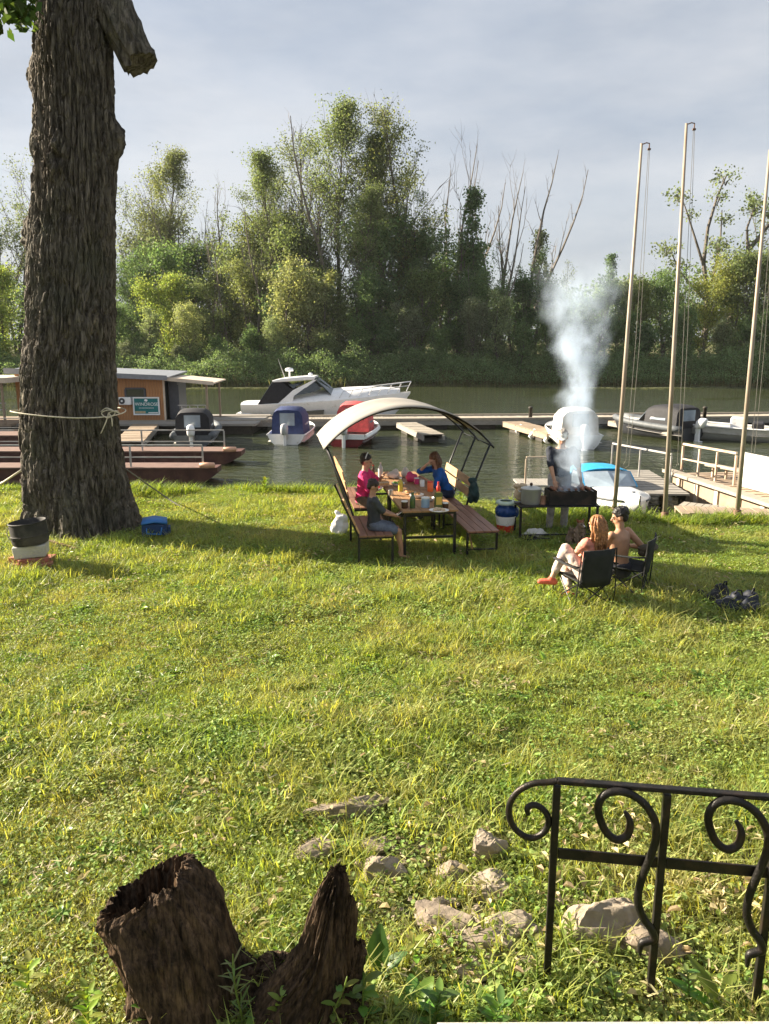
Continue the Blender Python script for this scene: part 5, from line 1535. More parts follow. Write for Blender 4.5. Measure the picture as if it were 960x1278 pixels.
# ------------------------------------------------------------------ wrought iron fence
IRON = mat('black_wrought_iron', (.022, .020, .018), .42, metal=.55, var=.35, scale=12, bump=.35, bscale=60, dirt=(.07, .045, .03), dirt_amt=.35, dirt_scale=7)
FA, FB = Vector((.80, 3.17, 0)), Vector((1.76, 3.03, 0))
FD = (FB - FA).normalized(); FN = Vector((-FD.y, FD.x, 0))
def on_fence(px, py):
    d = ray(px, py); n = FN
    t = (FA - Vector((0, 0, CAM_H))).dot(n) / d.dot(n)
    p = Vector((0, 0, CAM_H)) + d * t
    return ((p - FA).dot(FD), p.z)
def smooth_path(pts, n=6):
    out = []
    P = [pts[0]] + list(pts) + [pts[-1]]
    for i in range(1, len(P) - 2):
        for k in range(n):
            t = k / n
            a, b, c, d = [Vector(q) for q in P[i - 1:i + 3]]
            out.append(.5 * ((2 * b) + (c - a) * t + (2 * a - 5 * b + 4 * c - d) * t * t + (3 * b - a - 3 * c + d) * t ** 3))
    out.append(Vector(pts[-1])); return out
def fence():
    t = thing('iron_fence', 'black wrought iron fence with curled scrolls in the foreground', 'fence', FA, math.atan2(FD.y, FD.x))
    zt = 1.142; zt2 = on_fence(955, 985)[1]
    c6 = lambda x, y: on_fence(560 + x / 2.4, 920 + y / 2.4)
    end = 2.1
    # top rail with scroll end, one bar
    u0 = 0
    sc = [c6(*q) for q in ((300, 135), (250, 140), (205, 165), (182, 205), (185, 250), (210, 285), (248, 302), (285, 285), (300, 250), (285, 218), (258, 203), (236, 212), (238, 232))]
    path = [(0, .0, zt)] + [(a, 0, b) for a, b in sc]
    sp = smooth_path(path, 5)
    nS = len(sp)
    MB().tube(sp, [.0155] * (nS - 6) + [.015, .014, .013, .012, .011, .010], 8, up=(0, 1, 0)).build('end_scroll', IRON, t, 50)
    MB().bar((0, 0, zt), (end, 0, zt + .004), .038, .022).build('top_rail', IRON, t, bevel=.004)
    for i, u in enumerate((0, .49, .97, 1.46)):
        MB().box((u, 0, zt / 2 - .06), (.034, .034, zt - .022 + .1)).build('post', IRON, t, bevel=.004)
        if i < 3:
            zm = .765
            MB().bar((u + .019, 0, zm), (u + .471, 0, zm), .012, .055).build('mid_rail', IRON, t, bevel=.003)
    s2 = [c6(*q) for q in ((525, 212), (541, 245), (532, 283), (500, 296), (466, 268), (446, 212), (456, 172), (490, 153), (540, 160), (585, 192), (614, 242), (617, 295), (598, 355), (573, 420), (564, 480), (580, 530), (602, 560), (612, 590), (596, 597), (574, 607), (570, 640))]
    s2 = smooth_path([(a, -.026, b) for a, b in s2], 5)
    scroll = MB().tube(s2, [.008 + .011 * min(1, i / 6) for i in range(len(s2) - 6)] + [.017, .015, .013, .011, .009, .007], 8, flat=1.0).build('scroll', IRON, t, 50)
    for k in (1, 2):
        o = link('scroll', scroll.data, None, t); o.location = (.482 * k, 0, 0)
fence()
CONC = mat('pale_concrete', (.46, .43, .39), .9, var=.15, scale=6, bump=.5, dirt=(.25, .23, .2))
o = MB().slab([[Vector((.13, 1.567, 1.40)), Vector((2.6, 1.577, 1.40))], [Vector((.12, -1.5, 1.40)), Vector((2.6, -1.5, 1.40))]], .14).build('terrace_floor', CONC)
tag(o, 'pale concrete terrace edge at the bottom of the view', 'terrace', kind='structure')
o = MB().box((1.3, .85, .68), (2.2, .2, 1.28)).build('terrace_wall', CONC); tag(o, 'concrete wall carrying the terrace', 'wall', kind='structure')

# ------------------------------------------------------------------ stump
def rot_mat():
    m, nt, b = _nt('rotten_wood')
    N, L = nt.nodes, nt.links
    tc = N.new('ShaderNodeTexCoord'); mp = N.new('ShaderNodeMapping'); mp.inputs['Scale'].default_value = (1, 1, .07)
    L.new(tc.outputs['Object'], mp.inputs['Vector'])
    nz = N.new('ShaderNodeTexNoise'); nz.inputs['Scale'].default_value = 60; nz.inputs['Detail'].default_value = 9; nz.inputs['Roughness'].default_value = .65
    L.new(mp.outputs['Vector'], nz.inputs['Vector'])
    r = N.new('ShaderNodeValToRGB'); e = r.color_ramp.elements
    e[0].position, e[0].color = .33, (.014, .011, .009, 1); e[1].position, e[1].color = .70, (.105, .076, .052, 1)
    L.new(nz.outputs['Fac'], r.inputs['Fac'])
    nb = N.new('ShaderNodeTexNoise'); nb.inputs['Scale'].default_value = 6; nb.inputs['Detail'].default_value = 7; nb.inputs['Roughness'].default_value = .65
    L.new(tc.outputs['Object'], nb.inputs['Vector'])
    rb = N.new('ShaderNodeValToRGB'); eb = rb.color_ramp.elements
    eb[0].position, eb[0].color = .38, (.45, .42, .40, 1); eb[1].position, eb[1].color = .66, (1.9, 1.7, 1.5, 1)
    L.new(nb.outputs['Fac'], rb.inputs['Fac'])
    mm_ = N.new('ShaderNodeVectorMath'); mm_.operation = 'MULTIPLY'; L.new(r.outputs['Color'], mm_.inputs[0]); L.new(rb.outputs['Color'], mm_.inputs[1])
    L.new(mm_.outputs['Vector'], b.inputs['Base Color'])
    b.inputs['Roughness'].default_value = .95; b.inputs['Specular IOR Level'].default_value = .15
    n2 = N.new('ShaderNodeTexNoise'); n2.inputs['Scale'].default_value = 80; n2.inputs['Detail'].default_value = 8
    mp2 = N.new('ShaderNodeMapping'); mp2.inputs['Scale'].default_value = (1, 1, .12)
    L.new(tc.outputs['Object'], mp2.inputs['Vector']); L.new(mp2.outputs['Vector'], n2.inputs['Vector'])
    bp = N.new('ShaderNodeBump'); bp.inputs['Strength'].default_value = .9; bp.inputs['Distance'].default_value = .012
    L.new(n2.outputs['Fac'], bp.inputs['Height']); L.new(bp.outputs['Normal'], b.inputs['Normal'])
    return m
ROT = rot_mat()
def rot_surface(rows, n, m, seed, amp=.02, freq=9):
    """rows: (center Vector, rx, ry, tilt slope x of the ring) bottom to top; returns V,F of an open tube with torn fibres"""
    th = np.linspace(0, 2 * math.pi, n, endpoint=False)
    k = np.linspace(0, len(rows) - 1, m)
    def itp(i): return np.interp(k, range(len(rows)), [r[i] for r in rows])
    cx, cy, cz, rx, ry, sl, sy = [itp(i) for i in range(7)]
    T, K = np.meshgrid(th, np.arange(m))
    ux, uy = np.cos(T), np.sin(T)
    h = K / m
    wv = .25 * fbm(ux * 2 + seed, uy * 2, h * 3, 2)
    d = amp * .8 * (1 - 2.2 * np.abs(vnoise((ux + wv) * freq * 1.3 + seed, (uy + wv) * freq * 1.3, h * 2.2))) + amp * (1 - 2.2 * np.abs(vnoise((ux + wv) * freq * .5 + seed, (uy + wv) * freq * .5, h * 2.0))) + amp * .5 * fbm(ux * 22, uy * 22, h * 24, 2) + amp * .5 * vnoise(ux * freq + seed, uy * freq, h * 5) + amp * 1.2 * fbm(ux * 1.5 + seed, uy * 1.5, h * 1.5, 2)
    d = d - amp * 1.6 * np.exp(-np.abs(vnoise(ux * 3.2 + seed * 3, uy * 3.2, h * .8)) / .05) * sstep(.02, .2, h)
    X = cx[:, None] + (rx[:, None] + d) * ux; Y = cy[:, None] + (ry[:, None] + d) * uy
    Z = cz[:, None] + sl[:, None] * ux * rx[:, None] + sy[:, None] * uy * ry[:, None]
    Z = Z + sstep(.82, 1, h) * .018 * vnoise(ux * 7 + seed, uy * 7, 3.3) + sstep(.9, 1, h) * .012 * vnoise(ux * 20 + seed, uy * 20, 1.1)
    V = np.stack([X, Y, Z], -1).reshape(-1, 3)
    i = np.arange(m - 1)[:, None] * n; j = np.arange(n)[None, :]
    F = np.stack([i + j, i + (j + 1) % n, i + n + (j + 1) % n, i + n + j], -1).reshape(-1, 4)
    return V, F
def stump():
    b = Vector((-.93, 3.12, 0))
    t = thing('tree_stump', 'hollow rotten brown tree stump with slanted rim in the foreground grass', 'stump', b)
    def w(px, py, Y): return at_y(px, py, Y) - b
    # outside from the flared foot up to the tilted rim, over it and down inside
    l, r_ = w(132, 1130, 3.16), w(247, 1070, 3.16)
    cr = (l + r_) / 2; rr = (r_.x - l.x) / 2
    sl = (r_.z - l.z) / (r_.x - l.x)
    rows = [(-.02, 0, -.12, .31, .32, 0, 0), (-.02, 0, .05, .275, .28, 0, 0), (-.03, 0, .2, .255, .25, .1, 0), ((cr.x) * .6 + .02, 0, cr.z * .7, rr * 1.08, .235, sl * .5, .1), (cr.x, 0, cr.z - .03, rr, .19, sl, -.05), (cr.x, 0, cr.z + .015, rr * .88, .155, sl, -.05), (cr.x + .01, .01, cr.z - .1, rr * .78, .13, sl, 0), (cr.x + .03, 0, cr.z - .36, rr * .66, .13, .1, .1)]
    V, F = rot_surface(rows, 230, 150, 2.0, .020, 9)
    link('shell', np_mesh('stump_shell', V, F, True), ROT, t)
    # root ridge running to the right
    V, F = rot_surface([(.20, .0, -.1, .17, .20, 0, 0), (.21, 0, .08, .13, .14, -.3, 0), (.20, .0, .17, .08, .09, -.5, 0), (.18, 0, .21, .02, .02, 0, 0)], 90, 50, 5.0, .02, 8)
    link('root', np_mesh('stump_root', V, F, True), ROT, t)
    V, F = rot_surface([(.44, .06, -.1, .22, .12, 0, 0), (.44, .06, .06, .2, .09, -.1, 0), (.44, .06, .13, .1, .05, -.3, 0), (.42, .06, .16, .02, .02, 0, 0)], 90, 40, 6.0, .02, 8)
    link('root', np_mesh('stump_root_b', V, F, True), ROT, t)
    # spike
    b2 = Vector((-.36, 2.98, 0))
    t2 = thing('root_shard', 'pointed rotten wood shard standing right of the hollow stump', 'stump', b2)
    def w2(px, py, Y): return at_y(px, py, Y) - b2
    tip = w2(421, 1084, 2.98)
    rows = [(-.06, 0, -.12, .24, .19, 0, 0), (-.07, 0, .06, .215, .16, 0, 0), (-.01, 0, .20, .175, .13, 0, 0), (.055, 0, .33, .135, .11, 0, 0), (.09, 0, .47, .10, .085, .3, 0), (tip.x - .02, 0, tip.z - .12, .055, .042, .4, 0), (tip.x, 0, tip.z - .02, .018, .014, 0, 0), (tip.x, 0, tip.z, .003, .003, 0, 0)]
    V, F = rot_surface(rows, 200, 130, 9.0, .016, 9)
    link('spike', np_mesh('shard_spike', V, F, True), ROT, t2)
    for k, (px, py, bx_, w_) in enumerate(((434, 1128, .14, .04), (404, 1138, .03, .045), (447, 1172, .16, .05), (376, 1182, -.05, .05))):
        e = w2(px, py, 2.93 + .03 * k)
        V, F = rot_surface([(bx_ - .01, 0, .05, w_ * 1.5, w_ * 1.3, 0, 0), ((bx_ + e.x) / 2, 0, e.z * .6, w_ * 1.1, w_, .2, 0), (e.x, 0, e.z - .05, w_ * .6, w_ * .5, .4, 0), (e.x + .005, 0, e.z, .004, .004, 0, 0)], 48, 60, 20.0 + k * 3, .010, 7)
        link('splinter', np_mesh('shard_splinter', V, F, True), ROT, t2)
    V, F = rot_surface([(.15, .0, -.1, .15, .13, 0, 0), (.15, 0, .08, .13, .11, .2, 0), (.15, .0, .17, .10, .08, .3, 0), (.16, 0, .22, .02, .02, 0, 0)], 100, 50, 12.0, .018, 9)
    link('lump', np_mesh('shard_lump', V, F, True), ROT, t2)
stump()

# ------------------------------------------------------------------ stones
STONE = mat('pale_limestone', (.29, .24, .18), .92, var=.35, scale=7, bump=1.0, bscale=22, dirt=(.20, .155, .10), dirt_amt=.5, dirt_scale=5)
STONE2 = mat('grey_brown_stone', (.25, .20, .15), .92, var=.28, scale=7, bump=.9, bscale=22, dirt=(.13, .115, .07), dirt_amt=.6, dirt_scale=5)
def stone(px, py, wpx, hz, deep, seed, label, m=STONE, rz=0.0, tilt=0.0, flat=.6, zoff=0.0):
    p = at_z(px, py, 0)
    sc = FPX / (p.y * _ct + (CAM_H) * _st)
    w = wpx / sc
    bm = bmesh.new(); bmesh.ops.create_icosphere(bm, subdivisions=5, radius=1)
    V = np.array([v.co[:] for v in bm.verts])
    # chop by random planes for facets
    rgs = np.random.default_rng(seed)
    for k in range(16):
        n = rgs.normal(0, 1, 3); n /= np.linalg.norm(n); d = rgs.uniform(.48, .85)
        s = V @ n; V = np.where((s > d)[:, None], V - (s - d)[:, None] * n * .98, V)
    V = V * (1 + .09 * fbm(V[:, 0] * 2.5 + seed, V[:, 1] * 2.5, V[:, 2] * 2.5, 4) + .035 * fbm(V[:, 0] * 9 + seed, V[:, 1] * 9, V[:, 2] * 9, 3))[:, None]
    # layered strata
    V[:, 2] += .03 * np.sign(np.sin(V[:, 2] * 14 + seed)) * (np.abs(V[:, 2]) < .7)
    V *= np.array([w / 2 * 1.2, deep / 2 * 1.25, hz * .85])
    for v, c in zip(bm.verts, V): v.co = c
    me = bpy.data.meshes.new('stone'); bm.to_mesh(me); bm.free()
    me.polygons.foreach_set('use_smooth', np.ones(len(me.polygons), dtype=bool))
    try: me.set_sharp_from_angle(angle=R(24))
    except Exception: pass
    o = link('stone', me, m)
    o.location = (p.x, p.y, gz(p.x, p.y) + hz * .18 + zoff); o.rotation_euler = (R(tilt), 0, R(rz))
    return tag(o, label, 'stone', 'stones half sunk in the foreground grass')
stone(423, 1014, 120, .11, .22, 1, 'long flat tilted stone farthest from the fence', STONE2, 24, -12)
stone(396, 1064, 64, .10, .2, 2, 'flat dark-edged stone just above the pointed shard', STONE2, 8, -10)
stone(484, 1092, 52, .15, .18, 3, 'blocky stone with flat top right of the pointed shard', STONE, -6)
stone(468, 1058, 50, .07, .14, 4, 'small low stone behind the blocky one', STONE2, 10)
stone(606, 1070, 50, .2, .16, 5, 'upright pointed pale stone left of the fence scroll', STONE, 15)
stone(564, 1094, 36, .12, .12, 6, 'small brown cube-like stone left of the upright one', STONE2, 0)
stone(612, 1116, 66, .14, .2, 7, 'pale crumbly stone below the upright one', STONE, 20)
stone(552, 1160, 70, .14, .2, 8, 'brown cracked stone at the heart of the rubble', STONE2, -12)
stone(636, 1168, 60, .10, .2, 9, 'whitish low stone right of the cracked one', STONE, 8)
stone(598, 1188, 80, .08, .18, 10, 'flat broad stone sunk below the cracked one', STONE2, -4)
stone(748, 1166, 116, .27, .32, 11, 'big pale boulder behind the fence posts', STONE, 14, 6)
stone(822, 1188, 90, .16, .24, 12, 'lower stone against the big boulder by the second post', STONE2, -20)
stone(660, 1212, 46, .06, .1, 13, 'small pale stone in front of the first fence post', STONE, 0)
stone(600, 1222, 56, .05, .12, 14, 'flat light stone nearest the terrace', STONE, 10)

def rubble():
    rn = random.Random(12); mb = MB(); rgr = np.random.default_rng(5)
    for i in range(150):
        px, py = (rn.gauss(580, 55), rn.gauss(1160, 40)) if rn.random() < .7 else (rn.gauss(470, 50), rn.gauss(1070, 25)) if rn.random() < .6 else (rn.gauss(880, 45), rn.gauss(1115, 25))
        p = at_z(px, py, 0); r_ = rn.uniform(.008, .034) * (1 if rn.random() < .85 else 1.7)
        n0 = len(mb.v); mb.ball((p.x, p.y, gz(p.x, p.y) + r_ * .35 + .012), (r_, r_ * rn.uniform(.6, 1), r_ * rn.uniform(.4, .8)), 7, 5)
        for k in range(n0, len(mb.v)):
            v = Vector(mb.v[k]); mb.v[k] = tuple(v + Vector(rgr.normal(0, r_ * .14, 3)))
    tag(mb.build('rubble', STONE), 'broken stone rubble scattered among the foreground stones', 'rubble', kind='stuff')
rubble()
# ------------------------------------------------------------------ broad-leaved weeds close by
WL = leaf_mat('broad_leaf', None, .12, .35, .01, (1.3, 1.3, .45), .35)
def leaf_obj(t, c, d, L, W, up=Vector((0, 0, 1)), fold=.18, col=(.10, .19, .03)):
    d = d.normalized(); s = d.cross(up); s = s.normalized() if s.length > .05 else Vector((1, 0, 0)); n = s.cross(d)
    V, F = [], []
    N = 9
    for i in range(N + 1):
        f = i / N; w = W / 2 * math.sin(math.pi * min(1, f * .96 + .02)) ** .75
        mid = c + d * (L * f) - n * (L * .22 * f * f)
        for k in (-1, -.5, 0, .5, 1):
            V.append(mid + s * (w * k) + n * (fold * w * abs(k) * 1.2 + .03 * W * math.sin(f * 18) * abs(k)))
    for i in range(N):
        for k in range(4):
            F.append((i * 5 + k, i * 5 + k + 1, (i + 1) * 5 + k + 1, (i + 1) * 5 + k))
    me = bpy.data.meshes.new('leaf'); me.from_pydata([tuple(v) for v in V], [], F); me.update()
    me.polygons.foreach_set('use_smooth', np.ones(len(F), dtype=bool))
    o = link('leaf', me, WL, t); o.color = (*col, 1); return o
def weed(px, py, spec, label, name='weed', stem=0.0, seed=1, col=(.10, .19, .03)):
    p = at_z(px, py, 0); rng = random.Random(seed)
    t = thing(name, label, 'weed', (p.x, p.y, gz(p.x, p.y)), 0, 'broad-leaved weeds in the foreground')
    if stem:
        q = wander(rng, (0, 0, -.02), (rng.uniform(-.1, .1), rng.uniform(-.1, .1), 1), stem, 6, .06)
        MB().tube(q, [.006, .006, .005, .005, .004, .004, .003], 6).build('stem', G['w'], t, True)
    for (az, el, L, W, z) in spec:
        a, e = R(az), R(el)
        c = Vector((0, 0, z))
        if stem:
            k = min(5, int(z / stem * 6)); c = q[k].lerp(q[k + 1], z / stem * 6 - k)
        cc = tuple(v * rng.uniform(.8, 1.25) for v in col)
        leaf_obj(t, c, Vector((math.cos(a) * math.cos(e), math.sin(a) * math.cos(e), math.sin(e))), L, W, col=cc)
    return t
weed(387, 1286, [(100, 80, .27, .10, .0), (40, 35, .16, .06, 0), (160, 40, .14, .06, 0)], 'tall pale single dock leaf before the shard', seed=3, col=(.17, .25, .09))
weed(470, 1232, [(80, 78, .26, .115, .0), (20, 50, .2, .09, 0), (150, 40, .16, .08, 0), (-60, 20, .18, .09, 0), (-10, 15, .2, .1, 0)], 'dark broad dock plant right of the shard', seed=4, col=(.06, .14, .03))
weed(520, 1270, [(a, 25 + (a * 7) % 30, .15, .08, .02) for a in (0, 50, 100, 150, 210, 270, 320)], 'low rosette of broad leaves right of the shard foot', seed=5)
weed(590, 1262, [(a, 20 + (a * 5) % 25, .13, .07, .02) for a in (10, 75, 130, 190, 250, 310)], 'low broad-leaved rosette before the rubble', seed=6)
weed(625, 1150, [(a, 30 + (a * 5) % 25, .10, .055, .02) for a in (10, 75, 130, 190, 250, 310)], 'small broad-leaved weed among the pale stones', seed=7)
weed(905, 1272, [(160, 40, .30, .07, 0), (120, 50, .28, .07, 0), (60, 35, .26, .07, 0), (200, 25, .26, .08, 0), (20, 20, .2, .07, 0)], 'long-leaved dock plant under the fence at the right', seed=8)
weed(720, 1255, [(a, 30 + (a * 5) % 25, .12, .05, .02) for a in (10, 85, 150, 210, 290)], 'small weed between the first two fence posts', seed=9)
weed(160, 1262, [(95, 70, .22, .05, 0), (70, 50, .14, .05, 0), (130, 45, .12, .05, 0)], 'bright tall leaf left of the hollow stump', seed=10, col=(.22, .28, .05))
weed(330, 1262, [(a, 15 + (a * 3) % 30, .10, .06, .02) for a in (0, 60, 130, 200, 260, 320)], 'round-leaved weed in the shade between stump and shard', seed=11, col=(.07, .15, .04))
weed(262, 1280, [(a, 15 + (a * 3) % 30, .11, .06, .02) for a in (0, 60, 130, 200, 260, 320)], 'round-leaved weed at the foot of the hollow stump', seed=12)
weed(420, 1062, [(a, 35 + (a * 3) % 30, .08, .05, .02) for a in (0, 60, 130, 200, 260, 320)], 'bright leafy weed beside the dark-edged stone', seed=13, col=(.13, .23, .05))
weed(308, 1290, [((k * 137) % 360, 25 + (k * 17) % 35, .055 + .02 * (k % 3), .011, .05 + .36 * k / 34) for k in range(34)], 'tall feathery willowherb between stump and shard', name='tall_weed', stem=.45, seed=14, col=(.17, .22, .08))
weed(412, 1300, [((k * 137) % 360, 30, .07, .03, .10 + .30 * k / 9) for k in range(9)], 'thin-stemmed weed in front of the shard', name='tall_weed', stem=.44, seed=15, col=(.14, .22, .06))
weed(455, 1290, [((k * 137) % 360, 30, .09, .045, .08 + .20 * k / 9) for k in range(9)], 'leafy upright weed right in front of the shard', name='tall_weed', stem=.32, seed=16, col=(.13, .24, .05))
weed(236, 1290, [((k * 137) % 360, 20, .03, .012, .1 + .25 * k / 12) for k in range(12)], 'slender dark stem before the hollow stump', name='tall_weed', stem=.36, seed=17)
weed(520, 1210, [((k * 137) % 360, 25, .08, .035, .05 + .12 * k / 9) for k in range(9)], 'yellowish leafy weed left of the cracked stone', name='tall_weed', stem=.2, seed=18, col=(.2, .27, .05))
for (px, py, h, n_, lf, cc, lab) in ((110, 1292, .30, 24, .07, (.24, .31, .06), 'yellow-green leafy weed left of the hollow stump'), (185, 1296, .22, 18, .08, (.16, .25, .05), 'leafy weed hiding the foot of the hollow stump'), (345, 1298, .26, 20, .07, (.18, .27, .06), 'leafy weed hiding the foot of the shard'), (540, 1296, .24, 22, .09, (.11, .2, .05), 'dark leafy weed at the very bottom before the rubble'), (610, 1300, .22, 20, .09, (.1, .19, .05), 'dark leafy weed left of the terrace edge'), (668, 1240, .28, 26, .05, (.19, .26, .07), 'feathery weed at the foot of the first fence post'), (716, 1190, .22, 20, .045, (.23, .29, .08), 'pale weed in front of the big boulder'), (770, 1262, .24, 22, .05, (.17, .24, .07), 'feathery weed left of the second fence post'), (860, 1262, .24, 22, .06, (.15, .23, .06), 'leafy weed between the second and third fence post'), (455, 1140, .16, 18, .05, (.24, .30, .07), 'yellow-green weed between shard and rubble'), (515, 1115, .16, 16, .05, (.22, .29, .07), 'small weed between the blocky stone and the rubble'), (36, 1250, .2, 16, .08, (.24, .3, .07), 'pale leafy weed at the bottom left corner'), (655, 1130, .18, 16, .05, (.2, .28, .07), 'weed growing by the fence scroll above the rubble')):
    weed(px, py, [((k * 137) % 360, 10 + (k * 23) % 60, lf, lf * .42, h * (.1 + .9 * k / n_)) for k in range(n_)], lab, name='tall_weed', stem=h, seed=px, col=cc)
for (px, py, h, lab) in ((632, 622, .55, 'leafy tall weed on the shore left of the grill'), (575, 628, .45, 'bushy weed on the shore behind the picnic bench'), (790, 628, .3, 'low weed on the shore beside the first flagpole'), (330, 616, .35, 'thin weed sticking up at the left waterline')):
    weed(px, py, [((k * 137) % 360, 15 + (k * 13) % 50, .13, .06, h * (.2 + .8 * k / 26)) for k in range(26)], lab, name='shore_weed', stem=h, seed=int(px), col=(.19, .25, .05))

# ------------------------------------------------------------------ things by the old tree
def ring_rope():
    # pale rope round the trunk at photo row 518
    pts = []
    z0 = at_y(90, 519, 12.2).z
    l, r_ = at_y(23, 518, 13), at_y(152, 521, 13)
    cx_, rad = (l.x + r_.x) / 2, (r_.x - l.x) / 2 + .03
    for k in range(49):
        a = math.pi / 2 + 2 * math.pi * k / 48
        pts.append((cx_ + rad * math.cos(a), 13 + rad * .98 * math.sin(a), z0 + .03 * math.sin(a * 2) - .02 * math.cos(a)))
    t = thing('tied_rope', 'pale rope tied round the old trunk with a loose knot', 'rope', (cx_, 13, 0))
    L = lambda p: Vector(p) - Vector((cx_, 13, 0))
    MB().tube([L(p) for p in pts], .010, 8).build('loop', ROPE, t, True)
    a = R(-28); k0 = Vector((rad * 1.02 * math.cos(a), rad * 1.0 * math.sin(a), z0 + .02))
    kn = MB(); rng = random.Random(2)
    kn.tube(smooth_path([k0 + Vector((-.12, -.02, .02)), k0 + Vector((0, -.06, .08)), k0 + Vector((.12, -.04, .0)), k0 + Vector((.0, -.07, -.08)), k0 + Vector((-.1, -.05, 0)), k0 + Vector((.05, -.08, .05)), k0 + Vector((.2, 0, -.02))]), .009, 7)
    kn.build('knot', ROPE, t, True)
    for d in ((-.14, -.05, -.34), (.06, -.05, -.22), (.16, .02, .02)):
        MB().tube(smooth_path([k0, k0 + Vector(d) * .5 + Vector((.03, -.03, .02)), k0 + Vector(d)]), [.010] * 12 + [.007], 6).build('loose_end', ROPE, t, True)
ring_rope()
pa, pb, pc, pd_ = at_y(158, 586, 13.1), at_z(195, 612, .35), at_z(230, 634, .05), at_z(268, 642, .03)
o = MB().tube(smooth_path([pa, pb, pc, pd_]), .014, 7).build('mooring_line', ROPE2, None, True); tag(o, 'brown mooring line sagging from the old trunk into the grass', 'rope')
pa, pb = at_y(28, 586, 13.0), at_z(-14, 610, .1)
o = MB().tube([pa, (pa + pb) / 2 + Vector((0, 0, -.03)), pb], .02, 7).build('mooring_line', ROPE, None, True); tag(o, 'pale mooring line slanting down left of the old trunk', 'rope')
BUCK = mat('soot_black_steel', (.030, .028, .026), .75, var=.4, scale=6, bump=.5, bscale=20, dirt=(.10, .085, .07), dirt_amt=.4)
PAINT = mat('dirty_white_plaster', (.50, .48, .43), .85, var=.15, scale=6, bump=.4, dirt=(.28, .25, .2))
BRK = mat('red_brick', (.36, .115, .075), .88, var=.25, scale=9, bump=.6, bscale=40, dirt=(.24, .15, .12))
def firepit():
    p = at_z(34, 712, 0); x, y = p.x, p.y + .15
    z = gz(x, y)
    # two layers of bricks on the grass, a white block, the charred bucket on top
    labs = ['lowest left red brick under the white block', 'lowest right red brick jutting forward under the pile', 'upper red brick lying askew under the white block', 'upper left red brick at the back of the pile', 'lowest rear red brick behind the others in the pile']
    for i, (dx, dy, dz, a) in enumerate(((-.10, .02, .04, 100), (.14, -.10, .04, 22), (.05, -.04, .115, 28), (-.14, .1, .115, 80), (.1, .18, .04, 95))):
        o = MB().box((0, 0, 0), (.40, .24, .085)).build('brick', BRK, bevel=.006)
        o.location = (x + dx, y + dy, z + dz); o.rotation_euler = (R(random.Random(i).uniform(-3, 3)), 0, R(a)); tag(o, labs[i], 'brick', 'red bricks under the fire bucket')
    o = MB().box((0, 0, .09), (.42, .36, .18), taper=1.06).build('white_block', PAINT, bevel=.02); o.location = (x, y + .05, z + .155); o.rotation_euler = (0, R(-3), R(15))
    tag(o, 'dirty white block between the bricks and the charred bucket', 'block')
    t = thing('charred_bucket', 'charred black metal bucket standing on the white block', 'bucket', (x, y + .05, z + .34))
    t.rotation_euler = (0, R(-5), 0)
    MB().lathe([(.02, .0), (.235, .0), (.25, .03), (.25, .16), (.248, .30), (.262, .315), (.25, .325), (.232, .30), (.225, .05), (.02, .05)], 28, cap0=False, cap1=False).build('drum', BUCK, t, 40)
    MB().lathe([(.250, .12), (.262, .13), (.250, .14)], 28, cap0=False, cap1=False).build('rib', BUCK, t, True)
    MB().tube([(-.26, 0, .28), (-.28, -.08, .2), (-.22, -.17, .12), (-.1, -.25, .1)], .006, 6).build('handle', BUCK, t, True)
firepit()
TIMB = mat('brown_timber', (.22, .13, .075), .85, var=.25, scale=4, stretch=(1, 6, 6), bump=.4)
a, b = at_z(60, 676, .12), at_z(96, 686, .04)
o = MB().bar(a, b, .05, .06).build('wooden_slat', TIMB); tag(o, 'brown wooden slat lying at the foot of the old trunk', 'slat')
def blue_bag():
    p = at_z(194, 670, 0)
    t = thing('cool_bag', 'blue cool bag on the grass right of the old trunk', 'bag', (p.x, p.y, gz(p.x, p.y)), R(14))
    m1 = mat('blue_bag_cloth', (.035, .16, .42), .6, var=.2, bump=.4, bscale=20); m2 = mat('dark_blue_bag_cloth', (.02, .05, .13), .7, var=.2, bump=.4, bscale=20)
    MB().box((0, 0, .13), (.42, .30, .26), taper=.96).build('body', m2, t, bevel=.03)
    MB().slab([[Vector((-.2, -.16, .27)), Vector((-.19, .16, .30))], [Vector((0, -.17, .30)), Vector((0, .16, .33))], [Vector((.21, -.15, .26)), Vector((.2, .16, .29))]], .03).build('lid', m1, t, True)
    MB().tube([(-.12, -.16, .2), (-.12, -.22, .12), (.1, -.22, .1), (.12, -.16, .2)], .012, 6).build('strap', m1, t, True)
    MB().box((.23, 0, .12), (.05, .2, .14)).build('side_pocket', m2, t, bevel=.015)
blue_bag()
# ------------------------------------------------------------------ picnic place
WOOD = mat('varnished_table_wood', (.36, .20, .095), .55, var=.3, scale=3, stretch=(5, .8, 5), bump=.35, dirt=(.20, .11, .06))
WOODR = mat('red_brown_bench_wood', (.23, .115, .075), .5, var=.25, scale=3, stretch=(5, .8, 5), bump=.35)
WOODL = mat('light_brown_back_wood', (.50, .30, .15), .55, var=.25, scale=3, stretch=(5, .8, 5), bump=.35)
BLK = mat('black_painted_steel', (.020, .020, .022), .4, metal=.3, var=.2)
SHEET = mat('beige_canopy_sheet', (.31, .29, .26), .6, var=.10, scale=2, dirt=(.27, .235, .19), dirt_amt=.3)
SO, SRZ = Vector((.27, 10.92, 0)), math.atan2(.139, .990)
SR, SU = Vector((math.cos(SRZ), math.sin(SRZ), 0)), Vector((-math.sin(SRZ), math.cos(SRZ), 0))
def S(a, b, z=0.0): return SO + SR * a + SU * b + Vector((0, 0, z))

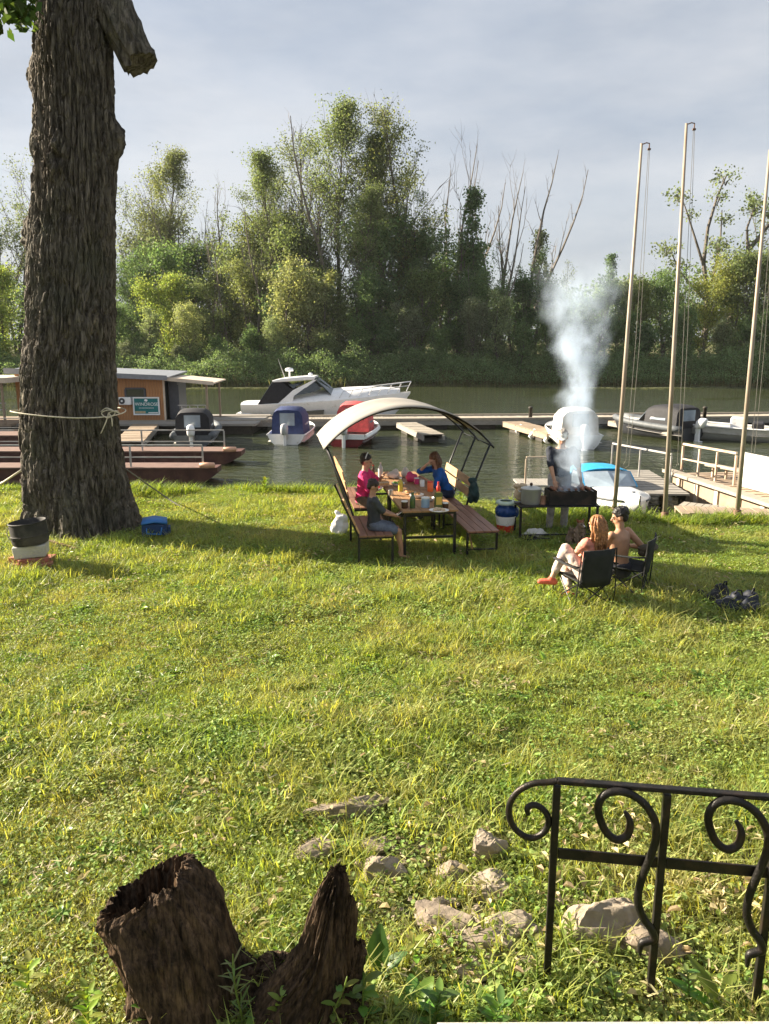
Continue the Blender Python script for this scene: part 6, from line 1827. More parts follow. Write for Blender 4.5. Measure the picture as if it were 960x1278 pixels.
def table(label, b0, length):
    p = S(0, b0)
    t = thing('picnic_table', label, 'table', p, SRZ, 'picnic tables set end to end')
    n = 6; w = .84 / n
    for i in range(n):
        MB().box(((i + .5) * w, length / 2, .735), (w * .95, length, .03)).build('plank', WOOD, t, bevel=.004)
    for y in (.06, length - .06):
        MB().bar((.03, y, .70), (.81, y, .70), .035, .04).build('top_bar', BLK, t)
        MB().bar((.06, y, .33), (.78, y, .33), .03, .035).build('stretcher', BLK, t)
        for x in (.04, .80):
            MB().box((x, y, .34), (.04, .04, .68)).build('leg', BLK, t)
    for x in (.03, .81):
        MB().bar((x, .09, .70), (x, length - .09, .70), .03, .036).build('side_bar', BLK, t)
    return t
table('nearer picnic table with black legs and plank top full of food', 0, 1.62)
table('farther picnic table under the arched awning', 1.68, 1.95)
def flat_bench():
    t = thing('backless_bench', 'backless red-brown plank bench right of the picnic table', 'bench', S(.95, -.18), SRZ)
    L = 1.9
    for i in range(4):
        MB().box((.06 + i * .12, L / 2, .44), (.112, L, .028)).build('plank', WOODR, t, bevel=.004)
    for y in (.1, L - .15):
        MB().bar((.0, y, .41), (.48, y, .41), .03, .03).build('cross_bar', BLK, t)
        MB().bar((.03, y, .15), (.45, y, .15), .022, .022).build('stretcher', BLK, t)
        for x in (.015, .465): MB().box((x, y, .2), (.032, .032, .41)).build('leg', BLK, t)
    MB().bar((.1, .12, .15), (.38, L - .17, .38), .02, .03).build('brace', WOODL, t)
flat_bench()
def back_bench():
    t = thing('garden_bench', 'brown garden bench with slatted back that the child sits on', 'bench', S(-.72, -.22), SRZ)
    L = 1.35
    for i in range(4):
        MB().box((.11 + i * .125, L / 2, .44), (.115, L, .028)).build('seat_plank', WOODR, t, bevel=.004)
    for y in (.04, L - .04):
        MB().bar((.03, y, .41), (.56, y, .41), .03, .03).build('seat_bar', BLK, t)
        MB().bar((.05, y, 0), (.05, y, .43), .034).build('leg', BLK, t); MB().bar((.54, y, 0), (.54, y, .40), .034).build('leg', BLK, t)
        MB().bar((.05, y, .43), (-.20, y, .98), .034).build('back_post', BLK, t)
    for i in range(4):
        f = .2 + i * .235
        MB().box((.05 - .25 * f + .028, L / 2, .43 + .55 * f), (.026, L, .115), (0, R(-24), 0)).build('back_plank', WOODL, t, bevel=.004)
back_bench()
def gazebo():
    t = thing('canopy_bench_set', 'garden seat set with arched beige awning over two facing benches', 'gazebo', S(.4, 1.75), SRZ)
    Wd, rise, zb = 1.43, .66, 1.47
    Rr = (Wd ** 2 + rise ** 2) / (2 * rise); th = math.asin(Wd / Rr)
    arc = lambda f: Vector((Rr * math.sin(th * f), 0, zb + rise - Rr + Rr * math.cos(th * f)))
    D = 2.0
    pts = [[arc(-1.02 + 1.86 * i / 26) + Vector((0, y, .03 + .012 * math.sin(y * 9))) for y in (-.10, .3, .7, 1.1, 1.5, 1.9, D + .08)] for i in range(27)]
    MB().slab(pts, .012).build('awning', SHEET, t, True)
    for y in (0, D / 2, D):
        MB().tube([arc(-1 + 2.03 * i / 24) + Vector((0, y, 0)) for i in range(25)], .017, 6).build('arch', BLK, t, True)
        for s in (-1, 1):
            e = arc(s * .97)
            MB().tube([Vector((e.x, y, e.z)), Vector((s * 1.12, y, .80)), Vector((s * .96, y, .30)), Vector((s * .93, y, 0))], .019, 6).build('post', BLK, t, True)
    for f in (-.99, -.5, 0, .5, .99):
        MB().tube([arc(f) + Vector((0, -.06, -.012)), arc(f) + Vector((0, D + .05, -.012))], .012, 6).build('purlin', BLK, t, True)
    for s in (-1, 1):
        for i in range(4):
            MB().box((s * (.55 + i * .115), D / 2, .44), (.106, D, .026)).build('seat_plank', WOODR, t, bevel=.003)
        for i in range(2 if s > 0 else 3):
            z = .66 + i * .17
            MB().box((s * (1.03 + (z - .6) * .22), D / 2, z), (.024, D - .06, .14), (0, R(s * 13), 0)).build('back_plank', WOODL, t, bevel=.003)
        for y in (0, D / 2, D):
            MB().bar((s * .52, y, .41), (s * .94, y, .41), .03).build('seat_bar', BLK, t)
            MB().box((s * .53, y, .2), (.03, .03, .40)).build('leg', BLK, t)
gazebo()
CLOTH_DK = mat('dark_green_jacket_cloth', (.02, .045, .045), .85, var=.35, scale=8, bump=.5)
def blob(name, pts, m, seed=1, amp=.15, parent=None, vox=.015, label=None, cat=None, group=None):
    """soft bag or cloth: fused balls with folds"""
    mb = MB()
    for c, r in pts: mb.ball(c, r, 16, 10)
    o = mb.build(name, m, parent, True)
    md = o.modifiers.new('fuse', 'REMESH'); md.mode = 'VOXEL'; md.voxel_size = vox; md.use_smooth_shade = True
    tx = bpy.data.textures.new('folds_' + name, 'CLOUDS'); tx.noise_scale = .11; tx.noise_depth = 2
    d = o.modifiers.new('folds', 'DISPLACE'); d.texture = tx; d.strength = amp; d.mid_level = .5; d.texture_coords = 'GLOBAL'
    if label: tag(o, label, cat, group)
    return o
j = S(1.60, 1.72)
jp = at_y(591, 612, j.y)
o = blob('jacket', [(Vector((-.02, 0, .16)), (.07, .06, .06)), (Vector((0, -.03, 0)), (.09, .06, .17)), (Vector((.04, -.02, -.06)), (.07, .05, .17)), (Vector((-.05, -.01, -.12)), (.05, .05, .12))], CLOTH_DK, amp=.06, label='dark green jacket hung over the near right awning post', cat='jacket')
o.location = jp
PLAST = mat('white_plastic_bag', (.74, .72, .68), .45, var=.08, scale=5, bump=.4, bscale=12)
p = at_z(424, 669, 0)
o = blob('white_sack', [(Vector((0, 0, .15)), (.15, .13, .16)), (Vector((.03, 0, .29)), (.11, .10, .10)), (Vector((-.03, .02, .38)), (.05, .05, .06))], PLAST, amp=.07, label='stuffed white plastic sack on the grass behind the garden bench', cat='sack'); o.location = p

# ---- what stands on the tables
def onT(px, py, z=.752):
    p = at_z(px, py, z); return p
C = lambda n, c, r=.4, **k: mat(n, c, r, var=.08, **k)
mGlassG = C('green_glass', (.05, .10, .03), .1, spec=.8); mYel = C('yellow_oil', (.50, .42, .06), .2); mRed = C('red_plastic', (.62, .05, .03), .35)
mOr = C('orange_plastic', (.80, .16, .04), .35); mWh = C('white_plastic', (.78, .77, .74), .4); mPink = C('pink_plastic', (.60, .05, .16), .4); mBl = C('pale_blue_pack', (.28, .40, .52), .4)
mBrown = C('dark_brown_jar', (.07, .035, .02), .2); mFood = mat('mixed_food', (.55, .30, .12), .7, var=.5, scale=40); mTan = C('paper_tan', (.52, .40, .26), .8); mGreenCan = C('green_box', (.09, .12, .03), .4); mGold = C('gold_label', (.60, .42, .08), .4)
mClear = C('clear_plastic', (.58, .62, .62), .12, spec=.8); mGreen = C('fresh_greens', (.10, .22, .03), .6)
def bottle(name, px, py, h, r, m, mcap, label, neck=.45, lab=None):
    p = onT(px, py); t = thing(name, label, name.split('_')[-1], p, 0, 'food and drink on the picnic tables')
    MB().lathe([(.001, 0), (r * .95, 0), (r, .01), (r, h * .62), (r * .9, h * .70), (r * neck, h * .82), (r * neck, h * .92), (.001, h * .92)], 14).build('body', m, t, 50)
    MB().lathe([(.001, h * .921), (r * neck * 1.15, h * .921), (r * neck * 1.15, h), (.001, h)], 12).build('cap', mcap, t, 50)
    if lab: MB().lathe([(r * 1.03, h * .18), (r * 1.03, h * .5)], 14, cap0=False, cap1=False).build('label_band', lab, t, True)
    return t
def jar(name, px, py, h, r, m, mcap, label):
    p = onT(px, py); t = thing(name, label, name.split('_')[-1], p, 0, 'food and drink on the picnic tables')
    MB().lathe([(.001, 0), (r * .96, 0), (r, .012), (r, h * .85), (r * .9, h * .88), (.001, h * .88)], 14).build('body', m, t, 50)
    MB().lathe([(.001, h * .881), (r * .98, h * .881), (r * .98, h), (.001, h)], 14).build('lid', mcap, t, 50)
def pack(name, px, py, size, m, m2, label, rz=0.0):
    p = onT(px, py); t = thing(name, label, name.split('_')[-1], p, rz, 'food and drink on the picnic tables')
    MB().box((0, 0, size[2] / 2), size).build('carton', m, t, bevel=.008)
    MB().box((0, -size[1] / 2 - .002, size[2] * .5), (size[0] * .8, .003, size[2] * .5)).build('print', m2, t)
    MB().box((0, 0, size[2] + .006), (size[0] * .5, size[1] * .5, .012)).build('flap', m2, t)
def bowl(name, px, py, r, h, m, mf, label):
    p = onT(px, py); t = thing(name, label, name.split('_')[-1], p, 0, 'food and drink on the picnic tables')
    MB().lathe([(.001, 0), (r * .6, 0), (r * .9, h * .5), (r, h), (r * .96, h), (r * .84, h * .5), (r * .55, .01), (.001, .01)], 18, cap0=False, cap1=False).build('dish', m, t, 60)
    fo = MB(); rn = random.Random(int(px * 7))
    for i in range(9):
        a = rn.random() * 6.28; q = r * .55 * rn.random()
        fo.ball((q * math.cos(a), q * math.sin(a), h * .75 + rn.random() * .02), (.03 * rn.uniform(.7, 1.3), .025, .022), 8, 5)
    fo.build('food', mf, t, True)
bottle('green_bottle', 515, 634, .235, .042, mGlassG, mGlassG, 'dark green bottle standing at the near table edge', .5)
jar('blue_jar', 531, 633, .155, .065, mBl, mWh, 'pale blue and white jar on the near table')
pack('green_carton', 547, 634, (.11, .08, .235), mGreenCan, mGold, 'green and gold carton at the near table end', .2)
jar('orange_jar', 537, 613, .17, .05, mOr, mRed, 'bright orange-red jar behind the green carton')
bottle('red_bottle', 547, 622, .27, .035, mRed, mRed, 'slim red sauce bottle right of the green carton', .4)
bottle('oil_bottle', 500, 613, .23, .04, mYel, mWh, 'yellow oil bottle in the middle of the table', .45)
jar('brown_jar', 505, 634, .11, .05, mBrown, mWh, 'small dark jar left of the dark green bottle')
jar('small_jar', 556, 634, .08, .045, mBrown, mClear, 'small squat jar at the right of the near table')
bowl('white_plate', 548, 638, .15, .02, mWh, mTan, 'white plate at the near right table corner')
bowl('food_bowl', 520, 621, .12, .06, mWh, mFood, 'white bowl of food in the middle of the near table')
bowl('salad_bowl', 497, 606, .12, .05, mWh, mGreen, 'white bowl with greens beside the oil bottle')
bowl('pale_bowl', 535, 625, .10, .05, mClear, mFood, 'clear bowl before the orange-red jar')
bowl('tan_plate', 512, 616, .13, .02, mTan, mFood, 'tan plate of food behind the near bowl')
bottle('clear_bottle', 475, 597, .30, .045, mClear, mWh, 'tall clear water bottle near the pink shirted person', .35)
bottle('amber_bottle', 466, 596, .24, .035, mBrown, mRed, 'dark amber bottle left of the clear water bottle', .4)
pack('tan_box', 478, 607, (.2, .14, .09), mTan, mFood, 'open tan food box in front of the clear water bottle', .3)
bowl('fruit_bowl', 470, 612, .11, .05, mWh, mRed, 'bowl of red fruit at the left table edge')
p = onT(491, 597); o = blob('white_bag', [(Vector((0, 0, .06)), (.12, .09, .07)), (Vector((.04, .02, .12)), (.06, .05, .05))], PLAST, amp=.05, label='crumpled white plastic bag on the far table', cat='bag', group='food and drink on the picnic tables', vox=.012); o.location = p
p = onT(514, 601); o = blob('pink_bag', [(Vector((0, 0, .07)), (.11, .08, .08)), (Vector((-.03, .02, .13)), (.05, .05, .05))], mPink, amp=.05, label='crumpled pink bag beside the white one', cat='bag', group='food and drink on the picnic tables', vox=.012); o.location = p
p = onT(506, 595); o = blob('second_white_bag', [(Vector((0, 0, .06)), (.08, .07, .08)), (Vector((.0, .02, .14)), (.04, .04, .05))], PLAST, amp=.05, label='small upright white bag behind the pink one', cat='bag', group='food and drink on the picnic tables', vox=.012); o.location = p; o.name = 'upright_bag'
jar('metal_mug', 488, 618, .09, .042, M['steel'], M['steel'], 'steel mug left of the oil bottle')
jar('paper_cup', 527, 607, .11, .04, mWh, mWh, 'white paper cup behind the middle bowl')
jar('red_cup', 520, 604, .11, .045, mPink, mWh, 'pink lidded tub before the pink bag')

# ------------------------------------------------------------------ grill and its kit
GR = Vector((2.18, 11.98, 0))
def grill():
    t = thing('grill_stand', 'black iron grill stand with shelf, smoking beside the picnic', 'grill', GR, R(3))
    W, D, H = 1.32, .46, .60
    MB().box((W / 2, D / 2, H - .012), (W, D, .024)).build('shelf', BLK, t, bevel=.003)
    for x in (.03, W - .03):
        for y in (.03, D - .03): MB().box((x, y, (H - .024) / 2 - .02), (.035, .035, H + .015)).build('leg', BLK, t)
    MB().bar((.05, .03, .12), (W - .05, .03, .12), .02).build('stretcher', BLK, t)
    b = MB(); x0, x1 = .50, 1.28; z0, z1 = H + .004, H + .235
    b.box(((x0 + x1) / 2, .06, (z0 + z1) / 2), (x1 - x0, .012, z1 - z0)).box(((x0 + x1) / 2, D - .06, (z0 + z1) / 2), (x1 - x0, .012, z1 - z0))
    b.box((x0 + .006, D / 2, (z0 + z1) / 2), (.012, D - .134, z1 - z0)).box((x1 - .006, D / 2, (z0 + z1) / 2), (.012, D - .134, z1 - z0)).box(((x0 + x1) / 2, D / 2, z0 + .01), (x1 - x0 - .026, D - .134, .012))
    b.build('brazier', mat('scaled_black_iron', (.028, .024, .022), .7, metal=.3, var=.4, dirt=(.09, .05, .035), dirt_amt=.5, bump=.4), t)
    co = MB(); rn = random.Random(6)
    for i in range(60): co.box((rn.uniform(x0 + .05, x1 - .05), rn.uniform(.10, D - .1), z0 + .06 + rn.random() * .05), (.05, .045, .04), (rn.random() * 3, rn.random() * 3, rn.random() * 3))
    tag(co.build('coals', mat('ash_grey_coal', (.10, .095, .09), .95, var=.6, scale=20), t), kind='stuff')
    meat = mat('grilled_meat', (.22, .09, .045), .55, var=.4, scale=30)
    for i in range(6):
        x = x0 + .10 + i * .115
        sk = MB().tube([(x, -.06, z1 + .012), (x, D + .10, z1 + .012)], .004, 5).build('skewer', M['steel'], t)
        mm = MB()
        for k in range(5): mm.ball((x, .11 + k * .06, z1 + .012), (.028 * rn.uniform(.8, 1.2), .03, .024), 8, 6)
        mm.build('meat', meat, sk, True)
grill()
ALU = mat('dull_aluminium', (.50, .50, .46), .42, metal=.55, var=.12, scale=4)
def pot():
    p = GR + Vector((.22, .24, .601))
    t = thing('cooking_pot', 'big dull aluminium cooking pot on the left of the grill stand', 'pot', p)
    MB().lathe([(.001, 0), (.145, 0), (.158, .02), (.162, .24), (.17, .252), (.162, .262), (.15, .25), (.146, .03), (.001, .02)], 26, cap0=False, cap1=False).build('body', ALU, t, 50)
    MB().lathe([(.001, .30), (.05, .295), (.14, .272), (.166, .263), (.166, .258), (.001, .285)], 26, cap0=False, cap1=False).build('lid', ALU, t, 50)
    MB().lathe([(.001, .30), (.018, .30), (.026, .325), (.02, .345), (.001, .35)], 10).build('knob', mBrown, t, True)
    for s in (-1, 1): MB().tube([(s * .155, -.05, .2), (s * .20, -.04, .21), (s * .20, .04, .21), (s * .155, .05, .2)], .008, 6).build('handle', ALU, t, True)
pot()
def shelf_kit():
    p = GR + Vector((.41, .20, .601))
    t = thing('rust_tin', 'small rusty tin between the pot and the brazier', 'tin', p)
    MB().lathe([(.001, 0), (.055, 0), (.055, .13), (.058, .135), (.05, .135), (.05, .02), (.001, .02)], 16, cap0=False, cap1=False).build('can', mat('tin_rust', (.36, .20, .13), .6, var=.3), t, 50)
    MB().tube([(.054, 0, .1), (.09, 0, .1), (.09, 0, .03), (.054, 0, .03)], .006, 5).build('handle', BLK, t)
    p = GR + Vector((.12, .52, .36))
    t = thing('white_bundle', 'tan and white bundle behind the cooking pot', 'bundle', GR + Vector((.07, .40, .601)))
    blob('cloth', [(Vector((0, 0, .12)), (.10, .08, .12)), (Vector((.05, .02, .24)), (.08, .06, .07)), (Vector((-.06, 0, .27)), (.06, .05, .05))], mTan, amp=.06, parent=t, vox=.012)
shelf_kit()
def bucket_stack():
    p = at_z(632, 671, 0)
    t = thing('red_bucket', 'red and white plastic bucket under the left end of the grill stand', 'bucket', (p.x, p.y + .15, 0), 0, 'buckets beside the grill')
    MB().lathe([(.001, 0), (.13, 0), (.150, .20)], 22, cap1=False).build('lower_shell', mRed, t, 50)
    MB().lathe([(.1505, .20), (.165, .33), (.175, .335), (.172, .35), (.155, .34), (.13, .03), (.001, .02)], 22, cap0=False, cap1=False).build('upper_shell', mWh, t, 50)
    MB().tube([(-.17, 0, .33), (-.12, -.15, .24), (0, -.2, .2), (.12, -.15, .24), (.17, 0, .33)], .005, 5).build('handle', M['steel'], t)
    mB = mat('blue_bin_bag', (.015, .055, .20), .35, var=.25, bump=.5, bscale=15)
    t2 = thing('blue_bag', 'blue bin bag stuffed into the bucket by the grill', 'bag', (p.x, p.y + .15, .31))
    blob('sack', [(Vector((0, 0, .12)), (.19, .17, .13)), (Vector((.12, .02, .10)), (.12, .12, .12)), (Vector((0, 0, .0)), (.13, .13, .1))], mB, amp=.06, parent=t2)
    MB().lathe([(.17, .24), (.178, .26), (.165, .285), (.1, .29)], 20, cap0=False, cap1=False).build('rim', C('pale_green_rim', (.45, .55, .45)), t2, True)
bucket_stack()
p = at_z(668, 672, 0)
o = blob('white_rag', [(Vector((0, 0, .08)), (.16, .12, .10)), (Vector((.10, .03, .06)), (.10, .09, .08)), (Vector((-.18, -.04, .04)), (.10, .07, .05))], PLAST, amp=.07, label='crumpled white plastic bag on the grass under the grill', cat='bag'); o.location = p
p = at_z(689, 672, 0)
t = thing('tin_plate', 'shiny tin plate on the grass before the standing man', 'plate', p + Vector((0, 0, .06)))
MB().lathe([(.001, 0), (.07, 0), (.11, .015), (.12, .02), (.07, .008), (.001, .006)], 20, cap0=False, cap1=False).build('dish', M['steel'], t, True)
MB().tube([(-.04, -.02, .016), (.06, .02, .02)], .006, 5).build('spoon', M['steel'], t)
p = at_z(661, 678, 0)
t = thing('black_pan', 'black pan lying in the grass under the grill shelf', 'pan', p + Vector((0, 0, .05)), R(-20))
MB().lathe([(.001, 0), (.10, 0), (.13, .05), (.122, .05), (.095, .01), (.001, .01)], 20, cap0=False, cap1=False).build('dish', BLK, t, 50)
MB().bar((.12, 0, .04), (.32, 0, .06), .025, .014).build('handle', BLK, t)
STB = mat('mossy_grey_stone', (.22, .21, .17), .95, var=.35, scale=8, bump=.9, bscale=20, dirt=(.10, .11, .06))

# ------------------------------------------------------------------ camp chairs
CANV = mat('black_chair_canvas', (.016, .018, .018), .85, var=.3, scale=10, bump=.4)
def camp_chair(label, loc, rz, hb=.76, w=.50, seat=.36):
    t = thing('camp_chair', label, 'chair', loc, rz, 'folding camp chairs on the grass')
    w2 = w / 2
    g = [[Vector((x * w2, -.20 - .06 * f - .05 * math.cos(x * 1.5), seat - .06 + (hb - seat + .06) * f)) for x in (-1, -.6, 0, .6, 1)] for f in (0, .25, .5, .75, 1)]
    MB().slab(g, .012).build('backrest', CANV, t, True)
    g = [[Vector((x * w2, -.22 + .46 * f, seat - .07 * (1 - abs(x) ** 2) * math.sin(math.pi * (.25 + .6 * f)) + .02 * f)) for x in (-1, -.6, 0, .6, 1)] for f in (0, .25, .5, .75, 1)]
    MB().slab(g, .012).build('seat', CANV, t, True)
    for s in (-1, 1):
        MB().slab([[Vector((s * (w2 + .05) + x, -.24 + .5 * f, .56 - .02 * math.sin(f * 3.1))) for x in (-.03, .03)] for f in (0, .33, .66, 1)], .012).build('armrest', CANV, t, True)
        P = .009
        MB().tube([(s * (w2 + .02), -.26, hb), (s * (w2 + .05), -.24, .3), (s * (w2 + .06), -.22, .02)], P, 6).build('leg', BLK, t)
        MB().tube([(s * (w2 + .05), .26, .55), (s * (w2 + .06), .26, .02)], P, 6).build('leg', BLK, t)
        MB().tube([(s * (w2 + .06), -.22, .02), (s * (w2 + .01), .24, seat + .02)], P, 6).build('side_brace', BLK, t)
        MB().tube([(s * (w2 + .06), .26, .02), (s * (w2 + .01), -.22, seat)], P, 6).build('side_brace', BLK, t)
        MB().tube([(s * (w2 + .06), -.22, .02), (-s * (w2 + .01), -.22, seat)], P, 6).build('rear_brace', BLK, t)
        MB().tube([(s * (w2 + .06), .26, .02), (-s * (w2 + .01), .25, seat + .02)], P, 6).build('front_brace', BLK, t)
    return t
# ------------------------------------------------------------------ people
UP = Vector((0, 0, 1))
def skin_mat(n, c): return mat(n, c, .5, var=.14, scale=10, spec=.35)
SK1, SK2, SK3 = skin_mat('fair_skin', (.56, .33, .22)), skin_mat('tanned_skin', (.42, .23, .14)), skin_mat('light_tanned_skin', (.50, .29, .19))
def cloth(n, c, **k): return mat(n, c, .85, var=.28, scale=14, bump=.6, bscale=25, **k)
EYE = mat('dark_eye', (.03, .02, .015), .2); LIP = mat('lip', (.38, .13, .10), .5)
def ik(a, b, l1, l2, hint):
    d = b - a; L = d.length
    if L > (l1 + l2) * .995: b = a + d * ((l1 + l2) * .995 / L); d = b - a; L = d.length
    x = (l1 * l1 - l2 * l2 + L * L) / (2 * L); h = math.sqrt(max(0, l1 * l1 - x * x))
    u = d / L; hh = hint - u * hint.dot(u)
    hh = hh.normalized() if hh.length > 1e-5 else u.orthogonal().normalized()
    return a + u * x + hh * h, b
def fuse(mb, name, m, parent, vox=.010, sm=2):
    o = mb.build(name, m, parent, True)
    md = o.modifiers.new('fuse', 'REMESH'); md.mode = 'VOXEL'; md.voxel_size = vox; md.use_smooth_shade = True
    s2 = o.modifiers.new('soften', 'SMOOTH'); s2.iterations = sm; s2.factor = .5
    if name in ('shirt', 'trousers', 'shorts'):
        d = o.modifiers.new('wrinkles', 'DISPLACE'); d.texture = WRINKLE; d.strength = .022; d.mid_level = .5; d.texture_coords = 'GLOBAL'
    return o
WRINKLE = bpy.data.textures.new('cloth_wrinkles', 'CLOUDS'); WRINKLE.noise_scale = .05; WRINKLE.noise_depth = 2
def person(label, base, f, pelvis, lean, head_f, hands, feet, s=1.0, skin=SK1, shirt=None, sleeve=.45, shirt_low=-.06, pants=None, pant_len=(1, .9), shoes=None, hair='short', hair_col=None, female=False, elbow_hint=None, knee_hint=None, head_tilt=0.0, cap=None, foot_dir=None, group=None):
    base = Vector(base)
    t = thing('person', label, 'person', base, 0, group)
    f = Vector(f).normalized(); r = f.cross(UP).normalized()
    pel = Vector(pelvis) - base
    a = R(lean); sd = UP * math.cos(a) + f * math.sin(a); fd = f * math.cos(a) - UP * math.sin(a)
    def T(x, y, z): return pel + r * (x * s) + fd * (y * s) + sd * (z * s)
    hf = Vector(head_f).normalized(); hr = hf.cross(UP).normalized()
    hu0 = hr.cross(hf).normalized()
    hf2 = (hf * math.cos(R(head_tilt)) - hu0 * math.sin(R(head_tilt))).normalized(); hu = hr.cross(hf2).normalized()
    neck = T(0, -.01, .50); sw = .165 if female else .185
    ndir = (sd * .6 + UP * .4 + f * .12).normalized()
    head = neck + ndir * (.168 * s)
    HM = Matrix((hr, hf2, hu)).transposed()
    H = lambda x, y, z: head + (hr * x + hf2 * y + hu * z) * s
    sh = [T(-sw, 0, .455), T(sw, 0, .455)]; hip = [T(-.09, .0, -.02), T(.09, .0, -.02)]
    TM = Matrix((r, fd, sd)).transposed()
    body = MB()
    ring = lambda z, w, d, y=0: [T(w * math.cos(q * math.pi / 9), y + d * math.sin(q * math.pi / 9), z) for q in range(18)]
    tor = [(-.11, .10, .08, 0), (-.07, .165 if female else .155, .115, -.005), (.02, .158 if female else .15, .108, -.005), (.14, .125 if female else .14, .092, 0), (.28, .148 if female else .165, .108, .005), (.38, .158 if female else .178, .102, 0), (.45, .145 if female else .17, .075, -.005), (.50, .07, .055, -.01), (.52, .05, .05, -.01)]
    body.loft([ring(*q) for q in tor])
    body.cap(T(0, -.01, .47), neck + ndir * .10 * s, .058 * s, .054 * s)
    # head: skull, jaw, nose, brow, ears
    body.ball(H(0, -.012, .02), (.076 * s, .096 * s, .098 * s), 18, 12, HM)
    body.ball(H(0, .028, -.045), (.058 * s, .062 * s, .068 * s), 14, 10, HM)
    body.ball(H(0, .062, -.088), (.026 * s, .022 * s, .02 * s), 10, 8, HM)
    body.cap(H(0, .086, .012), H(0, .106, -.022), .011 * s, .016 * s)
    for k in (-1, 1):
        body.ball(H(k * .03, .074, .022), (.03 * s, .015 * s, .012 * s), 10, 6, HM)
        body.ball(H(k * .078, -.008, -.01), (.012 * s, .022 * s, .032 * s), 10, 8, HM)
    body.ball(H(0, .083, -.050), (.026 * s, .012 * s, .012 * s), 10, 6, HM)
    out = {}
    LU, LF, LT, LS = .29 * s, .26 * s, .43 * s, .43 * s
    knees, elbows = [], []
    for k in (0, 1):
        sg = -1 if k == 0 else 1
        hint = (elbow_hint[k] if elbow_hint else (-f * .4 - UP * .6 + r * sg * .7))
        el, wr = ik(sh[k], Vector(hands[k]) - base, LU, LF, Vector(hint)); elbows.append((el, wr))
        th = .88 if female else 1
        body.cap(sh[k], el, .052 * s * th, .040 * s * th); body.cap(el, wr, .040 * s * th, .026 * s * th)
        d = (wr - el).normalized(); sd_ = r - d * r.dot(d); sd_.normalize(); pn = d.cross(sd_).normalized()
        if pn.dot(UP) > 0: pn = -pn                                 # palm side down
        pm = wr + d * .045 * s
        body.ball(pm, (.040 * s, .018 * s, .052 * s), 12, 8, Matrix((sd_, pn, d)).transposed())
        for q in range(4):
            b0 = pm + d * .042 * s + sd_ * ((q - 1.5) * .019 * s); ln = (.036, .042, .039, .030)[q] * s
            b1 = b0 + (d + pn * .35).normalized() * ln; b2 = b1 + (d * .5 + pn * .9).normalized() * ln * .8
            body.cap(b0, b1, .0095 * s, .009 * s, 8); body.cap(b1, b2, .009 * s, .0075 * s, 8)
        ts = -sd_ * sg
        b0 = wr + d * .03 * s + ts * .03 * s; b1 = b0 + (d * .7 + ts * .7 + pn * .3).normalized() * .04 * s
        body.cap(b0, b1, .012 * s, .010 * s, 8); body.cap(b1, b1 + (d + pn * .6).normalized() * .03 * s, .010 * s, .008 * s, 8)
        fe = Vector(feet[k]) - base + UP * .075 * s
        hint = (knee_hint[k] if knee_hint else (f + UP * .5 + r * sg * .12))
        kn, an = ik(hip[k], fe, LT, LS, Vector(hint)); knees.append((kn, an))
        body.cap(hip[k], kn, .085 * s, .055 * s, 14); body.cap(kn, an, .055 * s, .034 * s, 12)
        body.ball(kn.lerp(an, .3) - (Vector(hint).normalized()) * .012 * s, (.052 * s, .052 * s, .10 * s), 12, 8)
        fdv = Vector(foot_dir[k]).normalized() if foot_dir else (f * 1.0 + r * sg * .2 - UP * .12).normalized()
        body.cap(an - UP * .035 * s - fdv * .03 * s, an + fdv * .13 * s - UP * .045 * s, .036 * s, .026 * s, 10, 1)
        body.cap(an - UP * .035 * s - fdv * .03 * s, an, .036 * s, .034 * s, 10)
        if shoes:
            so = MB(); so.cap(an - UP * .038 * s - fdv * .04 * s, an + fdv * .145 * s - UP * .045 * s, .046 * s, .036 * s, 12); so.cap(an - UP * .04 * s - fdv * .03 * s, an - UP * .0 * s, .045 * s, .042 * s, 10)
            fuse(so, 'shoe', shoes, t, .012, 1)
    fuse(body, 'body', skin, t, .0095 * max(.85, s), 2)
    for k in (-1, 1):
        MB().ball(H(k * .031, .083, .002), .0105 * s, 8, 6).build('eye', EYE, t, True)
    MB().ball(H(0, .094, -.050), (.022 * s, .006 * s, .007 * s), 10, 6, HM).build('mouth', LIP, t, True)
    if shirt:
        g = MB(); e = .018
        rr = [(z, w + e, d + e, y) for z, w, d, y in tor if z > shirt_low - .05][:-2]
        rr[0] = (shirt_low, rr[0][1] + .004, rr[0][2] + .006, rr[0][3])
        rr.append((.487, .10, .075, -.01))
        g.loft([ring(*q) for q in rr])
        for k in (0, 1):
            el, wr = elbows[k]
            g.cap(sh[k], sh[k].lerp(el, min(1, sleeve * 2)), .068 * s, .058 * s)
            if sleeve > .5: g.cap(el, el.lerp(wr, (sleeve - .5) * 2), .052 * s, .040 * s)
        fuse(g, 'shirt', shirt, t, .014, 2)
    if pants:
        g = MB()
        g.loft([ring(-.13, .12, .10, 0), ring(-.07, .178, .135, -.005), ring(.02, .172, .126, -.005), ring(.07, .158, .116, 0)])
        for k in (0, 1):
            kn, an = knees[k]
            if pant_len[0] >= 1: 
                g.cap(hip[k], kn, .105 * s, .072 * s, 14); g.cap(kn, kn.lerp(an, pant_len[1]), .072 * s, .056 * s, 12)
            else: g.cap(hip[k], hip[k].lerp(kn, pant_len[0]), .108 * s, .092 * s, 14)
        fuse(g, 'trousers' if pant_len[0] >= 1 else 'shorts', pants, t, .014, 2)
    hc = hair_col
    rn = random.Random(int(abs(base.x * 1000)) + 3)
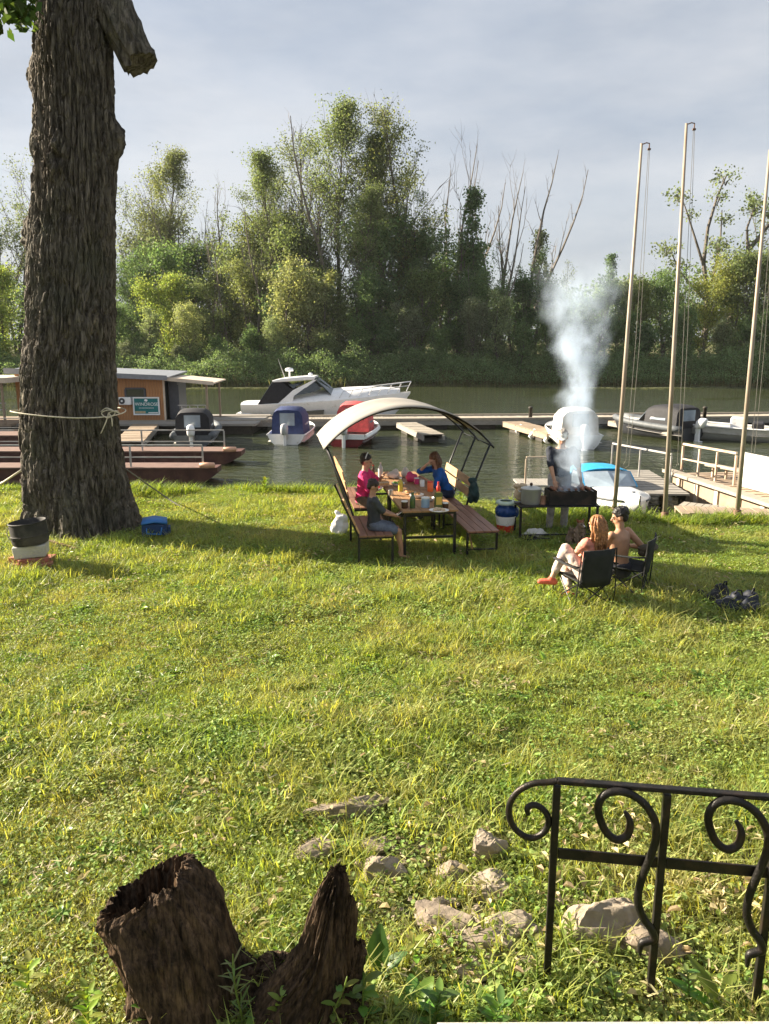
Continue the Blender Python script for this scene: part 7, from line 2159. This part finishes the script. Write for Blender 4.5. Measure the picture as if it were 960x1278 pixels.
    if hair == 'short':
        g = MB()
        g.ball(H(0, -.022, .045), (.083 * s, .096 * s, .088 * s), 18, 12, HM); g.ball(H(0, -.055, -.01), (.072 * s, .058 * s, .075 * s), 14, 10, HM)
        for i in range(150):
            q = Vector((rn.gauss(0, 1), rn.gauss(-.35, 1), rn.gauss(.5, .8))).normalized()
            c = Vector((q.x * .080, -.022 + q.y * .094, .045 + q.z * .085))
            if c.y > .045 and c.z < .075: continue
            tw = Vector((rn.gauss(0, .012), rn.gauss(-.01, .012), rn.gauss(0, .012))); g.cap(H(*c), H(c.x * 1.09 + tw.x, c.y * 1.06 + tw.y, c.z * 1.07 + tw.z), .011 * s, .004 * s, 6)
        fuse(g, 'hair', hc, t, .009, 1)
    elif hair in ('long', 'bob'):
        g = MB()
        g.ball(H(0, -.022, .04), (.088 * s, .100 * s, .092 * s), 18, 12, HM)
        for i in range(95):
            az = rn.uniform(R(20), R(160)) if rn.random() < .8 else rn.choice((R(12), R(168)))
            st = H(.080 * math.cos(az), -.02 - .085 * math.sin(az), rn.uniform(-.01, .09))
            ln = (rn.uniform(.26, .42) if hair == 'long' else rn.uniform(.13, .2)) * s
            outw = (hr * math.cos(az) - hf2 * math.sin(az))
            pts = [H(.05 * math.cos(az), -.02 - .05 * math.sin(az), .115), st]
            for q in range(1, 6):
                pts.append(st + outw * (.02 + .012 * math.sin(q * 1.7 + i)) * s - UP * ln * q / 5 + hr * (.015 * math.sin(q * 1.3 + i * 2) * s) - f * (.035 * s * q / 5 if hair == 'long' else 0))
            w = rn.uniform(.010, .017) * s
            g.tube(pts, [w * .6, w, w * 1.1, w, w * .9, w * .6, w * .2], 6)
        o = g.build('hair', hc, t, True)
    if cap:
        g = MB()
        g.ball(H(0, -.012, .045), (.088 * s, .104 * s, .085 * s), 18, 12, HM); g.ball(H(0, .10, .058), (.06 * s, .06 * s, .008 * s), 14, 6, HM)
        fuse(g, 'cap', cap, t, .010, 1)
    return t, H, elbows, base

P_EAT = 'people round the picnic tables'
# child on the garden bench with a phone
cp = S(-.40, .16, .54)
t, H, E, b = person('child with dark hair in grey T-shirt looking at a phone on the garden bench', S(-.40, .16), SR, cp, -3, SR + Vector((0, 0, -.15)), (cp + SR * .30 + SU * .06 + UP * .12, cp + SR * .31 - SU * .05 + UP * .12), (S(.02, .26, .02), S(.0, .06, .02)), .84, SK2, cloth('charcoal_tshirt', (.045, .05, .06)), .42, -.04, cloth('patterned_shorts', (.16, .19, .25), dirt=(.03, .035, .05), dirt_amt=.8, dirt_scale=14), (.78, 0), None, 'short', mat('dark_brown_hair', (.030, .016, .012), .55, var=.4, scale=30, bump=.5), head_tilt=22, group=P_EAT)
pp = cp + SR * .36 + UP * .14
t = thing('mobile_phone', 'white phone held by the child on the garden bench', 'phone', pp, SRZ)
ph = MB().box((0, 0, 0), (.13, .075, .010), (0, R(-35), 0)).build('case', mWh, t, bevel=.004)
MB().box((-.002, 0, .006), (.115, .064, .004), (0, R(-35), 0)).build('screen', M['glass'], t)
# pink shirt
pk = S(-.36, 2.10, .55)
t, H, E, b = person('person in bright pink shirt with pale headband eating at the table', S(-.36, 2.10), SR * .95 - SU * .3, pk, 6, SR * .9 - SU * .25 + Vector((0, 0, -.1)), (pk + SR * .36 - SU * .02 + UP * .40, pk + SR * .30 - SU * .14 + UP * .22), (S(.16, 1.55, .02), S(.02, 1.25, .02)), .98, SK3, cloth('hot_pink_shirt', (.62, .035, .16)), .5, -.08, cloth('olive_trousers', (.10, .075, .045)), (1, .92), cloth('dark_shoe', (.04, .035, .03)), 'short', mat('black_hair', (.018, .013, .011), .5, var=.4, scale=30, bump=.5), female=True, head_tilt=10, group=P_EAT)
hb = MB()
pts = [H(.094 * math.cos(q * math.pi / 12), -.02 , .05 + .094 * math.sin(q * math.pi / 12)) for q in range(13)]
hb.tube(pts, .010, 6); hb.build('headband', mWh, t, True)
# blue shirt
bl = S(1.22, 2.50, .55)
t, H, E, b = person('person with long brown hair and royal blue shirt leaning over the table', S(1.22, 2.50), -SR - SU * .1, bl, 24, -SR - SU * .25 + Vector((0, 0, -.25)), (bl - SR * .42 - SU * .12 + UP * .26, bl - SR * .36 - SU * .02 + UP * .52), (S(.72, 2.4, .02), S(.75, 2.65, .02)), .97, SK1, cloth('royal_blue_shirt', (.015, .10, .36)), .5, -.08, cloth('dark_jeans', (.02, .03, .06)), (1, .92), cloth('grey_shoe', (.06, .06, .06)), 'long', mat('brown_hair', (.13, .06, .028), .5, var=.5, scale=30), female=True, head_tilt=18, group=P_EAT)
# cook
cb = Vector((2.98, 12.72, 0))
t, H, E, b = person('man in dark T-shirt and pale cap standing behind the smoking grill', cb, Vector((-.15, -1, 0)), cb + Vector((.0, .02, .97)), 12, Vector((-.2, -1, -.35)), (at_y(726, 604, 12.42), at_y(692, 600, 12.35)), (cb + Vector((.10, -.02, 0)), cb + Vector((-.16, -.05, 0))), 1.03, SK2, cloth('navy_black_tshirt', (.018, .022, .035)), .45, -.12, cloth('light_grey_trousers', (.34, .32, .30)), (1, .93), cloth('pale_trainers', (.45, .42, .38)), 'short', mat('grey_hair', (.22, .20, .18), .6, var=.3), head_tilt=14, cap=cloth('pale_cap', (.62, .60, .56)), knee_hint=(Vector((-.1, -1, 0)), Vector((-.2, -1, 0))))
# the pair in the camp chairs
WF, MF = Vector((-.62, .785, 0)), Vector((-.64, .77, 0))
wl_ = Vector((2.46, 8.93, 0)); ml = Vector((3.16, 9.45, 0))
camp_chair('black folding camp chair under the long-haired woman', wl_, math.atan2(.34, .94), .77, .44)
camp_chair('black folding camp chair under the shirtless man', ml, math.atan2(.88, .47), .76, .52)
wp = wl_ + Vector((.07, .05, .38))
t, H, E, b = person('woman with long wavy auburn hair and coral shoes sitting cross-legged in camp chair', wl_, WF, wp, -6, Vector((-.45, .85, -.15)), (wp + WF * .36 + Vector((.0, .0, .12)) , wp + WF * .34 + Vector((.16, .14, .10))), (at_y(688, 729, 9.05), at_y(711, 747, 9.05)), .95, SK1, cloth('coral_top', (.66, .26, .19)), .30, -.06, cloth('pale_patterned_trousers', (.66, .54, .47), dirt=(.42, .30, .26), dirt_amt=.6, dirt_scale=16), (1, .72), cloth('coral_shoe', (.72, .14, .085)), 'long', mat('auburn_hair', (.30, .135, .055), .45, var=.5, scale=40), female=True, foot_dir=(Vector((-1, .1, .02)), Vector((-.7, .6, -.1))), knee_hint=(Vector((-.6, .5, .9)), Vector((-.5, .7, .6))))
mp_ = ml + Vector((-.10, .05, .31))
t, H, E, b = person('shirtless dark-haired man with tanned back in camp chair beside the woman', ml, MF, mp_, 4, Vector((-.95, .25, -.1)), (mp_ + MF * .42 + Vector((0, 0, .16)), mp_ + Vector((.17, .30, .22))), (ml + MF * .50 + Vector((-.1, -.1, .02)), ml + MF * .48 + Vector((.15, .1, .02))), 1.0, SK2, None, 0, 0, cloth('dark_swim_shorts', (.05, .05, .06)), (.85, 0), None, 'short', mat('near_black_hair', (.014, .012, .012), .5, var=.4, scale=30, bump=.5), head_tilt=12, elbow_hint=(Vector((0, 0, -1)), Vector((.5, .1, -.8))))
o = blob('hung_bag', [(Vector((0, 0, 0)), (.13, .08, .06)), (Vector((.07, .02, .02)), (.07, .06, .05)), (Vector((-.06, 0, -.05)), (.05, .05, .06))], mat('khaki_bag_cloth', (.10, .085, .06), .85, var=.3), amp=.05, label='khaki bundle lying on the armrest of the shirtless man', cat='bundle', vox=.012)
o.location = at_y(808, 684, ml.y + .1)

# ------------------------------------------------------------------ dog by the grill
def dog():
    p = Vector((3.06, 11.72, 0))
    t = thing('dog', 'small shaggy brown dog sitting by the right legs of the grill', 'dog', p)
    fur = mat('brown_grey_fur', (.19, .135, .095), .9, var=.45, scale=20, bump=.8, bscale=60)
    fur2 = mat('russet_head_fur', (.17, .065, .03), .9, var=.4, scale=20, bump=.8, bscale=60)
    g = MB(); f = Vector((.35, -.94, 0)); r_ = f.cross(UP)
    Q = lambda x, y, z: r_ * x + f * y + UP * z
    # sitting: haunches on the ground, chest upright, front legs straight
    g.cap(Q(0, -.12, .12), Q(0, .03, .25), .105, .085, 14); g.cap(Q(0, .03, .25), Q(0, .07, .33), .08, .055, 12)
    for k in (-1, 1):
        g.ball(Q(k * .08, -.08, .09), (.06, .09, .09), 12, 8); g.cap(Q(k * .09, -.03, .06), Q(k * .085, .07, .03), .035, .026, 10); g.cap(Q(k * .085, .07, .025), Q(k * .085, .12, .025), .026, .022, 8)
        g.cap(Q(k * .05, .06, .22), Q(k * .045, .08, .11), .036, .026, 10); g.cap(Q(k * .045, .08, .11), Q(k * .045, .085, .03), .026, .024, 10); g.cap(Q(k * .045, .085, .025), Q(k * .045, .12, .022), .026, .02, 8)
    g.cap(Q(0, -.2, .07), Q(-.05, -.30, .10), .03, .02, 8); g.cap(Q(-.05, -.30, .10), Q(-.07, -.33, .18), .025, .012, 8)
    g.ball(Q(0, .09, .385), (.062, .062, .058), 14, 10); g.cap(Q(0, .12, .37), Q(0, .185, .355), .036, .026, 10)
    rn = random.Random(4)
    for i in range(130):
        a = rn.random() * 6.28; z = rn.uniform(.05, .33); rad = .11 - .12 * max(0, z - .16) + .02
        c = Q(rad * math.cos(a) * .95, -.05 + .25 * max(0, z - .1) + rad * math.sin(a), z)
        g.cap(c, c + Vector((rn.gauss(0, .012), rn.gauss(0, .012), -.035)) + (c - Q(0, -.03, z)) * .15, .013, .004, 6)
    fuse(g, 'body', fur, t, .0095, 1)
    e = MB()
    for k in (-1, 1): e.cap(Q(k * .045, .075, .43), Q(k * .07, .07, .475), .022, .010, 8)
    e.ball(Q(0, .085, .41), (.055, .055, .045), 12, 8)
    fuse(e, 'ears', fur2, t, .009, 1)
    MB().ball(Q(0, .212, .36), .014, 8, 6).build('nose', BLK, t, True)
    for k in (-1, 1): MB().ball(Q(k * .026, .142, .40), .009, 8, 6).build('eye', EYE, t, True)
    MB().cap(Q(0, .13, .385), Q(0, .19, .372), .014, .010, 8).build('blaze', mWh, t, True)
dog()
def shore_stone():
    o = stone(752, 645, 42, .30, .35, 21, 'rounded grey boulder on the shore right of the grill', STB)
    o['group'] = 'boulders on the shore'
BAGM = mat('dark_navy_nylon', (.008, .011, .022), .6, var=.3, scale=6, bump=.5, bscale=25); BAGK = mat('black_nylon', (.006, .006, .008), .6, var=.3, scale=6, bump=.5, bscale=25)
def backpacks():
    for (px, py, m, lab, sx, rz) in ((899, 756, BAGK, 'black rucksack lying at the back of the bag heap on the lawn', 1.05, 20), (914, 767, BAGM, 'navy rucksack in the middle of the bag heap on the lawn', .9, -15), (935, 768, BAGM, 'dark blue rucksack rightmost in the bag heap', 1.0, 30)):
        p = at_z(px, py, 0); 
        t = thing('rucksack', lab, 'rucksack', (p.x, p.y + .06, gz(p.x, p.y)), R(rz), 'rucksacks on the lawn')
        blob('body', [(Vector((0, 0, .10)), (.15 * sx, .12, .11)), (Vector((.06, .02, .16)), (.09 * sx, .10, .10)), (Vector((-.09, 0, .08)), (.10, .11, .08))], m, amp=.06, parent=t)
        blob('front_pocket', [(Vector((.0, -.11, .09)), (.10 * sx, .05, .07))], m, amp=.03, parent=t)
        MB().tube([(-.1, -.08, .17), (-.14, -.16, .12), (-.06, -.2, .05), (.05, -.18, .04)], .012, 6).build('strap', BAGK, t, True)
        MB().tube([(.02, -.02, .24), (.05, -.02, .30), (.10, .0, .29), (.12, .02, .23)], .010, 6).build('grab_handle', BAGK, t, True)
    p = at_z(880, 748, 0)
    o = blob('dark_shoe', [(Vector((0, 0, .05)), (.10, .05, .05)), (Vector((-.06, 0, .08)), (.05, .05, .05))], BAGK, amp=.02, label='dark shoe left of the rucksacks', cat='shoe', vox=.01); o.location = p
backpacks()
shore_stone()
# ------------------------------------------------------------------ smoke from the grill
def smoke():
    base = Vector((2.96, 12.2, .80))
    Hs = 3.7
    ax = lambda z: Vector((.10 * math.sin(z * 1.5) + .06 * z + (-.10 * max(0, z - 2.6)), .05 * math.sin(z * 1.1), z))
    rad = lambda z: .24 + .11 * z + .26 * max(0, z - 2.2)
    mb = MB()
    zs = [Hs * i / 16 for i in range(17)]
    mb.tube([ax(z) for z in zs], [rad(z) * 1.35 for z in zs], 18)
    m = bpy.data.materials.new('grill_smoke'); m.use_nodes = True
    N, L = m.node_tree.nodes, m.node_tree.links
    for n in list(N):
        if n.type != 'OUTPUT_MATERIAL': N.remove(n)
    out = N['Material Output']
    tc = N.new('ShaderNodeTexCoord')
    wz = N.new('ShaderNodeTexNoise'); wz.inputs['Scale'].default_value = 1.5; wz.inputs['Detail'].default_value = 5
    L.new(tc.outputs['Object'], wz.inputs['Vector'])
    sub = N.new('ShaderNodeVectorMath'); sub.operation = 'SUBTRACT'; sub.inputs[1].default_value = (.5, .5, .5)
    L.new(wz.outputs['Color'], sub.inputs[0])
    scl = N.new('ShaderNodeVectorMath'); scl.operation = 'SCALE'; scl.inputs['Scale'].default_value = 1.0
    L.new(sub.outputs['Vector'], scl.inputs[0])
    add = N.new('ShaderNodeVectorMath'); add.operation = 'ADD'
    L.new(tc.outputs['Object'], add.inputs[0]); L.new(scl.outputs['Vector'], add.inputs[1])
    sp = N.new('ShaderNodeSeparateXYZ'); L.new(add.outputs['Vector'], sp.inputs[0])
    sz = N.new('ShaderNodeSeparateXYZ'); L.new(tc.outputs['Object'], sz.inputs[0])
    def mth(op, a, b=None, c=None):
        n = N.new('ShaderNodeMath'); n.operation = op
        for i, v in enumerate((a, b, c)):
            if v is None: continue
            if isinstance(v, (int, float)): n.inputs[i].default_value = v
            else: L.new(v, n.inputs[i])
        return n.outputs[0]
    z = sz.outputs['Z']
    cxn = mth('ADD', mth('MULTIPLY', mth('SINE', mth('MULTIPLY', z, 1.5)), .10), mth('ADD', mth('MULTIPLY', z, .06), mth('MULTIPLY', mth('MAXIMUM', mth('SUBTRACT', z, 2.6), 0.0), -.10)))
    cyn = mth('MULTIPLY', mth('SINE', mth('MULTIPLY', z, 1.1)), .05)
    rn = mth('ADD', mth('MULTIPLY_ADD', z, .11, .24), mth('MULTIPLY', mth('MAXIMUM', mth('SUBTRACT', z, 2.2), 0.0), .26))
    dx, dy = mth('SUBTRACT', sp.outputs['X'], cxn), mth('SUBTRACT', sp.outputs['Y'], cyn)
    d = mth('DIVIDE', mth('SQRT', mth('ADD', mth('MULTIPLY', dx, dx), mth('MULTIPLY', dy, dy))), rn)
    body = N.new('ShaderNodeMapRange'); body.interpolation_type = 'SMOOTHSTEP'
    body.inputs['From Min'].default_value = 1.0; body.inputs['From Max'].default_value = .15
    L.new(d, body.inputs['Value'])
    mp = N.new('ShaderNodeMapping'); mp.inputs['Scale'].default_value = (1, 1, .6)
    L.new(add.outputs['Vector'], mp.inputs['Vector'])
    nz = N.new('ShaderNodeTexNoise'); nz.inputs['Scale'].default_value = 2.6; nz.inputs['Detail'].default_value = 4; nz.inputs['Roughness'].default_value = .5
    L.new(mp.outputs['Vector'], nz.inputs['Vector'])
    wis = N.new('ShaderNodeMapRange'); wis.inputs['From Min'].default_value = .42; wis.inputs['From Max'].default_value = .72
    L.new(nz.outputs['Fac'], wis.inputs['Value'])
    fz = N.new('ShaderNodeMapRange'); fz.inputs['From Min'].default_value = 0.0; fz.inputs['From Max'].default_value = Hs; fz.inputs['To Min'].default_value = 2.1; fz.inputs['To Max'].default_value = .22
    L.new(z, fz.inputs['Value'])
    tz = N.new('ShaderNodeMapRange'); tz.interpolation_type = 'SMOOTHSTEP'; tz.inputs['From Min'].default_value = Hs; tz.inputs['From Max'].default_value = Hs - .9
    L.new(z, tz.inputs['Value'])
    low = N.new('ShaderNodeMapRange'); low.inputs['From Min'].default_value = 0.0; low.inputs['From Max'].default_value = 2.0; low.inputs['To Min'].default_value = .55; low.inputs['To Max'].default_value = 0.0
    L.new(z, low.inputs['Value'])
    den = mth('MULTIPLY', mth('MULTIPLY', body.outputs[0], mth('MAXIMUM', wis.outputs[0], low.outputs[0])), mth('MULTIPLY', mth('MULTIPLY', fz.outputs[0], tz.outputs[0]), 6.2))
    pv = N.new('ShaderNodeVolumePrincipled')
    pv.inputs['Color'].default_value = (.72, .84, 1.0, 1); pv.inputs['Anisotropy'].default_value = .2
    L.new(den, pv.inputs['Density']); L.new(pv.outputs['Volume'], out.inputs['Volume'])
    o = mb.build('smoke', m); o.location = base
    tag(o, 'pale blue smoke rising from the grill', 'smoke', kind='stuff')
smoke()

# ------------------------------------------------------------------ the air over the river
def haze():
    m = bpy.data.materials.new('river_haze'); m.use_nodes = True
    N, L = m.node_tree.nodes, m.node_tree.links
    for n in list(N):
        if n.type != 'OUTPUT_MATERIAL': N.remove(n)
    v = N.new('ShaderNodeVolumePrincipled'); v.inputs['Color'].default_value = (.93, .95, 1, 1); v.inputs['Density'].default_value = .0001; v.inputs['Anisotropy'].default_value = 0.0
    L.new(v.outputs['Volume'], N['Material Output'].inputs['Volume'])
    o = MB().box((0, 560, 17), (2000, 1400, 44)).build('haze', m)
    tag(o, 'thin evening haze over the river', 'haze', kind='stuff')
haze()
